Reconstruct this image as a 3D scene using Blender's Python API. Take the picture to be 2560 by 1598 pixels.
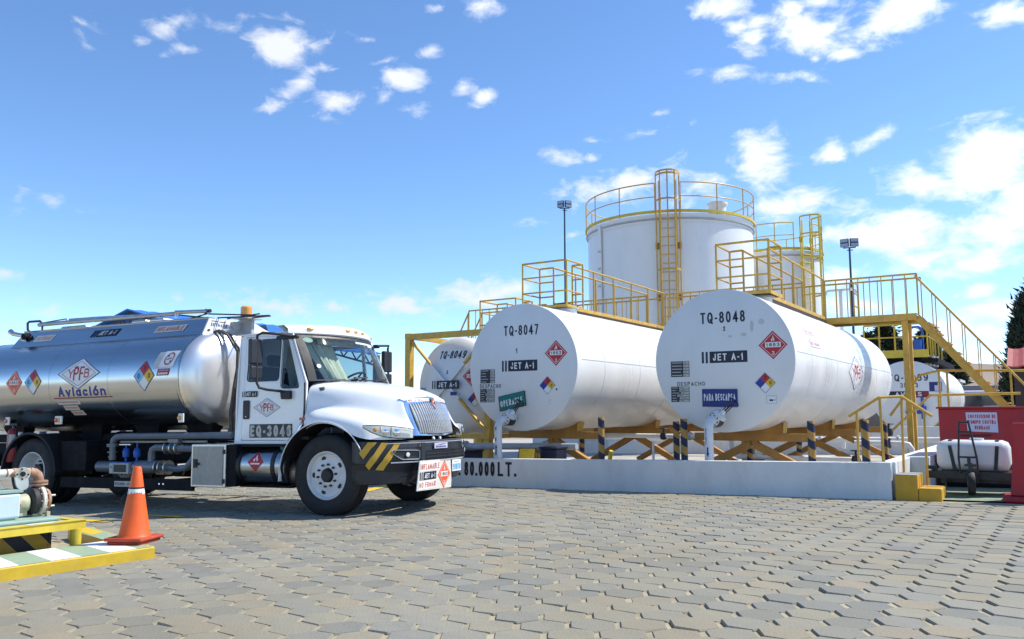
import bpy, bmesh, math, random
from mathutils import Vector, Matrix, Euler, noise as mnoise
from mathutils.geometry import tessellate_polygon
random.seed(7)
PI = math.pi; sin = math.sin; cos = math.cos
for o in list(bpy.data.objects): bpy.data.objects.remove(o)
S = bpy.context.scene
COL = S.collection

# ------------------------------------------------------------------ camera
cd = bpy.data.cameras.new('camera'); cam = bpy.data.objects.new('camera', cd); COL.objects.link(cam)
cd.sensor_width = 36; cd.lens = 29.04; cd.clip_start = .05; cd.clip_end = 20000
FW = Vector((-0.54129757, 0.83352517, 0.11060166)); RT = Vector((0.83853173, 0.54484809, -0.00225501)); UP = Vector((0.06214071, -0.09152238, 0.99386226))
cam.matrix_world = Matrix(((RT.x, UP.x, -FW.x, 0), (RT.y, UP.y, -FW.y, 0), (RT.z, UP.z, -FW.z, 1.165), (0, 0, 0, 1)))
S.camera = cam

# ------------------------------------------------------------------ light, sky, exposure
SUN_EL, SUN_AZ = math.radians(52), math.radians(45)      # azimuth from +X towards +Y
sd = bpy.data.lights.new('sun', 'SUN'); sd.energy = 4.0; sd.angle = math.radians(.5); sd.color = (1, .955, .88)
so = bpy.data.objects.new('sun', sd); COL.objects.link(so)
sdir = Vector((cos(SUN_EL)*cos(SUN_AZ), cos(SUN_EL)*sin(SUN_AZ), sin(SUN_EL)))
so.rotation_euler = sdir.to_track_quat('Z', 'Y').to_euler(); so.location = sdir*60
S.view_settings.view_transform = 'Standard'; S.view_settings.look = 'None'
S.view_settings.exposure = 0.7; S.view_settings.gamma = 1
S.view_settings.use_curve_mapping = False

CL=[(-0.807,0.437,0.396,0.415,-0.193,0.99,0.018,0.012,0.3),(-0.765,0.498,0.408,0.44,-0.288,0.862,0.02,0.009,0.75),(-0.783,0.485,0.39,0.401,0.004,1.018,0.01,0.006,0.55),(-0.738,0.534,0.413,0.431,-0.142,0.879,0.027,0.009,0.55),(-0.774,0.507,0.379,0.409,-0.312,0.858,0.01,0.004,0.4),(-0.757,0.525,0.389,0.403,-0.143,0.903,0.011,0.004,0.4),(-0.691,0.599,0.406,0.43,-0.228,0.753,0.037,0.02,1),(-0.687,0.625,0.37,0.491,-0.666,0.514,0.029,0.009,0.9),(-0.713,0.611,0.344,0.361,-0.223,0.779,0.018,0.007,0.85),(-0.668,0.656,0.351,0.367,-0.199,0.719,0.03,0.013,0.95),(-0.623,0.661,0.419,0.433,-0.067,0.725,0.01,0.004,0.55),(-0.573,0.71,0.41,0.433,-0.218,0.579,0.017,0.006,0.75),(-0.614,0.681,0.398,0.419,-0.209,0.642,0.014,0.004,0.45),(-0.604,0.699,0.382,0.395,-0.124,0.661,0.029,0.013,1),(-0.623,0.693,0.363,0.43,-0.517,0.509,0.021,0.008,0.6),(-0.607,0.714,0.349,0.357,-0.04,0.69,0.016,0.008,0.65),(-0.552,0.745,0.374,0.387,-0.144,0.579,0.014,0.008,1),(-0.533,0.764,0.364,0.398,-0.354,0.465,0.016,0.008,0.95),(-0.551,0.701,0.454,0.482,-0.209,0.558,0.017,0.006,0.65),(-0.514,0.727,0.456,0.474,-0.014,0.608,0.024,0.012,0.75),(-0.882,0.418,0.219,0.267,-0.591,0.977,0.014,0.01,0.35),(-0.865,0.451,0.218,0.221,-0.117,1.064,0.013,0.008,0.35),(-0.855,0.471,0.216,0.275,-0.649,0.898,0.008,0.006,0.3),(-0.896,0.42,0.142,0.143,-0.085,1.12,0.015,0.007,0.65),(-0.893,0.435,0.117,0.118,-0.067,1.11,0.015,0.007,0.35),(-0.879,0.463,0.114,0.127,-0.451,1.03,0.018,0.01,0.55),(-0.801,0.585,0.129,0.129,-0.046,0.934,0.026,0.007,0.35),(-0.783,0.608,0.132,0.133,-0.043,0.904,0.026,0.007,0.4),(-0.747,0.654,0.121,0.122,-0.032,0.848,0.059,0.014,0.75),(-0.697,0.707,0.122,0.122,-0.022,0.775,0.056,0.011,0.6),(-0.648,0.751,0.128,0.13,-0.12,0.696,0.062,0.017,0.8),(-0.583,0.8,0.14,0.143,-0.178,0.604,0.063,0.018,0.85),(-0.534,0.832,0.149,0.151,-0.169,0.545,0.043,0.014,0.7),(-0.28,0.853,0.44,0.456,-0.016,0.309,0.026,0.012,0.95),(-0.266,0.867,0.421,0.437,0.11,0.349,0.016,0.008,0.85),(-0.249,0.878,0.409,0.464,0.418,0.477,0.017,0.018,0.95),(-0.196,0.893,0.405,0.421,0.14,0.279,0.04,0.02,1.15),(-0.209,0.877,0.432,0.452,0.14,0.302,0.015,0.01,0.85),(-0.182,0.883,0.434,0.454,0.153,0.277,0.026,0.006,0.8),(-0.109,0.906,0.409,0.431,-0.196,0.031,0.038,0.018,1.15),(-0.014,0.921,0.39,0.402,0.081,0.05,0.025,0.012,1),(-0.193,0.904,0.381,0.399,-0.201,0.126,0.01,0.005,0.8),(-0.166,0.909,0.381,0.392,0.048,0.2,0.015,0.006,0.95),(-0.282,0.881,0.38,0.39,0.001,0.31,0.027,0.007,0.75),(-0.212,0.906,0.366,0.377,0.124,0.279,0.035,0.008,0.75),(-0.356,0.869,0.343,0.354,-0.133,0.34,0.014,0.004,0.5),(-0.362,0.874,0.325,0.331,-0.039,0.379,0.026,0.005,0.4),(-0.142,0.945,0.296,0.336,-0.455,-0.003,0.022,0.009,0.95),(-0.188,0.941,0.282,0.295,-0.249,0.122,0.015,0.015,0.8),(-0.257,0.923,0.285,0.318,0.422,0.406,0.031,0.027,1.05),(-0.468,0.832,0.299,0.307,0.151,0.56,0.022,0.01,0.7),(-0.433,0.844,0.317,0.323,-0.065,0.452,0.012,0.004,0.5),(-0.436,0.85,0.296,0.301,0.031,0.484,0.012,0.006,0.5),(-0.419,0.868,0.266,0.271,-0.133,0.413,0.052,0.017,0.85),(-0.347,0.896,0.278,0.282,0.058,0.387,0.029,0.017,0.5),(-0.325,0.909,0.26,0.264,0.062,0.36,0.032,0.018,0.65),(-0.232,0.944,0.234,0.239,-0.169,0.199,0.04,0.012,0.85),(-0.04,0.967,0.252,0.258,-0.146,0.003,0.043,0.037,1.25),(-0.099,0.965,0.243,0.252,0.215,0.157,0.046,0.015,1),(-0.014,0.977,0.214,0.218,0.133,0.044,0.031,0.024,1.15),(-0.144,0.971,0.192,0.194,0.088,0.165,0.059,0.027,1.1),(-0.037,0.982,0.186,0.187,-0.088,0.021,0.045,0.023,1.15),(-0.095,0.982,0.165,0.166,0.01,0.098,0.059,0.015,0.95),(-0.058,0.986,0.153,0.154,-0.03,0.054,0.05,0.012,0.9),(-0.059,0.99,0.125,0.128,-0.205,0.034,0.021,0.007,0.9),(-0.078,0.99,0.121,0.122,0.068,0.087,0.007,0.005,0.7),(-0.035,0.994,0.103,0.103,-0.057,0.03,0.042,0.012,0.95),(-0.081,0.993,0.083,0.083,0.047,0.085,0.051,0.015,0.9),(-0.135,0.988,0.077,0.077,0.039,0.139,0.047,0.013,0.7),(-0.473,0.856,0.209,0.212,-0.085,0.487,0.021,0.005,0.6),(-0.199,0.968,0.151,0.152,0.061,0.212,0.037,0.018,0.7),(-0.172,0.978,0.118,0.119,0.052,0.18,0.044,0.013,0.6),(-0.707,0.563,0.428,0.447,-0.127,0.838,0.013,0.004,0.3),(-0.24,0.959,0.154,0.154,0.054,0.254,0.039,0.018,0.6),(-0.51,0.83,0.224,0.227,-0.094,0.529,0.019,0.004,0.4)]
def build_world():
    w = bpy.data.worlds.new('World'); S.world = w; w.use_nodes = True
    nt = w.node_tree; N = nt.nodes; L = nt.links; N.clear()
    def node(t, **k):
        n = N.new(t)
        for a, b in k.items(): setattr(n, a, b)
        return n
    def math_(op, a, b=None, c=None, clamp=False):
        n = node('ShaderNodeMath', operation=op); n.use_clamp = clamp
        for i, v in enumerate((a, b, c)):
            if v is None: continue
            if isinstance(v, (int, float)): n.inputs[i].default_value = v
            else: L.new(v, n.inputs[i])
        return n.outputs[0]
    out = node('ShaderNodeOutputWorld'); bg = node('ShaderNodeBackground'); L.new(bg.outputs[0], out.inputs[0])
    sky = node('ShaderNodeTexSky', sky_type='NISHITA'); sky.sun_disc = False
    sky.sun_elevation = SUN_EL; sky.sun_rotation = math.radians(45); sky.altitude = 2500
    sky.air_density = SKY_AIR; sky.dust_density = SKY_DUST; sky.ozone_density = SKY_OZONE
    hsv = node('ShaderNodeHueSaturation'); hsv.inputs['Saturation'].default_value = SKY_SAT; hsv.inputs['Value'].default_value = 1; hsv.inputs['Hue'].default_value = SKY_HUE
    L.new(sky.outputs[0], hsv.inputs['Color'])
    tc = node('ShaderNodeTexCoord'); d = tc.outputs['Generated']
    # cloud noise
    mp = node('ShaderNodeMapping'); mp.inputs['Scale'].default_value = (1, 1, 1.9); L.new(d, mp.inputs['Vector'])
    nz = node('ShaderNodeTexNoise'); nz.inputs['Scale'].default_value = 24; nz.inputs['Detail'].default_value = 10; nz.inputs['Roughness'].default_value = .60; nz.inputs['Distortion'].default_value = .35
    L.new(mp.outputs[0], nz.inputs['Vector'])
    nz2 = node('ShaderNodeTexNoise'); nz2.inputs['Scale'].default_value = 5.5; nz2.inputs['Detail'].default_value = 5; L.new(mp.outputs[0], nz2.inputs['Vector'])
    mask = None
    for (cx, cy, cz, ex, ey, ez, sx, sz, s) in CL:
        m = node('ShaderNodeMapping', vector_type='TEXTURE')
        m.inputs['Location'].default_value = (cx, cy, cz); m.inputs['Rotation'].default_value = (ex, ey, ez)
        m.inputs['Scale'].default_value = (sx*1.65, .6, sz*1.75); L.new(d, m.inputs['Vector'])
        ln = node('ShaderNodeVectorMath', operation='LENGTH'); L.new(m.outputs[0], ln.inputs[0])
        v = math_('MULTIPLY_ADD', ln.outputs['Value'], -s, s)
        mask = v if mask is None else math_('MAXIMUM', mask, v)
    mask = math_('MAXIMUM', mask, -.35)
    n1 = math_('SUBTRACT', nz.outputs[0], .5)
    dens = math_('MULTIPLY_ADD', n1, 2.9, math_('MULTIPLY_ADD', mask, 1.3, -.27))
    # thin cloud outside the frame, the same kind as inside it
    wide = math_('MULTIPLY_ADD', nz2.outputs[0], 1.9, -1.28)
    sep = node('ShaderNodeSeparateXYZ'); L.new(d, sep.inputs[0])
    fwd = node('ShaderNodeVectorMath', operation='DOT_PRODUCT'); L.new(d, fwd.inputs[0]); fwd.inputs[1].default_value = tuple(FW)
    away = node('ShaderNodeMapRange'); away.inputs['From Min'].default_value = .78; away.inputs['From Max'].default_value = .66
    L.new(fwd.outputs['Value'], away.inputs['Value'])
    wide = math_('MULTIPLY', math_('MULTIPLY_ADD', n1, 1.2, wide), away.outputs[0])
    dens = math_('MAXIMUM', dens, wide)
    mr = node('ShaderNodeMapRange', interpolation_type='SMOOTHSTEP'); mr.inputs['From Min'].default_value = -.08; mr.inputs['From Max'].default_value = 1.0
    L.new(dens, mr.inputs['Value'])
    # clouds grow brighter towards the sun's side
    sdn = node('ShaderNodeVectorMath', operation='DOT_PRODUCT'); L.new(d, sdn.inputs[0]); sdn.inputs[1].default_value = tuple(sdir)
    cb = node('ShaderNodeMapRange'); cb.inputs['From Min'].default_value = .1; cb.inputs['From Max'].default_value = .75; cb.inputs['To Min'].default_value = CLOUD_LO; cb.inputs['To Max'].default_value = CLOUD_HI
    L.new(sdn.outputs['Value'], cb.inputs['Value'])
    cc = node('ShaderNodeMix', data_type='RGBA', blend_type='MULTIPLY'); cc.inputs['Factor'].default_value = 1
    cc.inputs['A'].default_value = (.93, .97, 1.06, 1); L.new(cb.outputs[0], cc.inputs['B'])
    mx = node('ShaderNodeMix', data_type='RGBA')
    L.new(math_('MULTIPLY', mr.outputs[0], .93), mx.inputs['Factor']); L.new(hsv.outputs[0], mx.inputs['A']); L.new(cc.outputs['Result'], mx.inputs['B'])
    L.new(mx.outputs['Result'], bg.inputs['Color']); bg.inputs['Strength'].default_value = SKY_STR
SKY_STR = .15; SKY_AIR = 1.0; SKY_DUST = .5; SKY_OZONE = 3.0; SKY_SAT = 1.12; SKY_HUE = .5; CLOUD_LO = 3.9; CLOUD_HI = 5.6
build_world()

# ------------------------------------------------------------------ materials
MATS = {}
def pbr(name, col, rough=.5, metal=0, var=.12, scale=4, bump=0, bscale=60, coat=0, dirt=None, dirt_amt=0, dirt_scale=2, stretch=(1, 1, 1), spec=.5, rvar=.1):
    m = bpy.data.materials.new(name); m.use_nodes = True; nt = m.node_tree; N = nt.nodes; L = nt.links
    b = N['Principled BSDF']; b.inputs['Roughness'].default_value = rough; b.inputs['Metallic'].default_value = metal
    b.inputs['Coat Weight'].default_value = coat; b.inputs['Coat Roughness'].default_value = .06; b.inputs['Specular IOR Level'].default_value = spec
    tc = N.new('ShaderNodeTexCoord'); mp = N.new('ShaderNodeMapping'); mp.inputs['Scale'].default_value = stretch
    L.new(tc.outputs['Object'], mp.inputs['Vector'])
    nz = N.new('ShaderNodeTexNoise'); nz.inputs['Scale'].default_value = scale; nz.inputs['Detail'].default_value = 6; nz.inputs['Roughness'].default_value = .6
    L.new(mp.outputs[0], nz.inputs['Vector'])
    mr = N.new('ShaderNodeMapRange'); mr.inputs['From Min'].default_value = .3; mr.inputs['From Max'].default_value = .7
    mr.inputs['To Min'].default_value = 1-var; mr.inputs['To Max'].default_value = 1+var*.5; L.new(nz.outputs[0], mr.inputs['Value'])
    mx = N.new('ShaderNodeMix'); mx.data_type = 'RGBA'; mx.blend_type = 'MULTIPLY'; mx.inputs['Factor'].default_value = 1
    mx.inputs['A'].default_value = (*col, 1); L.new(mr.outputs[0], mx.inputs['B']); cur = mx.outputs['Result']
    if dirt:
        n2 = N.new('ShaderNodeTexNoise'); n2.inputs['Scale'].default_value = dirt_scale; n2.inputs['Detail'].default_value = 8; n2.inputs['Roughness'].default_value = .7
        L.new(mp.outputs[0], n2.inputs['Vector'])
        r2 = N.new('ShaderNodeMapRange'); r2.inputs['From Min'].default_value = .48; r2.inputs['From Max'].default_value = .75; r2.inputs['To Max'].default_value = dirt_amt
        L.new(n2.outputs[0], r2.inputs['Value'])
        m2 = N.new('ShaderNodeMix'); m2.data_type = 'RGBA'; L.new(r2.outputs[0], m2.inputs['Factor']); L.new(cur, m2.inputs['A']); m2.inputs['B'].default_value = (*dirt, 1)
        cur = m2.outputs['Result']
    L.new(cur, b.inputs['Base Color'])
    rr = N.new('ShaderNodeMapRange'); rr.inputs['From Min'].default_value = .3; rr.inputs['From Max'].default_value = .7
    rr.inputs['To Min'].default_value = max(.02, rough-rvar); rr.inputs['To Max'].default_value = min(1, rough+rvar); L.new(nz.outputs[0], rr.inputs['Value']); L.new(rr.outputs[0], b.inputs['Roughness'])
    if bump:
        n3 = N.new('ShaderNodeTexNoise'); n3.inputs['Scale'].default_value = bscale; n3.inputs['Detail'].default_value = 4; L.new(tc.outputs['Object'], n3.inputs['Vector'])
        bp = N.new('ShaderNodeBump'); bp.inputs['Strength'].default_value = bump; bp.inputs['Distance'].default_value = .01; L.new(n3.outputs[0], bp.inputs['Height']); L.new(bp.outputs[0], b.inputs['Normal'])
    MATS[name] = m; return m
def emis_none(): pass
pbr('tank_white', (.76, .765, .755), .34, var=.05, scale=1.3, dirt=(.55, .50, .42), dirt_amt=.16, dirt_scale=1.4, stretch=(1, 1, .35), coat=.12)
pbr('tank_face', (.70, .705, .70), .45, var=.05, scale=1.6, dirt=(.5, .48, .43), dirt_amt=.14, dirt_scale=1.8, stretch=(1, 1, .3))
pbr('wall_white', (.66, .665, .66), .8, var=.10, scale=1.6, bump=.35, bscale=26, dirt=(.38, .36, .33), dirt_amt=.38, dirt_scale=3.0, stretch=(1, 1, .5))
pbr('concrete', (.40, .375, .33), .9, var=.2, scale=2.5, bump=.3, bscale=40, dirt=(.24, .215, .18), dirt_amt=.5)
pbr('grey_concrete', (.30, .29, .27), .9, var=.2, scale=3, bump=.3, bscale=40)
pbr('yellow', (.60, .36, .05), .5, var=.2, scale=7, dirt=(.20, .11, .045), dirt_amt=.45, dirt_scale=5)
pbr('yellow_bright', (.60, .40, .02), .5, var=.18, scale=6, dirt=(.34, .25, .09), dirt_amt=.35, dirt_scale=5)
pbr('shaded_ochre', (.42, .205, .042), .6, var=.22, scale=5, dirt=(.17, .085, .04), dirt_amt=.5, dirt_scale=4)  # saddles and legs: the shade under the tanks is put into this colour
pbr('lemon', (.62, .46, .04), .5, var=.15, scale=6)
pbr('step_yellow', (.56, .31, .02), .7, var=.2, scale=5, bump=.3, bscale=45, dirt=(.30, .21, .07), dirt_amt=.5, dirt_scale=6)
pbr('bearer_shade', (.035, .020, .012), .8)
pbr('rust', (.30, .13, .045), .8, var=.35, scale=9, bump=.3)
pbr('white_paint', (.80, .81, .82), .22, var=.03, scale=3, coat=.35)
pbr('white_plain', (.80, .80, .78), .5, var=.04)
pbr('black_plastic', (.010, .010, .013), .5, var=.2)
pbr('black_paint', (.012, .012, .014), .45, var=.3, scale=6, dirt=(.09, .08, .065), dirt_amt=.3, dirt_scale=8)
pbr('frame_dark', (.008, .009, .012), .7, spec=.15, var=.3, scale=6, dirt=(.05, .042, .034), dirt_amt=.3, dirt_scale=7)
pbr('bumper_grey', (.024, .026, .032), .42, var=.15, scale=6)
pbr('rubber', (.010, .010, .012), .7, var=.35, scale=9, bump=.25, bscale=70, dirt=(.05, .043, .034), dirt_amt=.3, dirt_scale=6)
pbr('brushed_steel', (.52, .54, .56), .23, 1, var=.08, scale=1.2, stretch=(.4, 6, 6), bump=.02, bscale=30, rvar=.05)
pbr('tank_head_steel', (.86, .84, .80), .33, .86, var=.05, scale=1.5, rvar=.04)
pbr('aluminium', (.62, .62, .60), .35, 1, var=.15, scale=8, bump=.1)
pbr('tread_plate', (.40, .385, .35), .55, .35, var=.25, scale=16, bump=.8, bscale=70, dirt=(.25, .22, .17), dirt_amt=.4)
pbr('fuel_tank', (.40, .42, .44), .3, 1, var=.15, scale=3, stretch=(.5, 4, 4))
pbr('chrome', (.80, .81, .83), .05, 1, var=.02, rvar=.02)
pbr('grille_slat', (.80, .80, .79), .28, .8, var=.05, rvar=.04)
pbr('wheel_white', (.66, .66, .65), .4, var=.08, scale=6, dirt=(.30, .26, .2), dirt_amt=.35, dirt_scale=7)
pbr('pipe_grey', (.42, .43, .44), .45, var=.15, scale=7, dirt=(.2, .18, .15), dirt_amt=.3)
pbr('truck_pipe', (.17, .19, .22), .4, .3, var=.2, scale=8, dirt=(.1, .09, .08), dirt_amt=.4)
pbr('pipe_white', (.70, .70, .69), .5, var=.1, scale=6, dirt=(.4, .35, .28), dirt_amt=.3)
pbr('pipe_cream', (.62, .58, .48), .55, var=.15, scale=12, dirt=(.25, .15, .09), dirt_amt=.6, dirt_scale=14)
pbr('pump_rust', (.36, .20, .13), .75, var=.35, scale=18, dirt=(.62, .5, .38), dirt_amt=.6, dirt_scale=14)
pbr('pump_olive', (.46, .46, .31), .6, var=.25, scale=14, dirt=(.2, .12, .06), dirt_amt=.6, dirt_scale=12)
pbr('pump_dark', (.03, .026, .026), .6, var=.3, scale=12)
pbr('pump_green', (.27, .38, .32), .6, var=.15, scale=8)
pbr('motor_blue', (.50, .60, .64), .4, var=.06, scale=6)
pbr('green_paint', (.20, .27, .18), .75, var=.22, scale=4, bump=.2, dirt=(.31, .30, .24), dirt_amt=.5, dirt_scale=5)
pbr('cone_orange', (.80, .115, .012), .45, var=.1, scale=9, dirt=(.35, .07, .03), dirt_amt=.4, dirt_scale=6)
pbr('cone_base', (.42, .055, .02), .6, var=.2, scale=9)
pbr('red', (.40, .010, .018), .5, var=.12, scale=5, dirt=(.20, .008, .014), dirt_amt=.4)
pbr('roof_red', (.33, .055, .04), .55, var=.15, scale=5)
pbr('roof_blue', (.03, .16, .55), .5, var=.1, scale=5)
pbr('canopy_steel', (.04, .06, .10), .6, var=.2)
pbr('valve_blue', (.015, .09, .40), .45, var=.15, scale=9)
pbr('valve_black', (.014, .016, .022), .45, var=.25, scale=14)
pbr('amber', (.75, .30, .02), .2, var=.05, coat=.5)
pbr('lamp_red', (.55, .05, .02), .2, var=.05, coat=.5)
pbr('headlight_inner', (.80, .80, .77), .25, .3, var=.1, scale=20)
pbr('bottle_white', (.62, .64, .64), .45, var=.05, scale=4)
pbr('curtain', (.62, .57, .45), .85, var=.15, scale=5)
pbr('seat_grey', (.03, .033, .04), .85, var=.2)
pbr('dash_grey', (.10, .105, .10), .7, var=.15)
pbr('interior', (.30, .30, .28), .8, var=.1)
pbr('dial_white', (.7, .75, .75), .4)
pbr('hose', (.06, .05, .045), .55, var=.3, scale=15, dirt=(.35, .29, .2), dirt_amt=.5, dirt_scale=10)
pbr('extinguisher_red', (.30, .012, .018), .35, var=.15)
pbr('lamp_grey', (.33, .38, .44), .4, .3)
pbr('pole_blue', (.03, .06, .10), .5, var=.2)
pbr('bark', (.07, .05, .035), .9, var=.3, scale=12)
pbr('dirt', (.34, .275, .195), .95, var=.28, scale=.35, bump=.3, bscale=8, dirt=(.26, .22, .13), dirt_amt=.6, dirt_scale=.12)
pbr('hill', (.30, .235, .18), .95, var=.3, scale=.004, dirt=(.21, .185, .13), dirt_amt=.6, dirt_scale=.008)
pbr('joint_sand', (.36, .31, .205), .95, var=.35, scale=5, bump=.5, bscale=60, dirt=(.15, .13, .10), dirt_amt=.6, dirt_scale=3)
pbr('brick_wall', (.24, .20, .155), .9, var=.2, scale=3)
pbr('green_sign', (.02, .22, .12), .5)
pbr('building_white', (.58, .58, .56), .7)
pbr('window_dark', (.02, .025, .03), .1, spec=.8)
pbr('dark_wall', (.055, .04, .035), .8)
pbr('vehicle_grey', (.10, .105, .11), .3, coat=.4)
pbr('vehicle_white', (.66, .67, .68), .25, coat=.5)
# flat print colours
for nm, c in dict(ink=(.006, .009, .03), inkblack=(.006, .006, .007), p_white=(.78, .78, .77), p_red=(.46, .015, .025), p_darkred=(.30, .012, .02), p_orange=(.75, .10, .02), p_blue=(.01, .035, .30), p_sky=(.18, .48, .75), p_yellow=(.72, .46, .02), p_green=(.0, .17, .14), p_navy=(.012, .025, .17), p_wine=(.20, .02, .03), p_pink=(.55, .22, .24), p_grey=(.50, .51, .51), p_cream=(.66, .63, .55), p_rust=(.60, .12, .06), p_stripe=(.58, .34, .03), p_palegreen=(.30, .40, .27), p_shelf=(.46, .46, .42), p_lilac=(.55, .53, .68), p_black2=(.03, .03, .04)).items():
    pbr(nm, c, .5, var=.06, scale=9)
def tinted_glass(name, tint, refl=1.0):
    m = bpy.data.materials.new(name); m.use_nodes = True; nt = m.node_tree; N = nt.nodes; L = nt.links; N.clear()
    o = N.new('ShaderNodeOutputMaterial'); mix = N.new('ShaderNodeMixShader'); t = N.new('ShaderNodeBsdfTransparent'); g = N.new('ShaderNodeBsdfGlossy'); f = N.new('ShaderNodeFresnel')
    t.inputs[0].default_value = (*tint, 1); g.inputs['Roughness'].default_value = .02; g.inputs['Color'].default_value = (refl, refl, refl, 1); f.inputs[0].default_value = 1.5
    L.new(f.outputs[0], mix.inputs[0]); L.new(t.outputs[0], mix.inputs[1]); L.new(g.outputs[0], mix.inputs[2]); L.new(mix.outputs[0], o.inputs[0]); MATS[name] = m
tinted_glass('windshield_glass', (.80, .93, .92)); tinted_glass('door_glass', (.42, .50, .55)); tinted_glass('lens_glass', (.93, .95, .95))
def striped(name, c1, c2, freq, slope, axis='x'):
    m = pbr(name, c1, .55, var=.0); nt = m.node_tree; N = nt.nodes; L = nt.links; b = N['Principled BSDF']
    tc = N.new('ShaderNodeTexCoord'); sp = N.new('ShaderNodeSeparateXYZ'); L.new(tc.outputs['Object'], sp.inputs[0])
    def mt(op, a, bb):
        n = N.new('ShaderNodeMath'); n.operation = op
        for i, v in enumerate((a, bb)):
            if isinstance(v, (int, float)): n.inputs[i].default_value = v
            else: L.new(v, n.inputs[i])
        return n.outputs[0]
    t = mt('FRACT', mt('MULTIPLY', mt('ADD', sp.outputs['Z'], mt('MULTIPLY', sp.outputs['X' if axis == 'x' else 'Y'], slope)), freq), 0)
    g = mt('GREATER_THAN', t, .5)
    nz = N.new('ShaderNodeTexNoise'); nz.inputs['Scale'].default_value = 12; nz.inputs['Detail'].default_value = 5
    dk = N.new('ShaderNodeMix'); dk.data_type = 'RGBA'; L.new(g, dk.inputs['Factor']); dk.inputs['A'].default_value = (*c1, 1); dk.inputs['B'].default_value = (*c2, 1)
    ml = N.new('ShaderNodeMix'); ml.data_type = 'RGBA'; ml.blend_type = 'MULTIPLY'; ml.inputs['Factor'].default_value = 1; L.new(dk.outputs['Result'], ml.inputs['A'])
    mr = N.new('ShaderNodeMapRange'); mr.inputs['From Min'].default_value = .3; mr.inputs['From Max'].default_value = .7; mr.inputs['To Min'].default_value = .75; mr.inputs['To Max'].default_value = 1.1; L.new(nz.outputs[0], mr.inputs['Value']); L.new(mr.outputs[0], ml.inputs['B'])
    L.new(ml.outputs['Result'], b.inputs['Base Color'])
striped('hazard_post', (.46, .25, .045), (.012, .016, .05), 4.0, .62)
striped('hazard_board', (.50, .31, .03), (.012, .014, .03), 3.0, 1.0, 'y')

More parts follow.
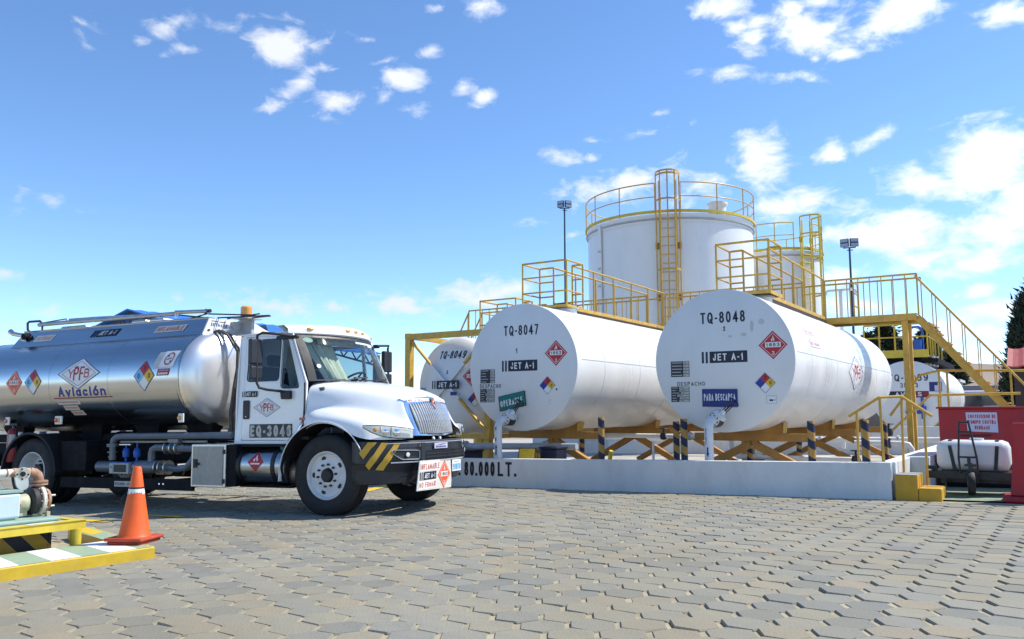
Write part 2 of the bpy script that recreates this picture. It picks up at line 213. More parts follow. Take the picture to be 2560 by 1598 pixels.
# ------------------------------------------------------------------ mesh helpers
def g(x): return .0203*max(-40, min(x, 8))          # the yard falls gently to the left
class M:
    def __init__(s, o=(0, 0, 0)): s.v = []; s.f = []; s.m = []; s.o = Vector(o); s.mats = []
    def mi(s, mat):
        if mat is None: return 0
        if mat not in s.mats: s.mats.append(mat)
        return s.mats.index(mat)
    def add(s, vs, fs, mat=None):
        b = len(s.v); k = s.mi(mat)
        s.v += [Vector(p)-s.o for p in vs]; s.f += [tuple(i+b for i in f) for f in fs]; s.m += [k]*len(fs); return s
    def box(s, x0, x1, y0, y1, z0, z1, mat=None):
        return s.add([(x, y, z) for x in (x0, x1) for y in (y0, y1) for z in (z0, z1)], [(0, 1, 3, 2), (4, 6, 7, 5), (0, 4, 5, 1), (2, 3, 7, 6), (0, 2, 6, 4), (1, 5, 7, 3)], mat)
    def bar(s, p, q, w, h=None, mat=None, up=(0, 0, 1)):
        p = Vector(p); q = Vector(q); h = h or w; d = (q-p).normalized(); u = Vector(up)
        if abs(d.dot(u)) > .98: u = Vector((0, 1, 0))
        r = d.cross(u).normalized(); u = r.cross(d).normalized()
        vs = [e+r*a*w/2+u*b*h/2 for e in (p, q) for a, b in ((-1, -1), (1, -1), (1, 1), (-1, 1))]
        return s.add(vs, [(3, 2, 1, 0), (4, 5, 6, 7), (0, 1, 5, 4), (1, 2, 6, 5), (2, 3, 7, 6), (3, 0, 4, 7)], mat)
    def tube(s, pts, r, n=8, mat=None, caps=True, closed=False):
        pts = [Vector(p) for p in pts]; k = len(pts); rr = r if isinstance(r, (list, tuple)) else [r]*k
        vs = []; prev = None
        for i, p in enumerate(pts):
            if closed: d = pts[(i+1) % k]-pts[i-1]
            else: d = pts[min(i+1, k-1)]-pts[max(i-1, 0)]
            d.normalize()
            if prev is None:
                a = Vector((0, 0, 1)) if abs(d.z) < .9 else Vector((1, 0, 0))
                x = d.cross(a).normalized()
            else: x = (prev-d*prev.dot(d)).normalized()
            prev = x; y = d.cross(x)
            vs += [p+(x*cos(2*PI*j/n)+y*sin(2*PI*j/n))*rr[i] for j in range(n)]
        fs = []
        for i in range(k if closed else k-1):
            i2 = (i+1) % k
            fs += [(i*n+j, i*n+(j+1) % n, i2*n+(j+1) % n, i2*n+j) for j in range(n)]
        if caps and not closed: fs += [tuple(range(n-1, -1, -1)), tuple(range((k-1)*n, k*n))]
        return s.add(vs, fs, mat)
    def cyl(s, p, q, r, n=12, mat=None, r2=None): return s.tube([p, q], [r, r if r2 is None else r2], n, mat)
    def lathe(s, prof, n=24, o=(0, 0, 0), ax=(0, 0, 1), mat=None, closed=False, a0=0, a1=2*PI):
        ax = Vector(ax).normalized(); t = Vector((1, 0, 0)) if abs(ax.x) < .9 else Vector((0, 1, 0)); x = ax.cross(t).normalized(); y = ax.cross(x); o = Vector(o)
        full = abs(a1-a0-2*PI) < 1e-6; c = n if full else n+1; k = len(prof)
        vs = [o+ax*h+(x*cos(a0+(a1-a0)*j/n)+y*sin(a0+(a1-a0)*j/n))*r for r, h in prof for j in range(c)]
        fs = []
        for i in range(k if closed else k-1):
            i2 = (i+1) % k
            for j in range(n):
                j2 = (j+1) % c
                fs.append((i*c+j, i*c+j2, i2*c+j2, i2*c+j))
        return s.add(vs, fs, mat)
    def poly(s, pts3, mat=None): return s.add(pts3, [tuple(range(len(pts3)))], mat)
    def grid(s, rows, mat=None, close=False):
        n = len(rows[0]); vs = [p for r in rows for p in r]
        fs = [(i*n+j, i*n+(j+1) % n, (i+1)*n+(j+1) % n, (i+1)*n+j) for i in range(len(rows)-1) for j in range(n if close else n-1)]
        return s.add(vs, fs, mat)
    def shape(s, loops, fr, off=0, mat=None, depth=0):
        """flat polygon with holes; loops of 2-D points, fr maps (u,v,offset) to 3-D"""
        tris = tessellate_polygon([[Vector((u, v, 0)) for u, v in lp] for lp in loops]); pts = [p for lp in loops for p in lp]
        s.add([fr(u, v, off) for u, v in pts], [tuple(t) for t in tris], mat)
        if depth:
            s.add([fr(u, v, off-depth) for u, v in pts], [tuple(t) for t in tris], mat)
            b = 0
            for lp in loops:
                n = len(lp); vs = [fr(u, v, off) for u, v in lp]+[fr(u, v, off-depth) for u, v in lp]
                s.add(vs, [(i, (i+1) % n, n+(i+1) % n, n+i) for i in range(n)], mat)
        return s
def obj(name, b, mat=None, parent=None, smooth=False, bevel=0, sub=0, solid=0, kind=None):
    me = bpy.data.meshes.new(name); me.from_pydata(b.v, [], b.f)
    ms = [mat] if mat else b.mats
    for k in ms: me.materials.append(MATS[k])
    if not mat and len(b.mats) > 1: me.polygons.foreach_set('material_index', b.m)
    bm = bmesh.new(); bm.from_mesh(me); bmesh.ops.remove_doubles(bm, verts=bm.verts, dist=.00015); bmesh.ops.recalc_face_normals(bm, faces=bm.faces) if smooth != 'raw' else None; bm.to_mesh(me); bm.free()
    o = bpy.data.objects.new(name, me); COL.objects.link(o)
    if parent: o.parent = parent
    if smooth:
        me.polygons.foreach_set('use_smooth', [True]*len(me.polygons))
        if smooth != 'raw' and not sub: me.set_sharp_from_angle(angle=math.radians(38))
    if sub: q = o.modifiers.new('sub', 'SUBSURF'); q.levels = sub; q.render_levels = sub
    if solid: q = o.modifiers.new('solid', 'SOLIDIFY'); q.thickness = solid; q.offset = -1
    if bevel: q = o.modifiers.new('bevel', 'BEVEL'); q.width = bevel; q.segments = 2; q.limit_method = 'ANGLE'; q.angle_limit = .6
    if kind: o['kind'] = kind
    return o
def tag(o, label=None, cat=None, group=None, kind=None):
    if label: o['label'] = label
    if cat: o['category'] = cat
    if group: o['group'] = group
    if kind: o['kind'] = kind
    return o
def thing(name, label, cat, loc=(0, 0, 0), group=None, rot=None):
    o = bpy.data.objects.new(name, None); COL.objects.link(o); o.location = loc; o.empty_display_size = .1
    if rot: o.rotation_euler = rot
    return tag(o, label, cat, group)
def dup(root, loc, label=None, rotz=None):
    r = root.copy(); COL.objects.link(r); r.location = loc
    if rotz is not None: r.rotation_euler = (0, 0, rotz)
    if label: r['label'] = label
    for ch in list(root.children):
        c = ch.copy(); COL.objects.link(c); c.parent = r
        for gch in ch.children:
            d = gch.copy(); COL.objects.link(d); d.parent = c
    return r
def rrect(pts, r, n=4):
    """round the corners of a convex outline"""
    out = []; k = len(pts)
    for i in range(k):
        p = Vector(pts[i]); a = Vector(pts[i-1]); c = Vector(pts[(i+1) % k]); u = (a-p); w = (c-p); d = min(r, u.length*.45, w.length*.45)
        p0 = p+u.normalized()*d; p1 = p+w.normalized()*d
        for j in range(n+1):
            t = j/n; out.append(tuple(p0*(1-t)**2+p*2*t*(1-t)+p1*t*t))
    return out
# ------------------------------------------------------------------ lettering
def arc_(cx, cy, rx, ry, a0, a1, n=9): return [(cx+rx*cos(math.radians(a0+(a1-a0)*i/n)), cy+ry*sin(math.radians(a0+(a1-a0)*i/n))) for i in range(n+1)]
def ell(cx, cy, rx, ry): return arc_(cx, cy, rx, ry, 90, 450, 20)
_P = [(0, 0), (0, 1), (.62, 1)]+arc_(.62, .74, .38, .26, 90, -90)+[(0, .48)]
GL = {'A': (1.05, [(0, 0), (.5, 1), (1, 0)], [(.2, .3), (.8, .3)]), 'B': (1, [(0, 0), (0, 1), (.6, 1)]+arc_(.6, .77, .36, .23, 90, -90)+[(0, .54)], [(.6, .54)]+arc_(.62, .27, .38, .27, 90, -90)+[(0, 0)]),
 'C': (1, arc_(.52, .5, .52, .5, 50, 310, 14)), 'D': (1, [(0, 0), (0, 1), (.45, 1)]+arc_(.45, .5, .55, .5, 90, -90)+[(0, 0)]), 'E': (.88, [(1, 0), (0, 0), (0, 1), (1, 1)], [(0, .52), (.9, .52)]), 'F': (.85, [(0, 0), (0, 1), (1, 1)], [(0, .5), (.85, .5)]),
 'G': (1.05, arc_(.52, .5, .52, .5, 50, 330, 14)+[(1, .46), (.58, .46)]), 'H': (1, [(0, 0), (0, 1)], [(1, 0), (1, 1)], [(0, .52), (1, .52)]), 'I': (.3, [(.5, 0), (.5, 1)]), 'J': (.8, [(.9, 1), (.9, .3)]+arc_(.45, .3, .45, .3, 0, -175)), 'K': (1, [(0, 0), (0, 1)], [(.95, 1), (.05, .42)], [(.35, .62), (1, 0)]), 'L': (.85, [(0, 1), (0, 0), (1, 0)]),
 'M': (1.25, [(0, 0), (0, 1), (.5, .25), (1, 1), (1, 0)]), 'N': (1.05, [(0, 0), (0, 1), (1, 0), (1, 1)]), 'O': (1.1, ell(.5, .5, .5, .5)), '0': (.95, ell(.5, .5, .5, .5)), 'Q': (1.1, ell(.5, .5, .5, .5), [(.6, .28), (1, -.06)]), 'P': (.95, _P), 'R': (1, _P, [(.5, .48), (1, 0)]),
 'S': (.98, arc_(.5, .74, .46, .26, 30, 270, 10)+arc_(.5, .26, .5, .22, 90, -155, 10)), 'T': (.98, [(0, 1), (1, 1)], [(.5, 1), (.5, 0)]), 'U': (1, [(0, 1), (0, .34)]+arc_(.5, .34, .5, .34, 180, 360)+[(1, 1)]), 'V': (1.02, [(0, 1), (.5, 0), (1, 1)]), 'X': (1, [(0, 0), (1, 1)], [(0, 1), (1, 0)]), 'Y': (1, [(0, 1), (.5, .48), (1, 1)], [(.5, .48), (.5, 0)]),
 '1': (.62, [(.08, .74), (.6, 1), (.6, 0)]), '2': (.95, arc_(.5, .71, .47, .29, 172, -30, 10)+[(0, 0), (1, 0)]), '3': (.95, arc_(.46, .755, .44, .245, 155, -90, 9)+arc_(.46, .255, .52, .255, 90, -155, 10)), '4': (1, [(.74, 0), (.74, 1), (0, .27), (1, .27)]), '5': (.95, [(.92, 1), (.16, 1), (.08, .5)]+arc_(.46, .32, .52, .32, 130, -155, 10)), '6': (.95, arc_(.55, .6, .5, .4, 50, 165, 7)+[(.02, .4)]+arc_(.5, .31, .48, .31, 180, 540, 18)),
 '7': (.92, [(0, 1), (1, 1), (.34, 0)]), '8': (.95, ell(.5, .76, .42, .24), ell(.5, .26, .5, .26)), '9': (.95, arc_(.45, .4, .5, .4, 230, 345, 7)+[(.98, .6)]+arc_(.5, .69, .48, .31, 0, 360, 18)), '-': (.5, [(0, .42), (1, .42)]), '.': (.32, [(.15, .05), (.85, .05)]), ' ': (.45,),
 'a': (.9, ell(.48, .29, .46, .29), [(.96, .6), (.96, 0)]), 'v': (.9, [(0, .6), (.5, 0), (1, .6)]), 'i': (.3, [(.5, 0), (.5, .6)], [(.5, .80), (.5, .92)]), 'c': (.85, arc_(.52, .3, .52, .3, 45, 315, 12)), '\u00f3': (.95, ell(.5, .3, .5, .3), [(.4, .76), (.7, .98)]), 'n': (.9, [(0, 0), (0, .6)], [(0, .34)]+arc_(.5, .32, .5, .28, 175, 0, 8)+[(1, 0)]), 'm': (1.4, [(0, 0), (0, .6)], [(0, .34)]+arc_(.25, .32, .25, .28, 175, 0, 6)+[(.5, 0)], [(.5, .34)]+arc_(.75, .32, .25, .28, 175, 0, 6)+[(1, 0)])}
def stroke(b, pts, t, fr, off, mat):
    closed = (Vector(pts[0])-Vector(pts[-1])).length < 1e-6 and len(pts) > 3
    q = [Vector(pts[0])]
    for p in pts[1:]:
        p = Vector(p); k = int((p-q[-1]).length/.06)+1; s0 = q[-1]
        q += [s0+(p-s0)*i/k for i in range(1, k+1)]
    if closed: q = q[:-1]
    n = len(q); L0, L1 = [], []
    for i in range(n):
        p = q[i]; a = q[i-1] if (i or closed) else None; c = q[(i+1) % n] if (i < n-1 or closed) else None
        d0 = (p-a).normalized() if a is not None else None; d1 = (c-p).normalized() if c is not None else None
        if d0 is None: d0 = d1
        if d1 is None: d1 = d0
        n0 = Vector((-d0.y, d0.x)); n1 = Vector((-d1.y, d1.x)); m = (n0+n1)
        m = m.normalized() if m.length > .2 else n1
        k = 1/max(.5, m.dot(n1)); e = Vector((0, 0))
        if not closed and i == 0: e = -d1*t*.5
        if not closed and i == n-1: e = d0*t*.5
        L0.append(p+m*k*t*.5+e); L1.append(p-m*k*t*.5+e)
    vs = [fr(x, y, off) for x, y in L0]+[fr(x, y, off) for x, y in L1]
    b.add(vs, [(i, (i+1) % n, n+(i+1) % n, n+i) for i in range(n if closed else n-1)], mat)
def text(b, s, fr, u0, v0, u1, v1, off, mat, bold=0.01, shear=0.0):
    """sans-serif lettering drawn from strokes, fitted to the box u0..u1, v0..v1"""
    H = v1-v0; wt = .15+bold*2; ws = [GL[ch][0] for ch in s]
    cell = (u1-u0)/(sum(ws)+.36*(len(s)-1)); t = min(wt*H, cell*.42); u = u0; k = 0
    low = any(ch in 'ó' for ch in s)
    for ch, w in zip(s, ws):
        if ch == '.': b.add([fr(u+x, v0+y, off) for x, y in ((cell*w/2-t*.6, 0), (cell*w/2+t*.6, 0), (cell*w/2+t*.6, t*1.2), (cell*w/2-t*.6, t*1.2))], [(0, 1, 2, 3)], mat)
        for st in GL[ch][1:] if ch != '.' else ():
            i0, i1 = (t*.5, cell*w-t*.5) if cell*w > t*1.05 else (cell*w*.5, cell*w*.5)
            pts = [(u+i0+x*(i1-i0), v0+t*.5+y*(H-t)) for x, y in st]
            pts = [(x+shear*(y-v0), y) for x, y in pts]
            stroke(b, pts, t, fr, off+.0002*(k % 3), mat); k += 1
        u += cell*(w+.36)
def plane(O, U, V):
    O = Vector(O); U = Vector(U).normalized(); V = Vector(V).normalized(); Nn = U.cross(V)
    return lambda u, v, w: O+U*u+V*v+Nn*w
def quad(b, fr, u0, v0, u1, v1, off, mat, nu=1, nv=1):
    b.grid([[fr(u0+(u1-u0)*i/nu, v0+(v1-v0)*j/nv, off) for i in range(nu+1)] for j in range(nv+1)], mat)
def diam(b, fr, cu, cv, a, h, off, mat, n=6):
    """diamond of half-width a and half-height h, gridded so that it can follow a curve"""
    b.grid([[fr(cu+a*((i-j)/n), cv+h*((i+j)/n-1), off) for i in range(n+1)] for j in range(n+1)], mat)
def band(b, fr, cu, cv, a0, h0, a1, h1, off, mat, n=6):
    R = [(1, 0), (0, 1), (-1, 0), (0, -1)]
    for k in range(4):
        (p, q), (r, t) = R[k], R[(k+1) % 4]
        rows = [[fr(cu+(p+(r-p)*i/n)*a, cv+(q+(t-q)*i/n)*h, off) for i in range(n+1)] for a, h in ((a0, h0), (a1, h1))]
        b.grid(rows, mat)
def disc(b, fr, cu, cv, r, off, mat, n=20, r2=0, sy=1):
    if r2: b.grid([[fr(cu+q*cos(2*PI*i/n), cv+q*sy*sin(2*PI*i/n), off) for i in range(n)] for q in (r2, r)], mat, close=True)
    else: b.poly([fr(cu+r*cos(2*PI*i/n), cv+r*sy*sin(2*PI*i/n), off) for i in range(n)], mat)
FLAME = [(-.5, 0), (-.55, .25), (-.25, .5), (-.3, .3), (-.12, .42), (.02, 1), (.28, .62), (.26, .42), (.42, .5), (.52, .2), (.4, 0), (.15, .05), (.22, .25), (0, .38), (-.18, .12), (-.1, 0)]
def d_flame(b, fr, cu, cv, w, h, off, mat): b.shape([[(cu+x*w, cv+y*h) for x, y in FLAME]], fr, off, mat)
e1, e2, e3 = .003, .005, .007
def decal_1863(name, fr, parent, a, h, red='p_red', cu=0, cv=0):
    b = M(); diam(b, fr, cu, cv, a, h, e1, red); band(b, fr, cu, cv, a*.86, h*.86, a*.82, h*.82, e2, 'p_white')
    quad(b, fr, cu-a*.54, cv-h*.16, cu+a*.54, cv+h*.2, e2, 'p_white', 4, 2)
    text(b, '1863', fr, cu-a*.46, cv-h*.1, cu+a*.46, cv+h*.14, e3, 'inkblack', .015)
    d_flame(b, fr, cu, cv+h*.27, a*.22, h*.42, e2, 'p_white'); text(b, '3', fr, cu-a*.09, cv-h*.7, cu+a*.09, cv-h*.42, e2, 'p_white', .015)
    return obj(name, b, None, parent, 'raw')
def decal_nfpa(name, fr, parent, a, h, cu=0, cv=0, left='p_blue', zero=True, border=True):
    b = M()
    if border: diam(b, fr, cu, cv, a, h, e1, 'p_white'); k = .94
    else: diam(b, fr, cu, cv, a, h, e1, 'p_white'); k = 1
    diam(b, fr, cu, cv+h*.5*k, a*.5*k, h*.5*k, e2, 'p_red'); diam(b, fr, cu-a*.5*k, cv, a*.5*k, h*.5*k, e2, left); diam(b, fr, cu+a*.5*k, cv, a*.5*k, h*.5*k, e2, 'p_yellow'); band(b, fr, cu, cv, a, h, a*.95, h*.95, e3, 'p_navy')
    for du, dv, t in ((.5, 0, '0'), (-.5, 0, '0'), (0, .5, '2')):
        if t == '0' and du < 0 and not zero: continue
        text(b, t, fr, cu+a*(du-.11), cv+h*(dv-.17), cu+a*(du+.11), cv+h*(dv+.17), e3, 'ink', .01)
    return obj(name, b, None, parent, 'raw')
def decal_ypfb(name, fr, parent, a, h, cu=0, cv=0, outer='p_navy'):
    b = M(); diam(b, fr, cu, cv, a, h, e1, 'p_white', 10); band(b, fr, cu, cv, a, h, a*.955, h*.955, e2, outer); band(b, fr, cu, cv, a*.80, h*.80, a*.775, h*.775, e2, outer)
    for ch, u0, u1, v in (('Y', -.5, -.24, .28), ('P', -.235, -.005, .44), ('F', .04, .24, .44), ('B', .27, .5, .28)):
        text(b, ch, fr, cu+a*u0, cv-h*v, cu+a*u1, cv+h*v, e3, 'p_red', -.01)
    return obj(name, b, None, parent, 'raw')
def decal_jet(name, fr, parent, u0, v0, u1, v1, bars, shear=0.0):
    """two bars at the left, then a dark board reading JET A-1"""
    b = M(); h = v1-v0
    sh = lambda u, v, w: fr(u+shear*(v-v0), v, w)
    for k in range(2): quad(b, sh, bars+k*(u0-bars)*.5, v0, bars+k*(u0-bars)*.5+(u0-bars)*.27, v1, e1, 'ink', 1, 2)
    quad(b, sh, u0, v0, u1, v1, e1, 'ink', 4, 2); text(b, 'JET A-1', sh, u0+(u1-u0)*.09, v0+h*.2, u1-(u1-u0)*.1, v1-h*.2, e2, 'p_white', .012)
    return obj(name, b, None, parent, 'raw')
def rail_curve(p, q, r=.02): return M().cyl(p, q, r, 8)

# ================================================================== ground
def ground():
    b = M(); xs = [-6000, -300, -40, -20, -10, 0, 8, 60, 300, 6000]; ys = [-6000, -200, 0, 8, 16, 24, 60, 300, 6000]
    b.grid([[(x, y, g(x)-.03) for x in xs] for y in ys]); obj('ground', b, 'dirt', kind='structure')
ground()
def sheet(name, mat, x0, x1, y0, y1, dz, kind='structure', parent=None):
    b = M(); n = max(1, int(abs(x1-x0)/4)); b.grid([[(x0+(x1-x0)*i/n, y, g(x0+(x1-x0)*i/n)+dz) for i in range(n+1)] for y in (y0, y1)])
    return obj(name, b, mat, parent, kind=kind)
yard = sheet('yard', 'concrete', -39, 7.9, -3, 45, -.022)
paving = sheet('pavement', 'joint_sand', -26, 3.2, -1.5, 12.55, -.010)

def paver_material():
    m = pbr('paver', (.250, .236, .186), .85, var=.16, scale=5, bump=.45, bscale=55, dirt=(.185, .165, .115), dirt_amt=.5, dirt_scale=1.2)
    nt = m.node_tree; N = nt.nodes; L = nt.links; b = N['Principled BSDF']; src = b.inputs['Base Color'].links[0].from_socket
    at = N.new('ShaderNodeAttribute'); at.attribute_name = 'tone'; at.attribute_type = 'GEOMETRY'
    inf = N.new('ShaderNodeObjectInfo'); ad = N.new('ShaderNodeMath'); ad.operation = 'ADD'
    sel = N.new('ShaderNodeMath'); sel.operation = 'MULTIPLY'; at2 = N.new('ShaderNodeAttribute'); at2.attribute_name = 'solo'; at2.attribute_type = 'OBJECT'
    L.new(inf.outputs['Random'], sel.inputs[0]); L.new(at2.outputs['Fac'], sel.inputs[1]); L.new(at.outputs['Fac'], ad.inputs[0]); L.new(sel.outputs[0], ad.inputs[1])
    cr = N.new('ShaderNodeValToRGB'); e = cr.color_ramp.elements; e[0].position = 0; e[0].color = (.80, .84, .93, 1); e[1].position = 1; e[1].color = (1.18, 1.08, .93, 1)
    for p, c in ((.12, (.74, .77, .82, 1)), (.2, (.90, .93, .99, 1)), (.5, (1, 1, 1, 1)), (.8, (1.06, 1.04, .97, 1)), (.93, (1.10, .98, .88, 1))):
        k = e.new(p); k.color = c
    L.new(ad.outputs[0], cr.inputs[0]); mx = N.new('ShaderNodeMix'); mx.data_type = 'RGBA'; mx.blend_type = 'MULTIPLY'; mx.inputs['Factor'].default_value = 1
    L.new(src, mx.inputs['A']); L.new(cr.outputs[0], mx.inputs['B']); L.new(mx.outputs['Result'], b.inputs['Base Color'])
    # world-space stains shared by all pavers: tyre-worn sand patches
    geo = N.new('ShaderNodeNewGeometry'); nz = N.new('ShaderNodeTexNoise'); nz.inputs['Scale'].default_value = .55; nz.inputs['Detail'].default_value = 7; L.new(geo.outputs['Position'], nz.inputs['Vector'])
    r = N.new('ShaderNodeMapRange'); r.inputs['From Min'].default_value = .42; r.inputs['From Max'].default_value = .68; r.inputs['To Max'].default_value = .6; L.new(nz.outputs[0], r.inputs['Value'])
    m2 = N.new('ShaderNodeMix'); m2.data_type = 'RGBA'; L.new(r.outputs[0], m2.inputs['Factor']); L.new(mx.outputs['Result'], m2.inputs['A']); m2.inputs['B'].default_value = (.205, .18, .12, 1); L.new(m2.outputs['Result'], b.inputs['Base Color'])
paver_material()
def hexagon(rad=.149):
    b = M(); R0 = [(rad*cos(PI/3*i), rad*sin(PI/3*i)*.985) for i in range(6)]
    rings = [[(x*k, y*k, z) for x, y in R0] for k, z in ((1, -.05), (1, -.008), (.955, 0))]
    b.grid(rings, close=True); b.poly(rings[2]); return b
V1, V2 = Vector((.2490, .1470)), Vector((.2415, -.1085))
def pave():
    hb = hexagon(); rnd = random.Random(3); spots = []
    for i in range(-110, 60):
        for j in range(-90, 90):
            p = V1*i+V2*j+Vector((-4.716, 4.400))
            x, y = p
            if not (-25.8 < x < 3 and 1.2 < y < 12.27): continue
            if x > -2.0 and y > 12.2: continue
            if x < -6.95 and x > -14 and y < 4.95: continue             # kerb island
            q = Vector((x, y, g(x)))-Vector((0, 0, 1.165)); d = q.dot(FW)
            if d < .8: continue
            u = q.dot(RT)/d; v = q.dot(UP)/d
            inview = abs(u) < .66 and abs(v) < .42
            if abs(u) > 1.0 or v < -.75: continue
            spots.append((d if inview else d+100, x, y))
    spots.sort()
    proto = None; rest = M(); tone = []
    for n, (d, x, y) in enumerate(spots):
        tz = rnd.gauss(0, .0022); tx = rnd.gauss(0, .006); ty = rnd.gauss(0, .006); rz = rnd.gauss(0, .02); dx = rnd.gauss(0, .003); dy = rnd.gauss(0, .003)
        if n < 300:
            if proto is None:
                o = obj('paver', hb, 'paver', paving); proto = o
                mo = proto.data
                a = mo.attributes.new('tone', 'FLOAT', 'FACE')
            else:
                o = proto.copy(); COL.objects.link(o); o.parent = paving
            o.location = (x+dx, y+dy, g(x)+tz); o.rotation_euler = (tx, ty-.0203, rz+rnd.choice((0, PI))); o['solo'] = 1.0
        else:
            Mx = Matrix.Translation((x+dx, y+dy, g(x)+tz)) @ Euler((tx, ty-.0203, rz)).to_matrix().to_4x4()
            rest.add([Mx @ Vector(v) for v in hb.v], hb.f); tone += [rnd.random()]*len(hb.f)
    me = bpy.data.meshes.new('paver_field'); me.from_pydata(rest.v, [], rest.f); me.materials.append(MATS['paver'])
    a = me.attributes.new('tone', 'FLOAT', 'FACE'); a.data.foreach_set('value', tone)
    o = bpy.data.objects.new('paver_field', me); COL.objects.link(o); o.parent = paving; o['kind'] = 'stuff'; o['solo'] = 0.0
pave()
# painted yellow lines on the yard beyond the truck
def paint_line(p, q, w):
    b = M(); p = Vector(p); q = Vector(q); d = (q-p).normalized(); n = Vector((-d.y, d.x))*w/2
    b.poly([(v.x, v.y, g(v.x)+.0065) for v in (p-n, q-n, q+n, p+n)]); return obj('yellow_line', b, 'p_yellow', paving)
paint_line((-10.9, 6.75), (-9.6, 6.85), .12); paint_line((-11.6, 5.95), (-10.0, 6.12), .16); paint_line((-10.05, 10.75), (-10.6, 12.1), .22)

# ================================================================== bund walls
def wall_prism(name, label, x0, x1, y0, y1, ztop0, ztop1, bottom=-.3, mat='wall_white', slope=True):
    t = thing(name, label, 'wall', ((x0+x1)/2, (y0+y1)/2, g((x0+x1)/2)))
    b = M(t.location); z = lambda x: (g(x) if slope else 0)
    xs = [x0+(x1-x0)*i/8 for i in range(9)]
    for i in range(8):
        a, c = xs[i], xs[i+1]
        b.add([(x, y, zz) for x in (a, c) for y in (y0, y1) for zz in (g(x)+bottom, z(x)+ztop0)], [(0, 1, 3, 2)]*(i == 0)+[(4, 6, 7, 5)]*(i == 7)+[(0, 4, 5, 1), (2, 3, 7, 6), (1, 5, 7, 3)])
    obj('wall_body', b, mat, t, bevel=.008); return t
front = wall_prism('bund_wall', 'low white wall in front of the tanks lettered 80.000 LT.', -16, -1.90, 12.42, 12.58, .494, .494)
b = M(front.location); fr = plane((-9.117, 12.42, g(-9.1)), (1, 0, .0203), (0, 0, 1))
text(b, '80.000', fr, 0, .185, .675, .436, .004, 'ink', .012); text(b, 'LT.', fr, .74, .185, 1.135, .436, .004, 'ink', .012); text(b, 'MAX.', fr, -.72, .185, -.09, .436, .004, 'ink', .012)
obj('lettering', b, None, front, 'raw')
# chipped coping edge: the sun on it is painted in as white flecks
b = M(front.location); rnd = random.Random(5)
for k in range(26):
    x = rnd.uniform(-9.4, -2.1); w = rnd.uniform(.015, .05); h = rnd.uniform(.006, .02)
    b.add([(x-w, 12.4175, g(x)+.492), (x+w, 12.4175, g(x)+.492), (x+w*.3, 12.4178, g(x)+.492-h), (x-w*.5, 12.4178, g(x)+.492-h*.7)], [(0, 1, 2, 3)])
obj('sunlit_chips', b, 'white_plain', front, 'raw')
side = wall_prism('side_wall', 'white low wall running back beside the yellow steps', -2.06, -1.86, 12.585, 14.0, .494, .494)
side2 = wall_prism('side_wall', 'sunlit white low wall behind the white bottle cart', -2.06, -1.60, 14.003, 24.5, .50, .50)
rear = wall_prism('rear_wall', 'long grey low wall behind the horizontal tanks', -16, 1.5, 26.0, 26.2, .78, .78, mat='wall_white')
bund_floor = sheet('bund_floor', 'concrete', -16, -2.06, 12.58, 26, -.008)
pad = sheet('green_pad', 'green_paint', -1.9, 3.2, 12.50, 17.5, .012)

# ================================================================== yellow steps and their handrail
st = thing('concrete_steps', 'yellow painted concrete steps at the end of the white wall', 'steps', (-1.6, 12.7, -.03))
b = M(st.location); b.box(-1.855, -1.574, 12.425, 13.0, -.2, .295); obj('upper_step', b, 'step_yellow', st, bevel=.012)
b = M(st.location); b.box(-1.572, -1.290, 12.425, 12.99, -.2, .133); obj('lower_step', b, 'step_yellow', st, bevel=.02)
b = M(st.location); b.box(-1.853, -1.576, 12.43, 12.998, .2955, .299); obj('worn_tread', b, 'grey_concrete', st)
def handrail(name, label, path, posts, loc, r=.021, mat='yellow'):
    t = thing(name, label, 'handrail', loc); b = M(loc); b.tube(path, r, 8); obj('top_rail', b, mat, t, True)
    for p, q in posts: b = M(loc); b.cyl(p, q, r*.85, 8); obj('post', b, mat, t, True)
    return t
handrail('handrail', 'yellow handrail in front of the tank beside the steps', [(-2.46, 12.7, 1.085), (-2.04, 12.7, 1.352), (-1.78, 12.88, 1.365), (-1.40, 12.88, 1.085)],
         [((-2.352, 12.68, .45), (-2.352, 12.7, 1.15)), ((-2.02, 12.68, .45), (-2.04, 12.7, 1.35)), ((-1.80, 12.88, .299), (-1.78, 12.88, 1.365)), ((-1.507, 12.88, .133), (-1.50, 12.88, 1.16))], (-1.9, 12.7, .3))

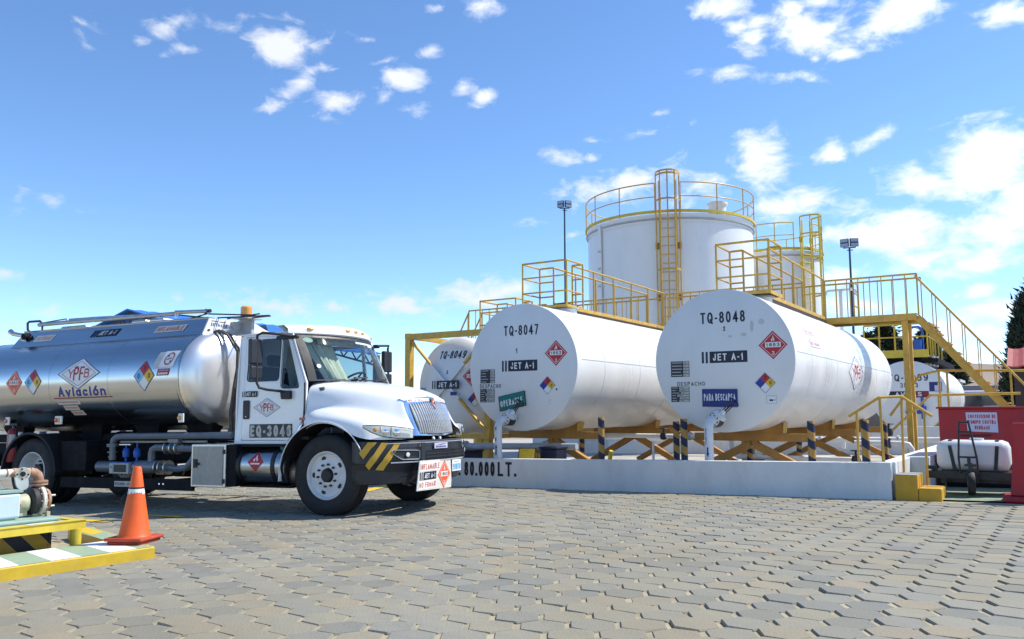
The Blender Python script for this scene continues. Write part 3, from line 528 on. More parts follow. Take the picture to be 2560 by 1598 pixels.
# ================================================================== horizontal tanks
def htank(name, label, X, Y0, Y1, R, zc, saddles, seams, head=.35):
    base = (X, (Y0+Y1)/2, g(X)); t = thing(name, label, 'storage tank', base); o = (0, 0, 0)
    b = M(base); ey = (0, 1, 0)
    prof = [(R, Y0+.012), (R, Y1)]+[(R*cos(a), Y1+head*sin(a)) for a in [PI/2*i/6 for i in range(1, 7)]]
    b.lathe(prof, 72, (X, 0, zc), ey); obj('shell', b, 'tank_white', t, True)
    b = M(base); b.lathe([(0, Y0), (R-.012, Y0), (R+.004, Y0+.012), (R, Y0+.02)], 72, (X, 0, zc), ey); obj('end_plate', b, 'tank_face', t, True)
    for y in seams:
        b = M(base); b.lathe([(R-.001, y-.012), (R+.004, y-.006), (R+.004, y+.006), (R-.001, y+.012)], 72, (X, 0, zc), ey); obj('weld_seam', b, 'tank_white', t, True)
    b = M(base); b.bar((X+R*.998, Y0+.2, zc+.12), (X+R*.998, Y1-.1, zc+.12), .006, .012); obj('weld_seam', b, 'tank_white', t)
    for y in saddles:
        b = M(base); w = .58; n = 14; zb = .76
        top = [(w*(-1+2*i/n), zc-math.sqrt(R*R-(w*(-1+2*i/n))**2)+.002) for i in range(n+1)]
        frm = lambda u, v, off, y=y: (X+u, y-off, v)
        b.shape([[(-w, zb), (w, zb)]+top[::-1]], frm, .06, None, .12)
        b.box(X-1.06, X+1.06, y-.07, y+.07, zb-.14, zb+.0); obj('saddle', b, 'shaded_ochre', t)
        for sgn in (-1, 1):
            b = M(base); b.add([(X+sgn*(w+.004), y-.10, zb+.008), (X+sgn*(w+.004), y+.10, zb+.008), (X+sgn*(w+.03), y+.14, top[0][1]-.004), (X+sgn*(w+.03), y-.14, top[0][1]-.004)], [(0, 1, 2, 3)])
            obj('gusset', b, 'yellow', t, solid=.014)
            b = M(base); b.bar((X+sgn*.05, y, zb-.2), (X+sgn*1.42, y, g(X)-.02), .13, .13); b.bar((X+sgn*.02, y, zb-.145), (X+sgn*.16, y, zb-.27), .12, .12); obj('leg', b, 'shaded_ochre', t)
    return t, base
def face_frame(X, Y0, zc): return plane((X, Y0, zc), (1, 0, 0), (0, 0, 1))
def letter(t, base, fr, s, u0, v0, u1, v1, mat='ink', bold=.008, off=e1, shear=0.0):
    b = M(base); text(b, s, fr, u0, v0, u1, v1, off, mat, bold, shear); return obj('lettering', b, None, t, 'raw')
def loc_frame(fr, base):
    bs = Vector(base); return lambda u, v, w: Vector(fr(u, v, w))-bs
def table(t, fr, u0, v0, u1, v1, split, rows, step=False):
    b = M(); quad(b, fr, u0, v0, u1, v1, e1, 'p_black2'); h = (v1-v0)/rows
    rnd = random.Random(int(u0*1000) % 97)
    for k in range(rows):
        s = split if not step else u0+(u1-u0)*(.45 if k in (0, rows-1) else rnd.uniform(.28, .55))
        quad(b, fr, s, v0+h*k+h*.1, u1-.008, v0+h*(k+1)-h*.1, e2, 'p_shelf')
        quad(b, fr, u0+.02, v0+h*k+h*.38, u0+.02+(s-u0-.04)*rnd.uniform(.5, 1), v0+h*k+h*.62, e2, 'p_shelf')
        quad(b, fr, s+.02, v0+h*k+h*.4, s+.02+(u1-s-.05)*rnd.uniform(.4, .95), v0+h*k+h*.6, e3, 'p_black2')
    return obj('data_table', b, None, t, 'raw')
def tank_valve(label, X, Y0, z, wheel, mat_wheel, arrow=False, body='valve_black'):
    """outlet elbow in front of a tank: pipe up from the ground, flanges, dark wafer valve, slanting stem and handwheel"""
    yb = Y0-.50; r = .072; t = thing('outlet_valve', label, 'pipe valve', (X, yb, g(X)))
    o = t.location; b = M(o); pts = [(X, yb, g(X)-.02), (X, yb, z-.17)]+[(X, yb+.17*(1-cos(a)), z-.17+.17*sin(a)) for a in [PI/2*i/6 for i in range(1, 7)]]+[(X, yb+.22, z)]
    b.tube(pts, r, 16); obj('elbow_pipe', b, 'pipe_white', t, True)
    for y, w, fr_ in ((yb+.205, .022, .108), (yb+.433, .022, .128)):
        b = M(o); b.cyl((X, y, z), (X, y+w, z), fr_, 24); obj('flange', b, 'pipe_white', t, True)
        b = M(o)
        for k in range(8): a = PI/8+k*PI/4; b.cyl((X+fr_*.82*cos(a), y-.012, z+fr_*.82*sin(a)), (X+fr_*.82*cos(a), y+w+.012, z+fr_*.82*sin(a)), .011, 6)
        obj('bolt_ring', b, 'valve_black', t)
    b = M(o); b.cyl((X, yb+.228, z), (X, yb+.432, z), .118, 24); obj('valve_body', b, body, t, True)
    b = M(o); b.cyl((X, yb+.456, z), (X, Y0+.01, z), r, 16); obj('nozzle', b, 'pipe_white', t, True)
    w = Vector(wheel); c = Vector((X, yb+.33, z)); d = (w-c).normalized()
    b = M(o); b.cyl(c+d*.10, c+d*.135, .12, 20); b.cyl(c+d*.14, c+d*.165, .115, 20); b.cyl(c+d*.165, c+d*.24, .05, 10, None, .035); obj('bonnet', b, 'pipe_white', t, True)
    b = M(o); b.cyl(c+d*.2, w+d*.05, .014, 8); s = d.cross(Vector((0, 1, 0))).normalized()
    for k in (-1, 1): b.bar(c+d*.2+s*.035*k, w-d*.02+s*.035*k, .014)
    obj('stem', b, 'valve_black', t)
    b = M(o); x = d.cross(Vector((.3, .8, .1))).normalized(); y = d.cross(x); R = .088
    b.tube([w+(x*cos(a)+y*sin(a))*R for a in [2*PI*i/18 for i in range(18)]], .013, 7, closed=True)
    for k in range(3): b.cyl(w, w+(x*cos(k*2.1)+y*sin(k*2.1))*R, .009, 6)
    obj('handwheel', b, mat_wheel, t, True)
    fr = plane((X, yb-r-.001, 0), (1, 0, 0), (0, 0, 1)); zz = g(X)
    cf = lambda u, v, w_: Vector((X+(r+w_)*sin(u/r), yb-(r+w_)*cos(u/r), v))-Vector(o)
    if arrow:
        b = M(); b.shape([[(-.012, .58), (.012, .58), (.012, .49), (.024, .49), (0, .42), (-.024, .49), (-.012, .49)]], cf, e1, 'p_navy')
        for k, ch in enumerate('DESCARGA'): text(b, ch, cf, -.034, .86-k*.032, -.010, .886-k*.032, e1, 'p_navy')
        obj('flow_marking', b, None, t, 'raw')
    else:
        b = M(); b.shape([[(-.012, .36), (.012, .36), (.012, .5), (.022, .5), (0, .57), (-.022, .5), (-.012, .5)]], cf, e1, 'ink')
        for k in range(2): quad(b, cf, -.016, .62+k*.2, .008, .68+k*.2, e1, 'p_navy')
        obj('flow_marking', b, None, t, 'raw')
    return t

# ---- tank 8048 (right) ----
X8, Y8, Z8, R8 = -4.61, 13.6, 2.012, 1.2
t8, b8 = htank('storage_tank', 'white horizontal fuel tank marked TQ-8048 behind the wall', X8, Y8, 23.2, R8, Z8, (15.1, 19.0, 22.5), (14.75, 16.75, 18.6, 21.0))
f8 = face_frame(X8, Y8, Z8); l8 = loc_frame(f8, b8)
letter(t8, b8, f8, 'TQ-8048', -0.36, 0.635, 0.412, 0.828, bold=.0)
letter(t8, b8, f8, '2', .032, .498, .07, .575, bold=.02)
decal_jet('jet_sign', l8, t8, -.216, -.04, .431, .155, -.354)
decal_1863('hazard_diamond', l8, t8, .235, .235, cu=.857, cv=.223); decal_nfpa('hazard_diamond', l8, t8, .167, .170, cu=.711, cv=-.393, zero=False)
table(t8, l8, -.918, -.26, -.582, .01, -.69, 5); table(t8, l8, -.922, -.692, -.59, -.427, -.7, 6, True)
letter(t8, b8, f8, 'DESPACHO', -.808, -.418, -.309, -.350, bold=0, mat='ink')
b = M(); quad(b, l8, .72, -.73, .89, -.60, e1, 'p_grey'); quad(b, l8, .73, -.72, .88, -.61, e2, 'p_white'); quad(b, l8, .77, -.69, .83, -.66, e3, 'p_black2'); quad(b, l8, .845, -.68, .865, -.665, e3, 'p_black2'); obj('small_label', b, None, t8, 'raw')
b = M()
for u, v, w, h in ((.38, .42, .05, .03), (.52, .55, .03, .10), (.68, .62, .05, .05), (.15, .40, .04, .02)): disc(b, l8, u, v, w, e1*.5, 'p_grey', 10, 0, h/w)
obj('scuff_mark', b, None, t8, 'raw')
# print on the flank follows the shell
def flank(X, R, zc, base):
    bs = Vector(base); return lambda u, v, w: Vector((X+(R+w)*cos(v/R), u, zc+(R+w)*sin(v/R)))-bs
k8_ = flank(X8, R8, Z8, b8)
decal_ypfb('company_emblem', k8_, t8, .82, .36, cu=18.62, cv=-.06)
b = M()
for v0, v1, u0, u1, n in ((.50, .62, 14.8, 15.45, 2), (.26, .40, 14.85, 15.55, 2)):
    quad(b, k8_, u0, v0, u1, v1, e1*.5, 'p_pink', 4, 2); quad(b, k8_, u0+.02, v0+.012, u1-.02, v1-.012, e1, 'p_white', 4, 2)
text(b, 'INFLAMABLE', k8_, 14.86, .53, 15.39, .59, e2, 'p_pink'); text(b, 'NO FUMAR', k8_, 14.9, .295, 15.5, .365, e2, 'p_pink'); obj('warning_print', b, None, t8, 'raw')
sg = thing('hanging_sign', 'blue board reading PARA DESCARGA on tank TQ-8048', 'sign', (X8-.06, Y8-.04, Z8-.63)); so_ = sg.location
fs = plane((X8, Y8-.02, Z8), (1, -.02, .0), (0, 0, 1)); lf = loc_frame(fs, so_)
b = M(); b.shape([[(-.362, -.775), (.248, -.785), (.248, -.485), (-.362, -.475)]], lf, 0, 'p_navy', .012); obj('board', b, None, sg)
b = M(); quad(b, lf, -.35, -.765, .236, -.49, e1, 'p_navy'); text(b, 'PARA DESCARGA', lf, -.33, -.675, .215, -.56, e2, 'p_white', .004); obj('lettering', b, None, sg, 'raw')
tank_valve('white elbow pipe and black valve with blue handwheel under the PARA DESCARGA board', X8-.09, Y8, Z8-1.0, (X8+.25, Y8-.22, Z8-.70), 'p_navy', True)

# ---- tank 8047 (middle) ----
X7, Y7, Z7, R7 = -8.49, 13.4, 2.015, 1.215
t7, b7 = htank('storage_tank', 'white horizontal fuel tank marked TQ-8047 with green board', X7, Y7, 22.6, R7, Z7, (14.65, 18.5, 21.8), (14.55, 16.2, 17.8, 20.2))
f7 = face_frame(X7, Y7, Z7); l7 = loc_frame(f7, b7)
letter(t7, b7, f7, 'TQ-8047', -0.4, 0.612, 0.385, 0.808, bold=.0)
letter(t7, b7, f7, '1', -.128, .27, -.08, .365, bold=.02)
decal_jet('jet_sign', l7, t7, -.301, -.08, .36, .13, -.445)
decal_1863('hazard_diamond', l7, t7, .243, .243, cu=.77, cv=.236); decal_nfpa('hazard_diamond', l7, t7, .173, .171, cu=.58, cv=-.364, zero=False)
table(t7, l7, -.957, -.30, -.613, -.027, -.72, 5); table(t7, l7, -.964, -.672, -.62, -.406, -.7, 6, True)
letter(t7, b7, f7, 'DESPACHO', -.968, -.395, -.471, -.318, bold=0)
b = M(); disc(b, l7, .775, -.44, .02, e1, 'p_black2', 8)
for k in range(2): quad(b, l7, .60, -.645-k*.06, .66, -.635-k*.06, e1, 'p_grey')
obj('small_label', b, None, t7, 'raw')
sg = thing('hanging_sign', 'green board reading OPERABLE hung crooked on tank TQ-8047', 'sign', (X7-.2, Y7-.04, Z7-.65)); so_ = sg.location
U = Vector((.608, -.02, .098)).normalized(); fs = plane((X7-.52, Y7-.02, Z7-.56), U, (-.04, 0, 1)); fs2 = lambda u, v, w: Vector((X7-.485, Y7-.025-w, Z7-.852))+Vector((.605, 0, .112))*u+Vector((-.036, 0, .285))*v
lf = loc_frame(fs2, so_)
b = M(); b.shape([[(0, 0), (1, 0), (1, 1), (0, 1)]], lf, 0, 'p_black2', .012); obj('board', b, None, sg)
b = M(); quad(b, lf, .02, .04, .98, .96, e1, 'p_green'); text(b, 'OPERABLE', lf, .06, .26, .90, .66, e2, 'p_white', .006); obj('lettering', b, None, sg, 'raw')
tank_valve('white elbow pipe and black valve with black handwheel under the OPERABLE board', X7-.20, Y7, Z7-1.0, (X7+.10, Y7-.22, Z7-.69), 'valve_black')

# ---- tank container 8049 (left, in a yellow frame) ----
X9, Y9, Z9, R9 = -11.55, 15.0, 1.77, 1.13
c9 = thing('tank_container', 'white tank marked TQ-8049 inside a yellow steel frame', 'tank container', (X9, 18, g(X9))); b9 = c9.location
b = M(b9); b.lathe([(0, Y9+.10)]+[(R9*sin(a), Y9+.10+.42*(1-cos(a))) for a in [PI/2*i/10 for i in range(1, 11)]]+[(R9, 20.6)]+[(R9*cos(a), 20.6+.4*sin(a)) for a in [PI/2*i/6 for i in range(1, 7)]], 64, (X9, 0, Z9), (0, 1, 0)); obj('vessel', b, 'tank_face', c9, True)
xl, xr, zb, zt = X9-1.22, X9+1.22, .56, 3.0; wbar = .155
for y in (Y9, 20.95):
    for x in (xl+wbar/2, xr-wbar/2): b = M(b9); b.box(x-wbar/2, x+wbar/2, y, y+wbar, zb, zt); obj('corner_post', b, 'yellow', c9, bevel=.006)
    b = M(b9); b.box(xl+wbar, xr-wbar, y+.004, y+wbar-.01, zt-.14, zt-.006); obj('cross_beam', b, 'yellow', c9); b = M(b9); b.box(xl+wbar, xr-wbar, y+.004, y+wbar-.01, zb+.004, zb+.13); obj('cross_beam', b, 'yellow', c9)
    for x in (xl+.09, xr-.09):
        for z in (zt-.06, zb+.06): b = M(b9); b.box(x-.092, x+.092, y-.012, y+.17, z-.065, z+.065); obj('corner_casting', b, 'yellow', c9, bevel=.01)
for x in (xl+.07, xr-.07):
    for z in (zt-.08, zb+.06): b = M(b9); b.bar((x, Y9+.17, z), (x, 20.95, z), .10); obj('side_rail', b, 'yellow', c9)
for p, q in (((xl+.17, zt-.2), (xr-.17, zb+.2)), ((xr-.17, zt-.2), (xl+.17, zb+.2))):
    
    for f0, f1, mt in ((0, .27, 'yellow'), (.2702, .66, 'tank_face'), (.6602, 1, 'yellow')):
        b = M(b9); b.bar((p[0]+(q[0]-p[0])*f0, Y9+.075, p[1]+(q[1]-p[1])*f0), (p[0]+(q[0]-p[0])*f1, Y9+.075, p[1]+(q[1]-p[1])*f1), .075, .05); obj('brace', b, mt, c9)
for s_ in (-1, 1):
    b = M(b9); b.bar((X9+s_*1.03, Y9+.12, zt-.1), (X9+s_*.62, Y9+1.3, zt-.22), .06); obj('brace', b, 'yellow', c9)
    b = M(b9); b.bar((X9+s_*1.15, Y9+.17, 1.25), (X9+s_*1.15, Y9+1.4, 2.8), .05); obj('brace', b, 'yellow', c9)
f9 = lambda u, v, w: Vector((X9+u, Y9+.10+.42*(1-math.sqrt(max(0, 1-min(.99, (u*u+v*v)/R9**2))))-w-.004, Z9+v)); l9 = loc_frame(f9, b9)
f9p = plane((X9, Y9+.04, Z9), (1, 0, 0), (0, 0, 1)); l9p = loc_frame(f9p, b9)
letter(c9, b9, f9, 'TQ-8049', -0.336, 0.61, 0.4, 0.787, bold=.0, shear=.18); letter(c9, b9, f9, '3', -.07, .25, -.02, .335, bold=.01)
decal_jet('jet_sign', l9p, c9, -.291, -.09, .355, .10, -.42)
decal_1863('hazard_diamond', l9, c9, .22, .23, cu=.61, cv=.19); decal_nfpa('hazard_diamond', l9, c9, .16, .165, cu=.67, cv=-.335, zero=False)
table(c9, l9, -.96, -.22, -.74, -.05, -.85, 3)
b = M(b9); b.box(X9+.12, X9+.30, Y9+.02, Y9+.03, Z9-.24, Z9-.16); obj('small_plate', b, 'p_navy', c9)
for x in (xl+.12, xr-.3, xr-.12):
    b = M(b9); b.box(x-.08, x+.08, Y9+.02, Y9+.2, g(x)-.05, zb); obj('leg', b, 'yellow', c9)

# ---- small tank 8039 further back on the right ----
XA, YA, ZA, RA = -4.05, 31.0, 1.66, 1.19
ta, ba = htank('storage_tank', 'smaller white tank marked 8039 AVGAS behind the stairs', XA, YA, 37.5, RA, ZA, (32.3, 36), (33.5, 35.2))
fa = face_frame(XA, YA, ZA); la = loc_frame(fa, ba)
letter(ta, ba, fa, 'TQ-8039', -.62, .50, .62, .74, bold=.006); letter(ta, ba, fa, '35 m3', -.25, .28, .30, .44, bold=.004)
b = M(); quad(b, la, -.62, -.06, .62, .16, e1, 'p_wine'); quad(b, la, -.62, -.06, .20, .16, e1*1.3, 'ink'); text(b, 'AVGAS', la, -.42, -.02, .40, .13, e3, 'p_white', .01); obj('product_sign', b, None, ta, 'raw')
b = M(); quad(b, la, .64, .14, 1.02, .46, e1, 'p_navy'); quad(b, la, .80, .16, 1.0, .44, e2, 'p_lilac'); quad(b, la, .80, .34, .90, .44, e3, 'p_navy'); obj('data_plate', b, None, ta, 'raw')
t = thing('outlet_valve', 'blue valve on the face of tank 8039', 'pipe valve', (XA+.42, YA-.2, ZA-.5)); o = t.location
b = M(o); b.cyl((XA+.42, YA-.15, ZA-.78), (XA+.42, YA-.15, ZA-.05), .05, 10); b.cyl((XA+.42, YA-.15, ZA-.35), (XA+.42, YA-.15, ZA-.5), .12, 12); b.cyl((XA-.1, YA-.15, ZA-.55), (XA+.42, YA-.15, ZA-.55), .055, 10); obj('valve_body', b, 'valve_blue', t, True)
b = M(o); b.cyl((XA+.42, YA-.15, g(XA)), (XA+.42, YA-.15, ZA-.78), .06, 10); obj('drop_pipe', b, 'pipe_white', t, True)

# ================================================================== walkways on the tanks
def rail_run(t, o, pts, zt, zmids, posts, r=.021, mat='yellow', zb=0):
    """a run of pipe railing along pts (x,y): top pipe, mid pipes and posts"""
    for k, z in enumerate([zt]+list(zmids)):
        b = M(o); b.tube([(x, y, z) for x, y in pts], r if k == 0 else r*.8, 7); obj('top_rail' if k == 0 else 'mid_rail', b, mat, t, True)
    for x, y in posts: b = M(o); b.cyl((x, y, zb), (x, y, zt), r*.95, 7); obj('post', b, mat, t, True)
def walkway(label, xl, xr, y0, y1, zd, bx0, bx1, by0, by1, zt, tank_top):
    t = thing('tank_walkway', label, 'walkway', ((xl+xr)/2, (y0+y1)/2, zd)); o = t.location
    b = M(o); b.box(xl, xr, by1, y1, zd-.02, zd); obj('deck', b, 'frame_dark', t)
    for x in (xl, xr):
        b = M(o); b.box(x-.012, x+.012, by1, y1, zd-.05, zd+.03); obj('kick_plate', b, 'yellow', t)
    b = M(o); b.box(xl-.03, xr+.03, by1, y1, zd-.205, zd-.052); obj('bearer', b, 'bearer_shade', t)  # bearer made deep and near-black to paint in the kick plate's shadow
    for k in range(4):
        y = by1+.2+(y1-by1-.4)*k/3; b = M(o); b.box(xl+.1, xr-.02, y-.04, y+.04, tank_top-.03, zd-.1); obj('support_lug', b, 'yellow', t)
    b = M(o); b.box(bx0, bx1, by0, by1, zd-.045, zd-.02); obj('platform_plate', b, 'frame_dark', t)
    for p, q in (((bx0, by0), (bx1, by0)), ((bx0, by0), (bx0, by1)), ((bx1, by0), (bx1, by1))): b = M(o); b.bar((*p, zd-.03), (*q, zd-.03), .025, .06); obj('kick_plate', b, 'yellow', t)
    mids = (zt-.31, zt-.63)
    rail_run(t, o, [(xl, by1), (bx0, by1), (bx0, by0), (bx1, by0), (bx1, by1), (xr+.0, by1)], zt, mids, [(xl, by1), (bx0, by1), (bx0, by0), (bx1, by0), (bx1, by1), (xr, by1)], zb=zd-.05)
    n = 5
    for x in (xl, xr):
        rail_run(t, o, [(x, by1+.02), (x, y1)], zt-.005, (), [(x, by1+(y1-by1)*k/n) for k in range(1, n+1)], zb=zd)
    return t
w8 = walkway('yellow railed walkway along the top of tank TQ-8048', -4.84, -4.36, 15.7, 20.25, 3.335, -5.10, -4.12, 14.88, 15.68, 4.26, Z8+R8)
w7 = walkway('yellow railed walkway along the top of tank TQ-8047', -8.86, -8.40, 15.3, 20.25, 3.345, -9.21, -8.15, 14.6, 15.30, 4.255, Z7+R7)
w9 = walkway('yellow railed platform above tank TQ-8049', -12.0, -11.5, 18.3, 20.25, 3.12, -12.32, -11.22, 17.45, 18.25, 4.02, Z9+R9)
def manhole(label, x, y, z):
    t = thing('manhole_cover', label, 'manhole', (x, y, z)); o = t.location
    b = M(o); b.cyl((x, y, z-.1), (x, y, z+.06), .27, 20); obj('neck', b, 'tank_white', t, True); b = M(o); b.cyl((x, y, z+.062), (x, y, z+.09), .32, 20); obj('lid', b, 'pipe_grey', t, True)
    b = M(o); b.tube([(x-.3, y, z+.08), (x-.2, y-.05, z+.17), (x+.05, y, z+.18), (x+.3, y+.05, z+.1)], .035, 8); obj('vent_hose', b, 'black_plastic', t, True)
manhole('manhole with black hose on top of tank TQ-8047', X7+.05, 15.0, Z7+R7-.01)
manhole('manhole with black hose on top of tank TQ-8048', X8+.1, 15.4, Z8+R8-.01)

# cross walkway joining the tanks, with a stair down at either end
def stair(t, o, x0, x1, z0, z1, y0, y1, n, zr=.82, bal=5):
    d = Vector((x1-x0, 0, z1-z0)); L_ = d.length; d.normalize(); up = Vector((-d.z, 0, d.x)) if d.x > 0 else Vector((d.z, 0, -d.x))
    for y in (y0, y1):
        b = M(o); b.bar((x0, y, z0-.06), (x1, y, z1-.06), .012, .15, up=up); b.bar((x0, y, z0+.02), (x1, y, z1+.02), .045, .014, up=up); obj('stringer', b, 'yellow', t)
        b = M(o); b.tube([(x0, y, z0+zr), (x1, y, z1+zr)], .024, 8); obj('handrail', b, 'yellow', t, True)
        for k in range(bal+1):
            f = (k+.15)/(bal+.3); x = x0+(x1-x0)*f; z = z0+(z1-z0)*f; b = M(o); b.cyl((x, y, z), (x, y, z+zr), .012, 6); obj('baluster', b, 'yellow', t, True)
    for k in range(1, n):
        f = k/n; x = x0+(x1-x0)*f; z = z0+(z1-z0)*f; b = M(o); b.box(x-.12, x+.12, y0+.012, y1-.012, z-.025, z); obj('tread', b, 'yellow', t)
ZD = 3.30; YC0, YC1 = 20.30, 20.98
cw = thing('stair_walkway', 'yellow steel bridge over the tanks with a stair at each end', 'walkway', (-6, 20.6, 0)); o = cw.location
for x0, x1 in ((-14.75, -12.02), (-11.48, -8.88), (-8.38, -4.86), (-4.34, -2.42)):
    b = M(o); b.box(x0, x1, YC0, YC1, ZD-.02, ZD); obj('deck', b, 'frame_dark', cw)
for y in (YC0-.02, YC1+.02): b = M(o); b.box(-14.75, -2.40, y-.02, y+.02, ZD-.12, ZD+.03); obj('edge_beam', b, 'yellow', cw)
for x0, x1 in ((-14.75, -12.0), (-11.5, -8.9), (-8.36, -4.86), (-4.34, -2.36)):
    n = max(3, round((x1-x0)/.24))
    b = M(o); b.cyl((x0, YC0, ZD+.92), (x1, YC0, ZD+.92), .022, 8); obj('top_rail', b, 'yellow', cw, True)
    for k in range(n+1): x = x0+(x1-x0)*k/n; b = M(o); b.cyl((x, YC0, ZD), (x, YC0, ZD+.92), .012 if k % n else .02, 6); obj('baluster', b, 'yellow', cw, True)
n = 40; b = M(o); b.cyl((-14.75, YC1, ZD+.92), (-2.36, YC1, ZD+.92), .022, 8); obj('top_rail', b, 'yellow', cw, True)
for k in range(n+1): x = -14.75+12.39*k/n; b = M(o); b.cyl((x, YC1, ZD), (x, YC1, ZD+.92), .012, 6); obj('baluster', b, 'yellow', cw, True)
for y in (YC0+.04, YC1-.04):
    for x in (-2.66, -14.5, -6.4): b = M(o); b.box(x-.06, x+.06, y-.05, y+.05, g(x)-.05, ZD-.122); obj('column', b, 'yellow', cw, bevel=.006)
stair(cw, o, -2.40, .18, ZD, g(0)+.02, YC0, YC1, 15, .88, 9)
stair(cw, o, -14.75, -16.75, ZD, g(-16)+.02, YC0, YC1, 14, .88, 7)
# gate frame seen inside the right-hand railing
b = M(o)
for x, y in ((-3.72, 20.90), (-3.72, 20.38)): b.cyl((x, y, ZD), (x, y, ZD+.85), .018, 6)
for z in (.3, .6, .85): b.cyl((-3.72, 20.90, ZD+z), (-3.72, 20.38, ZD+z), .015, 6)
obj('gate_frame', b, 'yellow', cw, True)
sp = thing('standpipe', 'white T-shaped vent pipe behind the walkway of tank TQ-8048', 'vent pipe', (-4.4, 22.4, Z8+R8)); o = sp.location
b = M(o); b.cyl((-4.4, 22.4, Z8+R8-.05), (-4.4, 22.4, 4.25), .045, 10); b.tube([(-4.78, 22.4, 4.16), (-4.76, 22.4, 4.24), (-4.7, 22.4, 4.27), (-4.1, 22.4, 4.27), (-4.04, 22.4, 4.24), (-4.02, 22.4, 4.16)], .035, 8); obj('vent_tee', b, 'pipe_white', sp, True)

# ================================================================== striped guard posts in the bund
hp = M(); hp.lathe([(0, -.15), (.058, -.15), (.058, 1.0), (.054, 1.012), (0, 1.012)], 16)
def post(x, y, h, label):
    global PP
    if PP is None: o = obj('guard_post', hp, 'hazard_post', None, True); PP = o
    else: o = PP.copy(); COL.objects.link(o)
    o.location = (x, y, g(x)); o.scale = (1, 1, h); tag(o, label, 'guard post', 'striped guard posts among the tanks'); o.rotation_euler = (0, 0, random.uniform(-.35, .35))
PP = None
post(-6.80, 13.4, 1.18, 'yellow and black post between tanks TQ-8047 and TQ-8048')
post(-5.24, 13.4, 1.13, 'taller striped post beside the rim of tank TQ-8048')
post(-5.82, 14.5, 1.08, 'striped post just left of the taller one at tank TQ-8048')
post(-3.16, 13.4, 1.06, 'striped post in front of the saddle of tank TQ-8048')
post(-2.36, 13.3, 1.06, 'striped post beside the left handrail upright')
post(-2.46, 15.6, .99, 'striped post next to the stair column foot')
post(-8.75, 16.3, .76, 'shadowed striped post beneath tank TQ-8047')
post(-4.90, 15.9, .76, 'shadowed striped post between the braces of tank TQ-8048')
post(-4.50, 18.0, .64, 'furthest striped post seen under tank TQ-8048')

# ================================================================== pipework behind the wall
def pipe_run(label, pts, r, mat, cat='pipe', extra=None):
    t = thing('pipe', label, cat, pts[0]); o = t.location; b = M(o); b.tube(pts, r, 12); obj('pipe_body', b, mat, t, True)
    if extra: extra(t, o)
    return t
def fl(positions, r, ax=(1, 0, 0), mat='pipe_grey'):
    def f(t, o):
        for p in positions: b = M(o); v = Vector(ax)*.025; b.cyl(Vector(p)-v, Vector(p)+v, r, 16); obj('flange', b, mat, t, True)
    return f
pipe_run('grey supply pipe running along behind the white wall', [(-12.5, 13.95, .42), (-9.2, 13.95, .47), (-7.6, 13.95, .50)], .065, 'pipe_grey', 'pipe', fl([(-10.2, 13.95, .455), (-8.3, 13.95, .487)], .11))
pipe_run('pale pipe running under both horizontal tanks', [(-9.0, 17.2, .62), (-5.8, 17.2, .62), (-5.7, 17.2, .60), (-5.66, 17.2, .30), (-5.56, 17.2, .22), (-3.2, 17.2, .22)], .05, 'pipe_white', 'pipe', fl([(-6.6, 17.2, .62), (-4.6, 17.2, .22)], .085))
pipe_run('long pipe in front of the rear wall', [(-13, 24.4, .28), (-2.4, 24.4, .40)], .07, 'pipe_white', 'pipe', fl([(-9, 24.4, .33), (-5.5, 24.4, .37), (-3.5, 24.4, .39)], .12))
pipe_run('upper pipe in front of the rear wall', [(-13, 24.9, .52), (-5.2, 24.9, .58), (-5.0, 24.9, .50), (-5.0, 24.9, .1)], .06, 'pipe_white')
pipe_run('thin white standpipe between the tanks', [(-6.15, 14.2, g(-6)), (-6.15, 14.2, .62)], .022, 'pipe_white')
pipe_run('pipe bend with dark valve near the yellow steps', [(-2.35, 18, .1), (-2.35, 18, .42), (-2.40, 18, .50), (-2.5, 18, .52), (-3.4, 18, .52)], .05, 'pipe_white', 'pipe', fl([(-2.75, 18, .52)], .10, (1, 0, 0), 'valve_black'))
for (x, y, z, lab) in ((-3.05, 16.2, .28, 'dark gate valve low behind the striped post'), (-7.2, 17.2, .62, 'dark valve on the pale pipe between the tanks'), (-2.75, 18, .74, 'blue-black valve wheel near the stair columns'), (-6.35, 24.4, .44, 'valve on the long pipe by the rear wall')):
    t = thing('gate_valve', lab, 'pipe valve', (x, y, z)); o = t.location
    b = M(o); b.cyl((x, y, z-.06), (x, y, z+.16), .02, 8); b.lathe([(0, -.09), (.07, -.07), (.085, 0), (.06, .07), (0, .08)], 12, (x, y, z)); obj('valve_body', b, 'valve_black', t, True)
    b = M(o); b.tube([(x+.085*cos(a), y+.085*sin(a), z+.16) for a in [2*PI*i/14 for i in range(14)]], .012, 6, closed=True); b.cyl((x-.085, y, z+.16), (x+.085, y, z+.16), .008, 5); obj('handwheel', b, 'valve_black', t, True)
sg = thing('floor_sign', 'yellow board with black lettering leaning behind the wall', 'sign', (-8.15, 12.95, g(-8.1))); o = sg.location
b = M(o); frs = plane((-8.33, 12.98, .10), (1, 0, .02), (0, .18, 1)); b.shape([[(0, 0), (.37, 0), (.37, .40), (0, .40)]], frs, 0, 'p_black2', .02); obj('board', b, None, sg)
b = M(); lf = loc_frame(frs, o); quad(b, lf, .02, .015, .355, .385, e1, 'p_yellow'); text(b, 'NO', plane(lf(.06, .36, 0), (0, .18, -1), (1, 0, .02)), 0, .05, .30, .19, e2, 'inkblack', .02); obj('lettering', b, None, sg, 'raw')
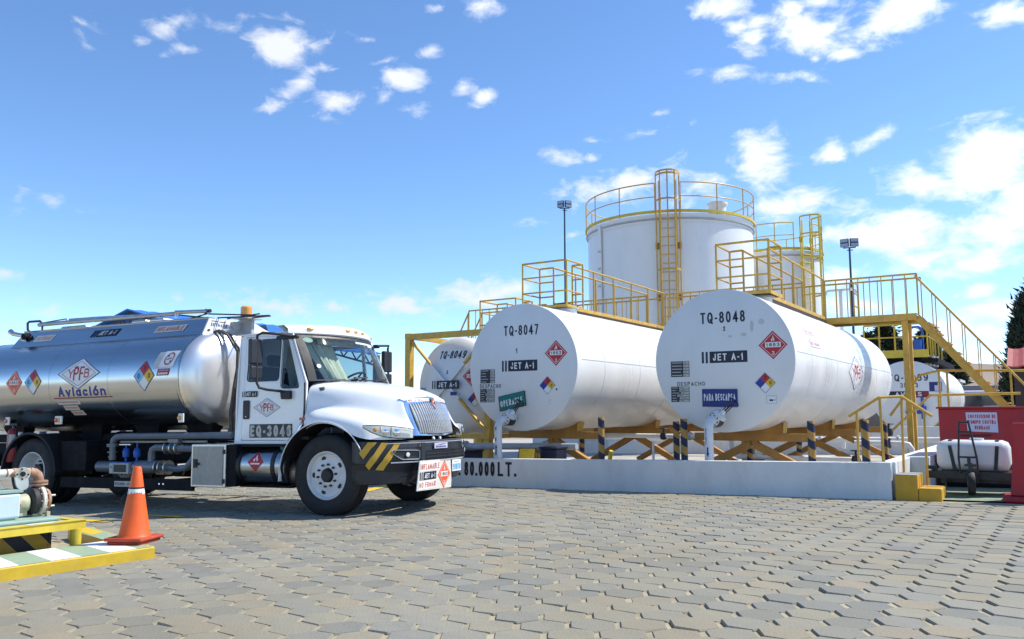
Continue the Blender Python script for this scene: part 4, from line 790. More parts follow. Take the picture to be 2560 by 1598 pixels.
def bin_(label, x0, x1, y, z1, mat):
    t = thing('container_box', label, 'box', ((x0+x1)/2, y+.2, g(x0))); o = t.location
    b = M(o); b.box(x0, x1, y, y+.4, g(x0)-.02, z1-.03); obj('box_body', b, mat, t, bevel=.02); b = M(o); b.box(x0-.015, x1+.015, y-.015, y+.415, z1-.03, z1+.012); obj('lid', b, mat, t, bevel=.01)
bin_('dark blue box behind the wall under tank TQ-8047', -8.12, -7.76, 13.45, .49, 'ink')
bin_('dark box behind the wall beside the truck bumper', -9.66, -9.40, 13.02, .42, 'ink')
t = thing('valve_box', 'small bright yellow cabinet under tank TQ-8047', 'box', (-9.0, 13.9, g(-9))); o = t.location
b = M(o); b.box(-8.95, -8.55, 14.15, 14.4, -.1, .33); obj('cabinet', b, 'lemon', t, bevel=.01); b = M(o); b.box(-8.9, -8.6, 14.14, 14.149, .1, .28); obj('door', b, 'lemon', t)
t = thing('fuel_hose', 'yellow fitting and black coil on the bund floor', 'hose', (-7.0, 14.5, .1)); o = t.location
b = M(o); b.tube([(-7.25+.16*cos(a), 14.4+.16*sin(a), g(-7)+.04+.012*a) for a in [k*.45 for k in range(30)]], .028, 7); obj('coil', b, 'hose', t, True); b = M(o); b.cyl((-7.12, 14.35, .2), (-7.05, 14.3, .42), .04, 10); obj('nozzle', b, 'lemon', t, True)

# ================================================================== upright tanks
def vtank(name, label, X, Y, R, zt, mat, az_lad, cage_r, extra_mh=True, rail='yellow'):
    t = thing(name, label, 'storage tank', (X, Y, g(X))); o = t.location; c = (X, Y, 0)
    b = M(o); b.lathe([(R, g(X)-.1), (R, zt)], 96, c); obj('shell', b, 'tank_white', t, True)
    b = M(o); b.lathe([(R+.02, zt-.30), (R+.02, zt), (R-.05, zt+.02), (0, zt+R*.10)], 96, c); obj('roof', b, 'tank_white', t, True)
    b = M(o); b.lathe([(R+.022, zt-.22), (R+.075, zt-.20), (R+.075, zt-.16), (R+.022, zt-.14)], 96, c); obj('wind_girder', b, 'pipe_grey', t, True)
    b = M(o); b.lathe([(R+.03, zt+.02), (R+.10, zt+.02), (R+.10, zt+.11), (R+.03, zt+.11)], 96, c, closed=True); obj('kick_plate', b, 'lemon', t, True)
    gap = math.atan2(cage_r, R)
    for k, z in enumerate((zt+1.06, zt+.58)):
        b = M(o); b.tube([(X+(R+.06)*cos(a), Y+(R+.06)*sin(a), z) for a in [az_lad+gap+(2*PI-2*gap)*i/80 for i in range(81)]], .024 if k == 0 else .02, 7); obj('top_rail' if k == 0 else 'mid_rail', b, rail, t, True)
    for i in range(15):
        a = az_lad+gap+(2*PI-2*gap)*i/14; b = M(o); b.cyl((X+(R+.06)*cos(a), Y+(R+.06)*sin(a), zt), (X+(R+.06)*cos(a), Y+(R+.06)*sin(a), zt+1.06), .022, 7); obj('post', b, rail, t, True)
    return t, o
def caged_ladder(t, o, P, out, z0, z1, w, depth, hoops, mat, brackets=(), bmat='rust', nbar=5, bottom=2.4):
    """ladder at P (x,y), out = horizontal unit vector away from the tank; hoops = heights"""
    P = Vector((*P, 0)); out = Vector((*out, 0)).normalized(); tv = Vector((-out.y, out.x, 0))
    for s_ in (-1, 1): b = M(o); q = P+tv*s_*w*.34; b.bar((q.x, q.y, z0), (q.x, q.y, z1), .03, .075, up=tv); obj('ladder_rail', b, mat, t)
    k = 0; z = z0+.3
    while z < z1-.9: b = M(o); p = P+Vector((0, 0, z)); b.cyl(p-tv*w*.34, p+tv*w*.34, .016, 6); obj('rung', b, mat, t, True); z += .3
    arc = [P+tv*(w/2*cos(a))+out*(depth*sin(a)) for a in [PI*i/14 for i in range(15)]]
    for z in hoops:
        b = M(o); pts = [(p.x, p.y, z) for p in arc]
        for p, q in zip(pts, pts[1:]): b.bar(p, q, .012, .06)
        obj('cage_hoop', b, mat, t)
    for i in range(nbar):
        p = arc[round(14*i/(nbar-1))]; b = M(o); b.cyl((p.x, p.y, bottom), (p.x, p.y, hoops[-1]), .024, 6); obj('cage_bar', b, mat, t)
    for z in brackets:
        for s_ in (-1, 1): b = M(o); q = P+tv*s_*w*.42-out*.02; b.bar(q+Vector((0, 0, z-.11)), q+Vector((0, 0, z+.11)), .02, .2, up=tv); obj('wall_bracket', b, bmat, t)
A0 = math.radians(112.05); DB = 30.0; RB = 3.02; DC = DB+RB*.0
XB, YB = cos(A0)*31.0, sin(A0)*31.0; ZB = 1.165+.2404*(31.0-RB)-.05
azc = math.atan2(-YB, -XB)                                    # from the tank towards the yard
alad = azc-math.radians(0.3)
tb, ob = vtank('storage_tank', 'big upright white tank with a caged ladder and round railing', XB, YB, RB, ZB, 'tank_white', alad, .42)
lad = (XB+(RB+.16)*cos(alad), YB+(RB+.16)*sin(alad))
hp_ = [2.6, 4.0, ZB-4.05, ZB-2.0, ZB+.38, ZB+1.25, ZB+1.35]
caged_ladder(tb, ob, lad, (cos(alad), sin(alad)), .4, ZB+1.1, .78, .46, hp_, 'yellow', (ZB-1.15, ZB-2.9, ZB-5.1), 'rust')
aa = azc-math.radians(38); b = M(ob); cx, cy = XB+cos(azc+.75)*(RB-.55), YB+sin(azc+.75)*(RB-.55)
b.lathe([(.30, ZB), (.30, ZB+.48), (.36, ZB+.48), (.36, ZB+.56), (0, ZB+.58)], 20, (cx, cy, 0)); obj('roof_manhole', b, 'pipe_white', tb, True)
# gauge board with dark clips at the left edge
ag = azc-math.radians(52); gx, gy = XB+cos(ag)*(RB+.06), YB+sin(ag)*(RB+.06); b = M(ob); b.bar((gx, gy, .6), (gx, gy, ZB-.1), .16, .05, up=(cos(ag), sin(ag), 0)); obj('level_gauge', b, 'tank_white', tb)
for k in range(10): b = M(ob); z = 1.2+k*.62; b.box(gx-.05, gx+.05, gy-.09, gy-.02, z, z+.07); obj('gauge_clip', b, 'p_grey', tb)
b = M(ob); bx_, by_ = XB+cos(azc-.1)*(RB-.2), YB+sin(azc-.1)*(RB-.2); b.tube([(bx_, by_, ZB), (bx_, by_, ZB+.45), (bx_+.08, by_, ZB+.52)], .04, 8); obj('roof_vent', b, 'pipe_white', tb, True)
AC = math.radians(104.9); XC, YC = cos(AC)*34.0, sin(AC)*34.0; RC = 1.62; ZC = 1.165+.186*(34-RC)
azk = math.atan2(-YC, -XC); alc = azk+math.radians(35)
tc_, oc = vtank('storage_tank', 'second upright white tank with yellow railing behind the big one', XC, YC, RC, ZC, 'tank_white', alc, .42, False, 'lemon')
lad = (XC+(RC+.2)*cos(alc), YC+(RC+.2)*sin(alc))
caged_ladder(tc_, oc, lad, (cos(alc+.3), sin(alc+.3)), .4, ZC+1.1, .72, .62, [2.5, 3.6, ZC-1.75, ZC-.35, ZC+.55, ZC+1.22], 'lemon', (ZC-.6, ZC+.35), 'lemon', 6)

# ================================================================== tanker truck
TR = thing('tanker_truck', 'white cab refuelling truck with polished steel tank and fleet number EQ-3046', 'truck', (-8.0606, 8.8899, -.1529))
_a = math.radians(8.0); _ex = Vector((cos(_a), sin(_a), .015)).normalized(); _ey = Vector((-sin(_a), cos(_a), 0)); _ez = _ex.cross(_ey)
TR.rotation_euler = Matrix((_ex, _ey, _ez)).transposed().to_euler()
def P(name, b, mat=None, parent=TR, **k): return obj(name, b, mat, parent, **k)
NEAR, FAR = -1, 1
# ---- chassis
for s in (-1, 1):
    b = M(); b.box(-7.6, .85, s*.43-.04, s*.43+.04, .62, .90); P('chassis_rail', b, 'frame_dark')
b = M()
for x in (-7.4, -6.3, -5.2, -4.2, -3.2, -2.2, -1.2, -.4, .6): b.box(x-.05, x+.05, -.39, .39, .66, .86)
P('cross_member', b, 'frame_dark')
b = M(); b.cyl((0, -.9, .50), (0, .9, .50), .07, 10); P('axle', b, 'frame_dark', smooth=True); b = M(); b.cyl((-5.75, -.9, .50), (-5.75, .9, .50), .10, 12); b.lathe([(0, -.22), (.2, -.15), (.24, 0), (.2, .15), (0, .22)], 14, (-5.75, 0, .5)); P('axle', b, 'frame_dark', smooth=True)
b = M(); b.box(-.3, .75, -.36, .36, .55, 1.25); P('engine_block', b, 'frame_dark')
b = M(); b.cyl((-5.4, 0, .55), (-.9, 0, .72), .05, 8); P('drive_shaft', b, 'frame_dark')
for s in (-1, 1):
    b = M()
    for k in range(4): L_ = .62-.1*k; b.box(-5.75-L_, -5.75+L_, s*.52-.04, s*.52+.04, .66-.03*k, .685-.03*k)
    for k in range(3): L_ = .62-.12*k; b.box(-L_, L_, s*.42-.035, s*.42+.035, .56-.025*k, .58-.025*k)
    P('leaf_spring', b, 'frame_dark')
# ---- wheels
def tyre_mesh(w):
    R, r = .525, .30; h = w/2
    prof = [(r, -h*.80), (r+.03, -h*.95), (r+.11, -h*1.0), (R-.05, -h*.93), (R-.012, -h*.80), (R, -h*.70)]
    for c in (-.46, 0, .46): prof += [(R, h*(c-.09)), (R-.014, h*(c-.06)), (R-.014, h*(c+.06)), (R, h*(c+.09))]
    prof += [(R, h*.70), (R-.012, h*.80), (R-.05, h*.93), (r+.11, h), (r+.03, h*.95), (r, h*.80)]
    b = M(); b.lathe(prof, 56, (0, 0, 0), (0, 1, 0)); return b
def wheel(x, y, s, dual, drop=0):
    """s = outward side; the Empty stands at the hub"""
    w = thing('wheel', None, None, (x, y, .525-.025-drop)); w.parent = TR
    P('tyre', tyre_mesh(.28), 'rubber', w, smooth=True)
    o = s
    def lz(pr, n=40): b = M(); b.lathe(pr, n, (0, 0, 0), (0, o, 0)); return b
    if not dual:
        P('rim', lz([(.305, -.10), (.312, .125), (.298, .132), (.285, .118), (.272, .085), (.235, .075), (.18, .095), (.12, .10), (.10, .10)]), 'wheel_white', w, smooth=True)
        P('hub', lz([(0, .135), (.070, .135), (.086, .12), (.092, .085)], 24), 'black_plastic', w, smooth=True)
        for k in range(10):
            a = 2*PI*k/10+.16; b = M(); b.cyl((.142*cos(a), o*.09, .142*sin(a)), (.142*cos(a), o*.128, .142*sin(a)), .016, 6); P('lug_nut', b, 'black_plastic', w)
        for k in range(5):
            a = 2*PI*k/5+.63; b = M(); fr = lambda u, v, w_, a=a: (.225*cos(a)+u*cos(a)-v*sin(a), o*(.083+w_), .225*sin(a)+u*sin(a)+v*cos(a))
            disc(b, fr, 0, 0, .028, .002, None, 14, 0, 1.25); P('hand_hole', b, 'inkblack', w)
    else:
        P('rim', lz([(.305, -.10), (.312, .125), (.298, .132), (.285, .115), (.268, .05), (.250, -.03), (.232, -.06), (.15, -.075), (.13, -.075)]), 'wheel_white', w, smooth=True)
        P('hub', lz([(0, .03), (.10, .03), (.115, .0), (.13, -.075)], 24), 'black_plastic', w, smooth=True)
        for k in range(10):
            a = 2*PI*k/10; b = M(); b.cyl((.165*cos(a), -o*.075, .165*sin(a)), (.165*cos(a), -o*.03, .165*sin(a)), .014, 6); P('lug_nut', b, 'black_plastic', w)
    return w
for s in (NEAR, FAR):
    wheel(0, s*1.01, s, False)
    wheel(-5.75, s*1.0, s, True, .03); wheel(-5.75, s*.68, s, True, .03)
# ---- cab
def cy(z): return 1.03-.08*max(0, (z-1.6)/.8)
def side_fr(s): return lambda u, v, w: (u, s*(cy(v)+w), v)
door_outline = rrect([(-1.537, .955), (-.715, .955), (-.60, 1.075), (-.475, 1.225), (-.462, 1.715), (-.760, 2.372), (-1.537, 2.385)], .03, 3)
win1 = rrect([(-1.462, 1.765), (-.915, 1.765), (-.925, 2.335), (-1.462, 2.335)], .06); win2 = rrect([(-.862, 1.66), (-.548, 1.655), (-.795, 2.32), (-.885, 2.325)], .055)
def grow(lp, k):
    cx = sum(p[0] for p in lp)/len(lp); cz = sum(p[1] for p in lp)/len(lp); return [(cx+(x-cx)*(1+k/abs(.25)), cz+(z-cz)*(1+k/.3)) for x, z in lp]
for s in (NEAR, FAR):
    fr = side_fr(s)
    b = M(); b.shape([door_outline, win1[::-1], win2[::-1]], fr, 0, None, .03); d = P('door', b, 'white_paint')
    for wn in (win1, win2):
        b = M(); b.shape([grow(wn, .012), wn[::-1]], fr, .004, None, .01); P('window_seal', b, 'black_plastic', d)
        b = M(); b.shape([wn], fr, -.014); P('window_glass', b, 'door_glass', d)
    b = M(); b.shape([rrect([(-1.505, 1.24), (-1.40, 1.24), (-1.40, 1.50), (-1.505, 1.50)], .025)], fr, .012, None, .014); P('door_handle', b, 'black_plastic', d, bevel=.004)
    b = M(); disc(b, fr, -1.455, 1.275, .009, .0135, None, 10); P('lock', b, 'chrome', d)
    # rear corner post, roof rail, front pillar and sill of the shell
    b = M(); b.shape([[(-1.66, .92), (-1.545, .92), (-1.545, 2.392), (-1.60, 2.43), (-1.66, 2.36)]], fr, -.002, None, .03)
    b.shape([[(-1.60, 2.43), (-1.545, 2.393), (-.77, 2.380), (-.745, 2.405), (-.80, 2.44)]], fr, -.002, None, .03)
    b.shape([[(-.452, 1.215), (-.438, 1.215), (-.432, 1.72), (-.735, 2.405), (-.753, 2.378), (-.452, 1.715)]], fr, -.006, None, .03); P('cab_pillar', b, 'white_paint')
    b = M(); b.shape([[(-1.66, .90), (-.72, .90), (-.72, .948), (-1.66, .948)]], fr, .004, None, .05); P('sill', b, 'white_paint', bevel=.006)
b = M(); b.grid([[(x, y, 2.43+(.05 if abs(y) < .5 else .035)*(1-(y/1.0)**2)) for y in [-.965+1.93*i/10 for i in range(11)]] for x in (-1.66, -1.5, -1.0, -.76)]); P('roof', b, 'white_paint', smooth=True, solid=.02)
b = M(); b.grid([[(-1.655, -1.02, .92), (-1.655, 1.02, .92)], [(-1.655, -1.02, 1.6), (-1.655, 1.02, 1.6)], [(-1.655, -.95, 2.43), (-1.655, .95, 2.43)]]); P('back_wall', b, 'white_paint', solid=.02)
b = M(); b.box(-1.63, -.4, -1.0, 1.0, .96, 1.0); P('cab_floor', b, 'seat_grey')
# brow / sun visor with five amber lamps
def bx(y): return -.42-.36*(y/1.0)**2
ys = [-.99+1.98*i/20 for i in range(21)]
def zz_(y): return -.03*(y/1.0)**2
b = M(); b.grid([[(-.86, y*.985, 2.475+zz_(y)*1.4) for y in ys], [(bx(y)-.20, y, 2.55+zz_(y)) for y in ys], [(bx(y)-.075, y, 2.553+zz_(y)) for y in ys], [(bx(y)-.01, y, 2.50+zz_(y)) for y in ys], [(bx(y), y, 2.425+zz_(y)*.6) for y in ys], [(bx(y)-.03, y, 2.405+zz_(y)*.4) for y in ys], [(-.80+.10*(1-(y/1)**2), y*.96, 2.40) for y in ys]])
brow = P('sun_brow', b, 'white_paint', smooth=True)
for y in (-.72, -.10, .10, .30, .84):
    b = M(); c = Vector((bx(y)-.018, y, 2.490+zz_(y))); b.lathe([(.042, -.012), (.040, .008), (.026, .022), (0, .027)], 14, (0, 0, 0), (0, 0, 1))
    mm = Matrix.Translation(c) @ Vector((1, .9*y, .25)).to_track_quat('Z', 'Y').to_matrix().to_4x4() @ Matrix.Diagonal((1.35, .62, 1, 1)); b.v = [mm @ v for v in b.v]; P('marker_lamp', b, 'amber', brow, smooth=True)
# windscreen
def wb(y): return Vector((-.15-.275*(y/.97)**2, y, 1.755-.02*(y/.97)**2))
def wt(y): return Vector((-.47-.27*(y/.93)**2, y*.955, 2.425))
def wp(y, t): p = wb(y)*(1-t)+wt(y)*t; p.x += .035*sin(PI*t); return p
yw = [-.975+1.95*i/24 for i in range(25)]
b = M(); b.grid([[wp(y, t) for y in yw] for t in (0, .2, .4, .6, .8, 1)]); ws = P('windshield', b, 'windshield_glass', smooth='raw')
b = M(); off = Vector((.004, 0, .002))
def strip(y0, y1, t0, t1, ny=10, nt=5): b.grid([[wp(y0+(y1-y0)*i/ny, t0+(t1-t0)*j/nt)+off for i in range(ny+1)] for j in range(nt+1)])
strip(-.977, -.87, 0, 1, 3, 8); strip(.92, .977, 0, 1, 3, 8); strip(-.87, .92, .90, 1.0, 20, 2); strip(-.87, .92, 0, .03, 20, 1); P('windshield_border', b, 'black_plastic', ws, smooth='raw')
for y0, y1 in ((-.55, .02), (.10, .68)):
    b = M(); p0 = wp(y0+.06, .01)+Vector((.03, 0, 0)); p1 = wp(y1-.05, .06)+Vector((.02, 0, .01)); b.tube([p0, (p0+p1)/2+Vector((.02, 0, .012)), p1], .010, 6); b.bar(p1+Vector((-.01, -.30, -.008)), p1+Vector((-.005, .02, .004)), .012, .018); P('wiper', b, 'black_plastic', ws)
b = M(); fr = lambda u, v, w: wp(-.80+u, .30+v)+off*1.5; disc(b, fr, 0, 0, .03, 0, None, 14, 0, 1.4); P('round_sticker', b, 'dial_white', ws)
b = M(); fr = lambda u, v, w: wp(-.80+u, .86+v)+off*1.6; disc(b, fr, -.02, -.02, .07, 0, None, 12, 0, .8); P('green_sticker', b, 'p_green', ws)
b = M()
for y0, y1, t0, t1 in ((.05, .72, .83, .875), (.42, .60, .79, .83)): b.grid([[wp(y0+(y1-y0)*i/8, t0+(t1-t0)*j)+off for i in range(9)] for j in (0, 1)])
P('tint_sticker', b, 'motor_blue', ws, smooth='raw')
# interior
b = M(); b.box(-.62, -.20, -.93, .93, 1.30, 1.66); dash = P('dashboard', b, 'dash_grey', bevel=.05)
for y in (-.48, .50):
    b = M(); b.box(-1.38, -.88, y-.25, y+.25, 1.10, 1.36); seat = P('seat', b, 'seat_grey', bevel=.05)
    b = M(); b.bar((-1.34, y, 1.34), (-1.46, y, 1.98), .48, .12, up=(1, 0, 0)); P('backrest', b, 'seat_grey', seat, bevel=.04); b = M(); b.bar((-1.45, y, 2.0), (-1.47, y, 2.16), .24, .09, up=(1, 0, 0)); P('headrest', b, 'seat_grey', seat, bevel=.03)
c = Vector((-.78, .50, 1.80)); n_ = Vector((-.55, 0, .83)); x_ = Vector((0, 1, 0)); y_ = n_.cross(x_)
b = M(); b.tube([c+(x_*cos(a)+y_*sin(a))*.215 for a in [2*PI*i/24 for i in range(24)]], .017, 8, closed=True)
for a in (.3, 2.84, 4.71): b.cyl(c-n_*.04, c+(x_*cos(a)+y_*sin(a))*.21, .014, 6)
b.cyl(c-n_*.05, c-n_*.01, .06, 12); b.cyl(c-n_*.45, c-n_*.05, .03, 8); P('steering_wheel', b, 'black_plastic', smooth=True)
b = M(); rows = []
for j in range(7):
    t = j/6; z = 2.36-.66*t; rows.append([(-.78+.03*sin(i*1.9)+.015*sin(i*.7)+.33*t, -.74+.62*i/40+t*(.20-.10*(i/40))+.02*sin(i*.9), z) for i in range(41)])
b.grid(rows); P('curtain', b, 'curtain', smooth='raw', solid=.004)
b = M(); b.bar((-.70, -.48, 2.335), (-.66, .62, 2.335), .03, .10, up=(-.3, 0, 1)); P('sun_visor', b, 'p_shelf', bevel=.01)
b = M(); b.box(-.52, -.46, .28, .46, 1.66, 1.72); P('red_box', b, 'red', dash)
# mirrors
for s in (NEAR, FAR):
    mx, my = (-1.0, -1.35) if s < 0 else (-.76, 1.44)
    b = M(); b.tube([(-.70, s*.985, 2.36), (-.84, s*1.16, 2.385), (mx-.0+.05, my-s*.05, 2.395), (mx, my-s*.005, 2.36), (mx, my, 2.2), (mx+.01, my, 1.72), (mx+.035, my-s*.02, 1.655), (mx+.10, my-s*.09, 1.63), (-.74, s*1.07, 1.60)], .018, 8); mr = P('mirror_arm', b, 'black_plastic', smooth=True)
    b = M(); b.shape([rrect([(-.98, 2.325), (-.62, 2.325), (-.62, 2.375), (-.98, 2.375)], .02)], side_fr(s), .04, None, .045); P('mirror_bracket', b, 'black_plastic', mr, bevel=.008); b = M(); b.shape([rrect([(-.80, 1.50), (-.66, 1.50), (-.66, 1.615), (-.82, 1.615)], .02)], side_fr(s), .06, None, .06); P('mirror_bracket', b, 'black_plastic', mr, bevel=.008)
    b = M(); b.box(mx-.06, mx+.015, my+s*.11, my-s*.115, 1.97, 2.31); P('mirror_head', b, 'bumper_grey', mr, bevel=.02); b = M(); b.box(mx-.05, mx+.015, my+s*.105, my-s*.11, 1.77, 1.945); P('mirror_head', b, 'bumper_grey', mr, bevel=.02)
# ---- hood with fenders (one moulding)
ST = [  # c, s, s2, m, f1, f2, f3, b
    [(-.43, 0, 1.775), (-.43, .78, 1.735), (-.43, .965, 1.675), (-.43, 1.0, 1.46), (-.43, 1.01, 1.37), (-.43, 1.03, 1.31), (-.43, 1.06, 1.24), (-.43, 1.08, 1.045)],
    [(-.25, 0, 1.768), (-.25, .75, 1.728), (-.25, .935, 1.66), (-.25, .975, 1.455), (-.25, .985, 1.37), (-.25, 1.06, 1.325), (-.25, 1.15, 1.25), (-.25, 1.17, 1.145)],
    [(0, 0, 1.75), (0, .69, 1.705), (0, .865, 1.63), (0, .925, 1.445), (0, .945, 1.36), (0, 1.08, 1.335), (0, 1.195, 1.25), (0, 1.21, 1.185)],
    [(.22, 0, 1.722), (.22, .64, 1.675), (.22, .80, 1.59), (.22, .87, 1.42), (.22, .91, 1.335), (.22, 1.075, 1.315), (.22, 1.195, 1.235), (.22, 1.21, 1.145)],
    [(.42, 0, 1.69), (.42, .585, 1.64), (.42, .73, 1.545), (.42, .80, 1.385), (.42, .86, 1.295), (.42, 1.05, 1.275), (.42, 1.18, 1.195), (.42, 1.20, 1.02)],
    [(.62, 0, 1.645), (.61, .54, 1.59), (.60, .66, 1.50), (.62, .735, 1.34), (.62, .80, 1.235), (.62, 1.0, 1.225), (.62, 1.15, 1.15), (.62, 1.185, .965)],
    [(.78, 0, 1.585), (.74, .51, 1.545), (.70, .605, 1.465), (.74, .665, 1.30), (.75, .72, 1.185), (.74, .90, 1.175), (.71, 1.06, 1.11), (.70, 1.10, .955)],
    [(.855, 0, 1.535), (.80, .50, 1.51), (.76, .585, 1.44), (.84, .61, 1.27), (.87, .65, 1.155), (.85, .80, 1.14), (.80, .97, 1.085), (.80, .99, .95)],
    [(.87, 0, 1.505), (.82, .49, 1.485), (.79, .57, 1.42), (.89, .575, 1.25), (.95, .60, 1.125), (.94, .68, 1.11), (.91, .80, 1.07), (.91, .82, .95)],
    [(.86, 0, 1.47), (.81, .48, 1.46), (.79, .555, 1.40), (.88, .555, 1.22), (.97, .56, 1.09), (.99, .60, 1.08), (.985, .66, 1.05), (.985, .67, .95)]]
rows = [[(x, -y, z) for x, y, z in st[::-1]]+[(x, y, z) for x, y, z in st[1:]] for st in ST]
b = M(); b.grid(rows); hood = P('hood', b, 'white_paint', smooth=True, sub=2)
for s in (NEAR, FAR):
    # seam between bonnet top and fender, cowl gap
    b = M(); pts = [Vector((st[3][0], s*(st[3][1]+.0), st[3][2]+.015)) for st in ST[:8]]
    b = M(); b.tube([(-.447, s*1.034, 1.215), (-.447, s*1.034, 1.715)], .009, 6); P('cowl_gap', b, 'black_plastic', hood)
    b = M(); b.box(-.50, -.41, s*1.03, s*1.075, 1.215, 1.25); P('side_reflector', b, 'lamp_red', hood, bevel=.006)
    # rear part of the arch, between the door and the wheel
    arch = [(-.02+.695*cos(t), .5+.695*sin(t)) for t in [math.radians(124+7*i) for i in range(9)]]; arch[-1] = (-.712, .50); arch.append((-.715, .42))
    inner = [(-.452, 1.21), (-.50, 1.19), (-.56, 1.12), (-.61, 1.06), (-.66, 1.005), (-.70, .965), (-.715, .92), (-.735, .80), (-.735, .55), (-.735, .42)]
    b = M(); b.grid([[(x, s*1.036, z) for x, z in inner], [(x, s*1.205, z) for x, z in arch]]); P('arch_panel', b, 'white_paint', smooth=True, solid=.012)
    full = [(-.02+.685*cos(math.radians(t)), .5+.685*sin(math.radians(t))) for t in range(28, 181, 6)]+[(-.71, .42)]
    b = M(); b.grid([[(x, s*1.212, z) for x, z in full], [(x*1.012+.0, s*1.214, .5+(z-.5)*1.02) for x, z in full]]); P('arch_lip', b, 'white_paint', solid=.01)
    b = M(); b.grid([[(x, s*y, z) for x, z in full] for y in (1.205, .72)]); P('arch_liner', b, 'rubber', smooth=True)
# ---- grille
def gx_(z): return .845+(1.47-z)*.33
outer = [(-.585, 1.475), (-.30, 1.512), (0, 1.522), (.30, 1.512), (.585, 1.475), (.575, 1.36), (.54, 1.18), (.56, 1.06), (.66, .968), (0, .955), (-.66, .968), (-.56, 1.06), (-.54, 1.18), (-.575, 1.36)]
inner = [(-.488, 1.405), (-.25, 1.428), (0, 1.432), (.25, 1.428), (.488, 1.405), (.487, 1.33), (.472, 1.18), (.455, 1.08), (.435, 1.012), (0, 1.0), (-.435, 1.012), (-.455, 1.08), (-.472, 1.18), (-.487, 1.33)]
def bow(y): return -.10*(y/.55)**2
ring = lambda pts, dx, k=1: [(gx_(z)+bow(y)+dx, y*k, z) for y, z in pts]
mid = [((a[0]+c[0])/2, (a[1]+c[1])/2) for a, c in zip(outer, inner)]
b = M(); b.grid([ring(outer, .005), ring(mid, .06), ring(inner, .055), ring(inner, .0)], close=True); gr = P('grille', b, 'chrome', smooth=True)
b = M(); b.poly(ring(inner, -.004)); P('grille_backing', b, 'frame_dark', gr)
def in_top(y): return 1.430-.028*(abs(y)/.49)**2
for i in range(21):
    y = -.45+.90*i/20; t = abs(y)/.455
    z0, z1 = 1.006+.012*t, in_top(y)-.008; k = 1-.07
    b = M(); pts = []
    for j in range(6):
        f = j/5; z = z0+(z1-z0)*f; yy = y*(.925+.105*f); pts.append(Vector((gx_(z)+bow(yy)+.035+.02*sin(PI*f), yy, z)))
    for p, q in zip(pts, pts[1:]): b.bar(p, q, .022, .05, up=(1, 0, 0))
    P('grille_slat', b, 'grille_slat', gr)
b = M()
for side in (-1, 1):
    xs = [side*(.07+.43*i/6) for i in range(7)]
    b.grid([[(gx_(zt_)+bow(y)+.066, y, zt_-.02*(abs(y)/.5)**2) for y in xs] for zt_ in (1.448, 1.492)], 'p_white')
    if side < 0:
        fr = lambda u, v, w: (gx_(v)+bow(u)+.066+w, u, v-.02*(abs(u)/.5)**2)
        text(b, 'NO', fr, -.485, 1.455, -.425, 1.488, .002, 'p_red', .02)
    rr_ = random.Random(4)
    for k in range(13):
        y = side*(.09+.36*k/13); fr = lambda u, v, w: (gx_(v)+bow(u)+.066+w, u, v-.02*(abs(u)/.5)**2)
        if k % 5 != 4 and not (side < 0 and y < -.40): quad(b, fr, y, 1.456, y+.014, 1.456+rr_.uniform(.012, .03), .002, 'p_pink')
obj('warning_strip', b, None, gr, 'raw')
b = M(); fr = plane((.925, 0, 1.415), (0, 1, 0), (-.30, 0, 1)); diam(b, fr, 0, 0, .052, .088, .0, 'chrome', 2); diam(b, fr, 0, 0, .052, .088, .018, 'chrome', 2); diam(b, fr, 0, 0, .040, .07, .020, 'p_rust', 2); quad(b, fr, -.012, -.035, .012, .035, .022, 'p_cream'); quad(b, fr, -.006, -.02, .024, .012, .0235, 'inkblack')
band(b, fr, 0, 0, .052, .088, .0521, .0881, .009, 'chrome', 1); obj('grille_badge', b, None, gr, 'raw')
# ---- headlights
for s in (NEAR, FAR):
    plan = [(.60, 1.193), (.69, 1.135), (.77, 1.055), (.845, .955), (.905, .85), (.96, .74), (1.005, .645)]
    top = [1.128, 1.132, 1.128, 1.118, 1.105, 1.092, 1.07]; bot = [1.118, 1.055, 1.01, .985, .972, .966, .968]
    def hp_f(off): return [[(x+off*.7, s*(y+off*.6), z) for (x, y), z in zip(plan, zs)] for zs in (bot, [(a+c)/2 for a, c in zip(bot, top)], top)]
    b = M(); b.grid(hp_f(.006)); hl = P('headlight', b, 'headlight_inner', smooth=True)
    b = M(); b.grid([[(x+.012, s*(y+.012), z) for (x, y), z in zip(plan, zs)] for zs in ([v-.012 for v in bot], bot)]); b.grid([[(x+.012, s*(y+.012), z) for (x, y), z in zip(plan, zs)] for zs in (top, [v+.01 for v in top])]); P('lamp_bezel', b, 'bumper_grey', hl)
    for (x, y, z, r, mt) in ((.90, .875, 1.04, .05, 'chrome'), (.82, 1.0, 1.05, .042, 'chrome'), (.73, 1.10, 1.08, .026, 'amber')):
        b = M(); b.lathe([(r, .004), (r*.8, .022), (r*.3, .03), (0, .03)], 14, (x, s*y, z), (.75, s*.65, 0)); P('reflector', b, mt, hl, smooth=True)
    b = M(); b.bar((.868, s*.945, 1.0), (.875, s*.935, 1.11), .014); b.bar((.785, s*1.06, 1.03), (.79, s*1.052, 1.12), .012); P('lamp_divider', b, 'white_plain', hl)
    b = M(); b.grid(hp_f(.03)); P('lens', b, 'lens_glass', hl, smooth='raw')
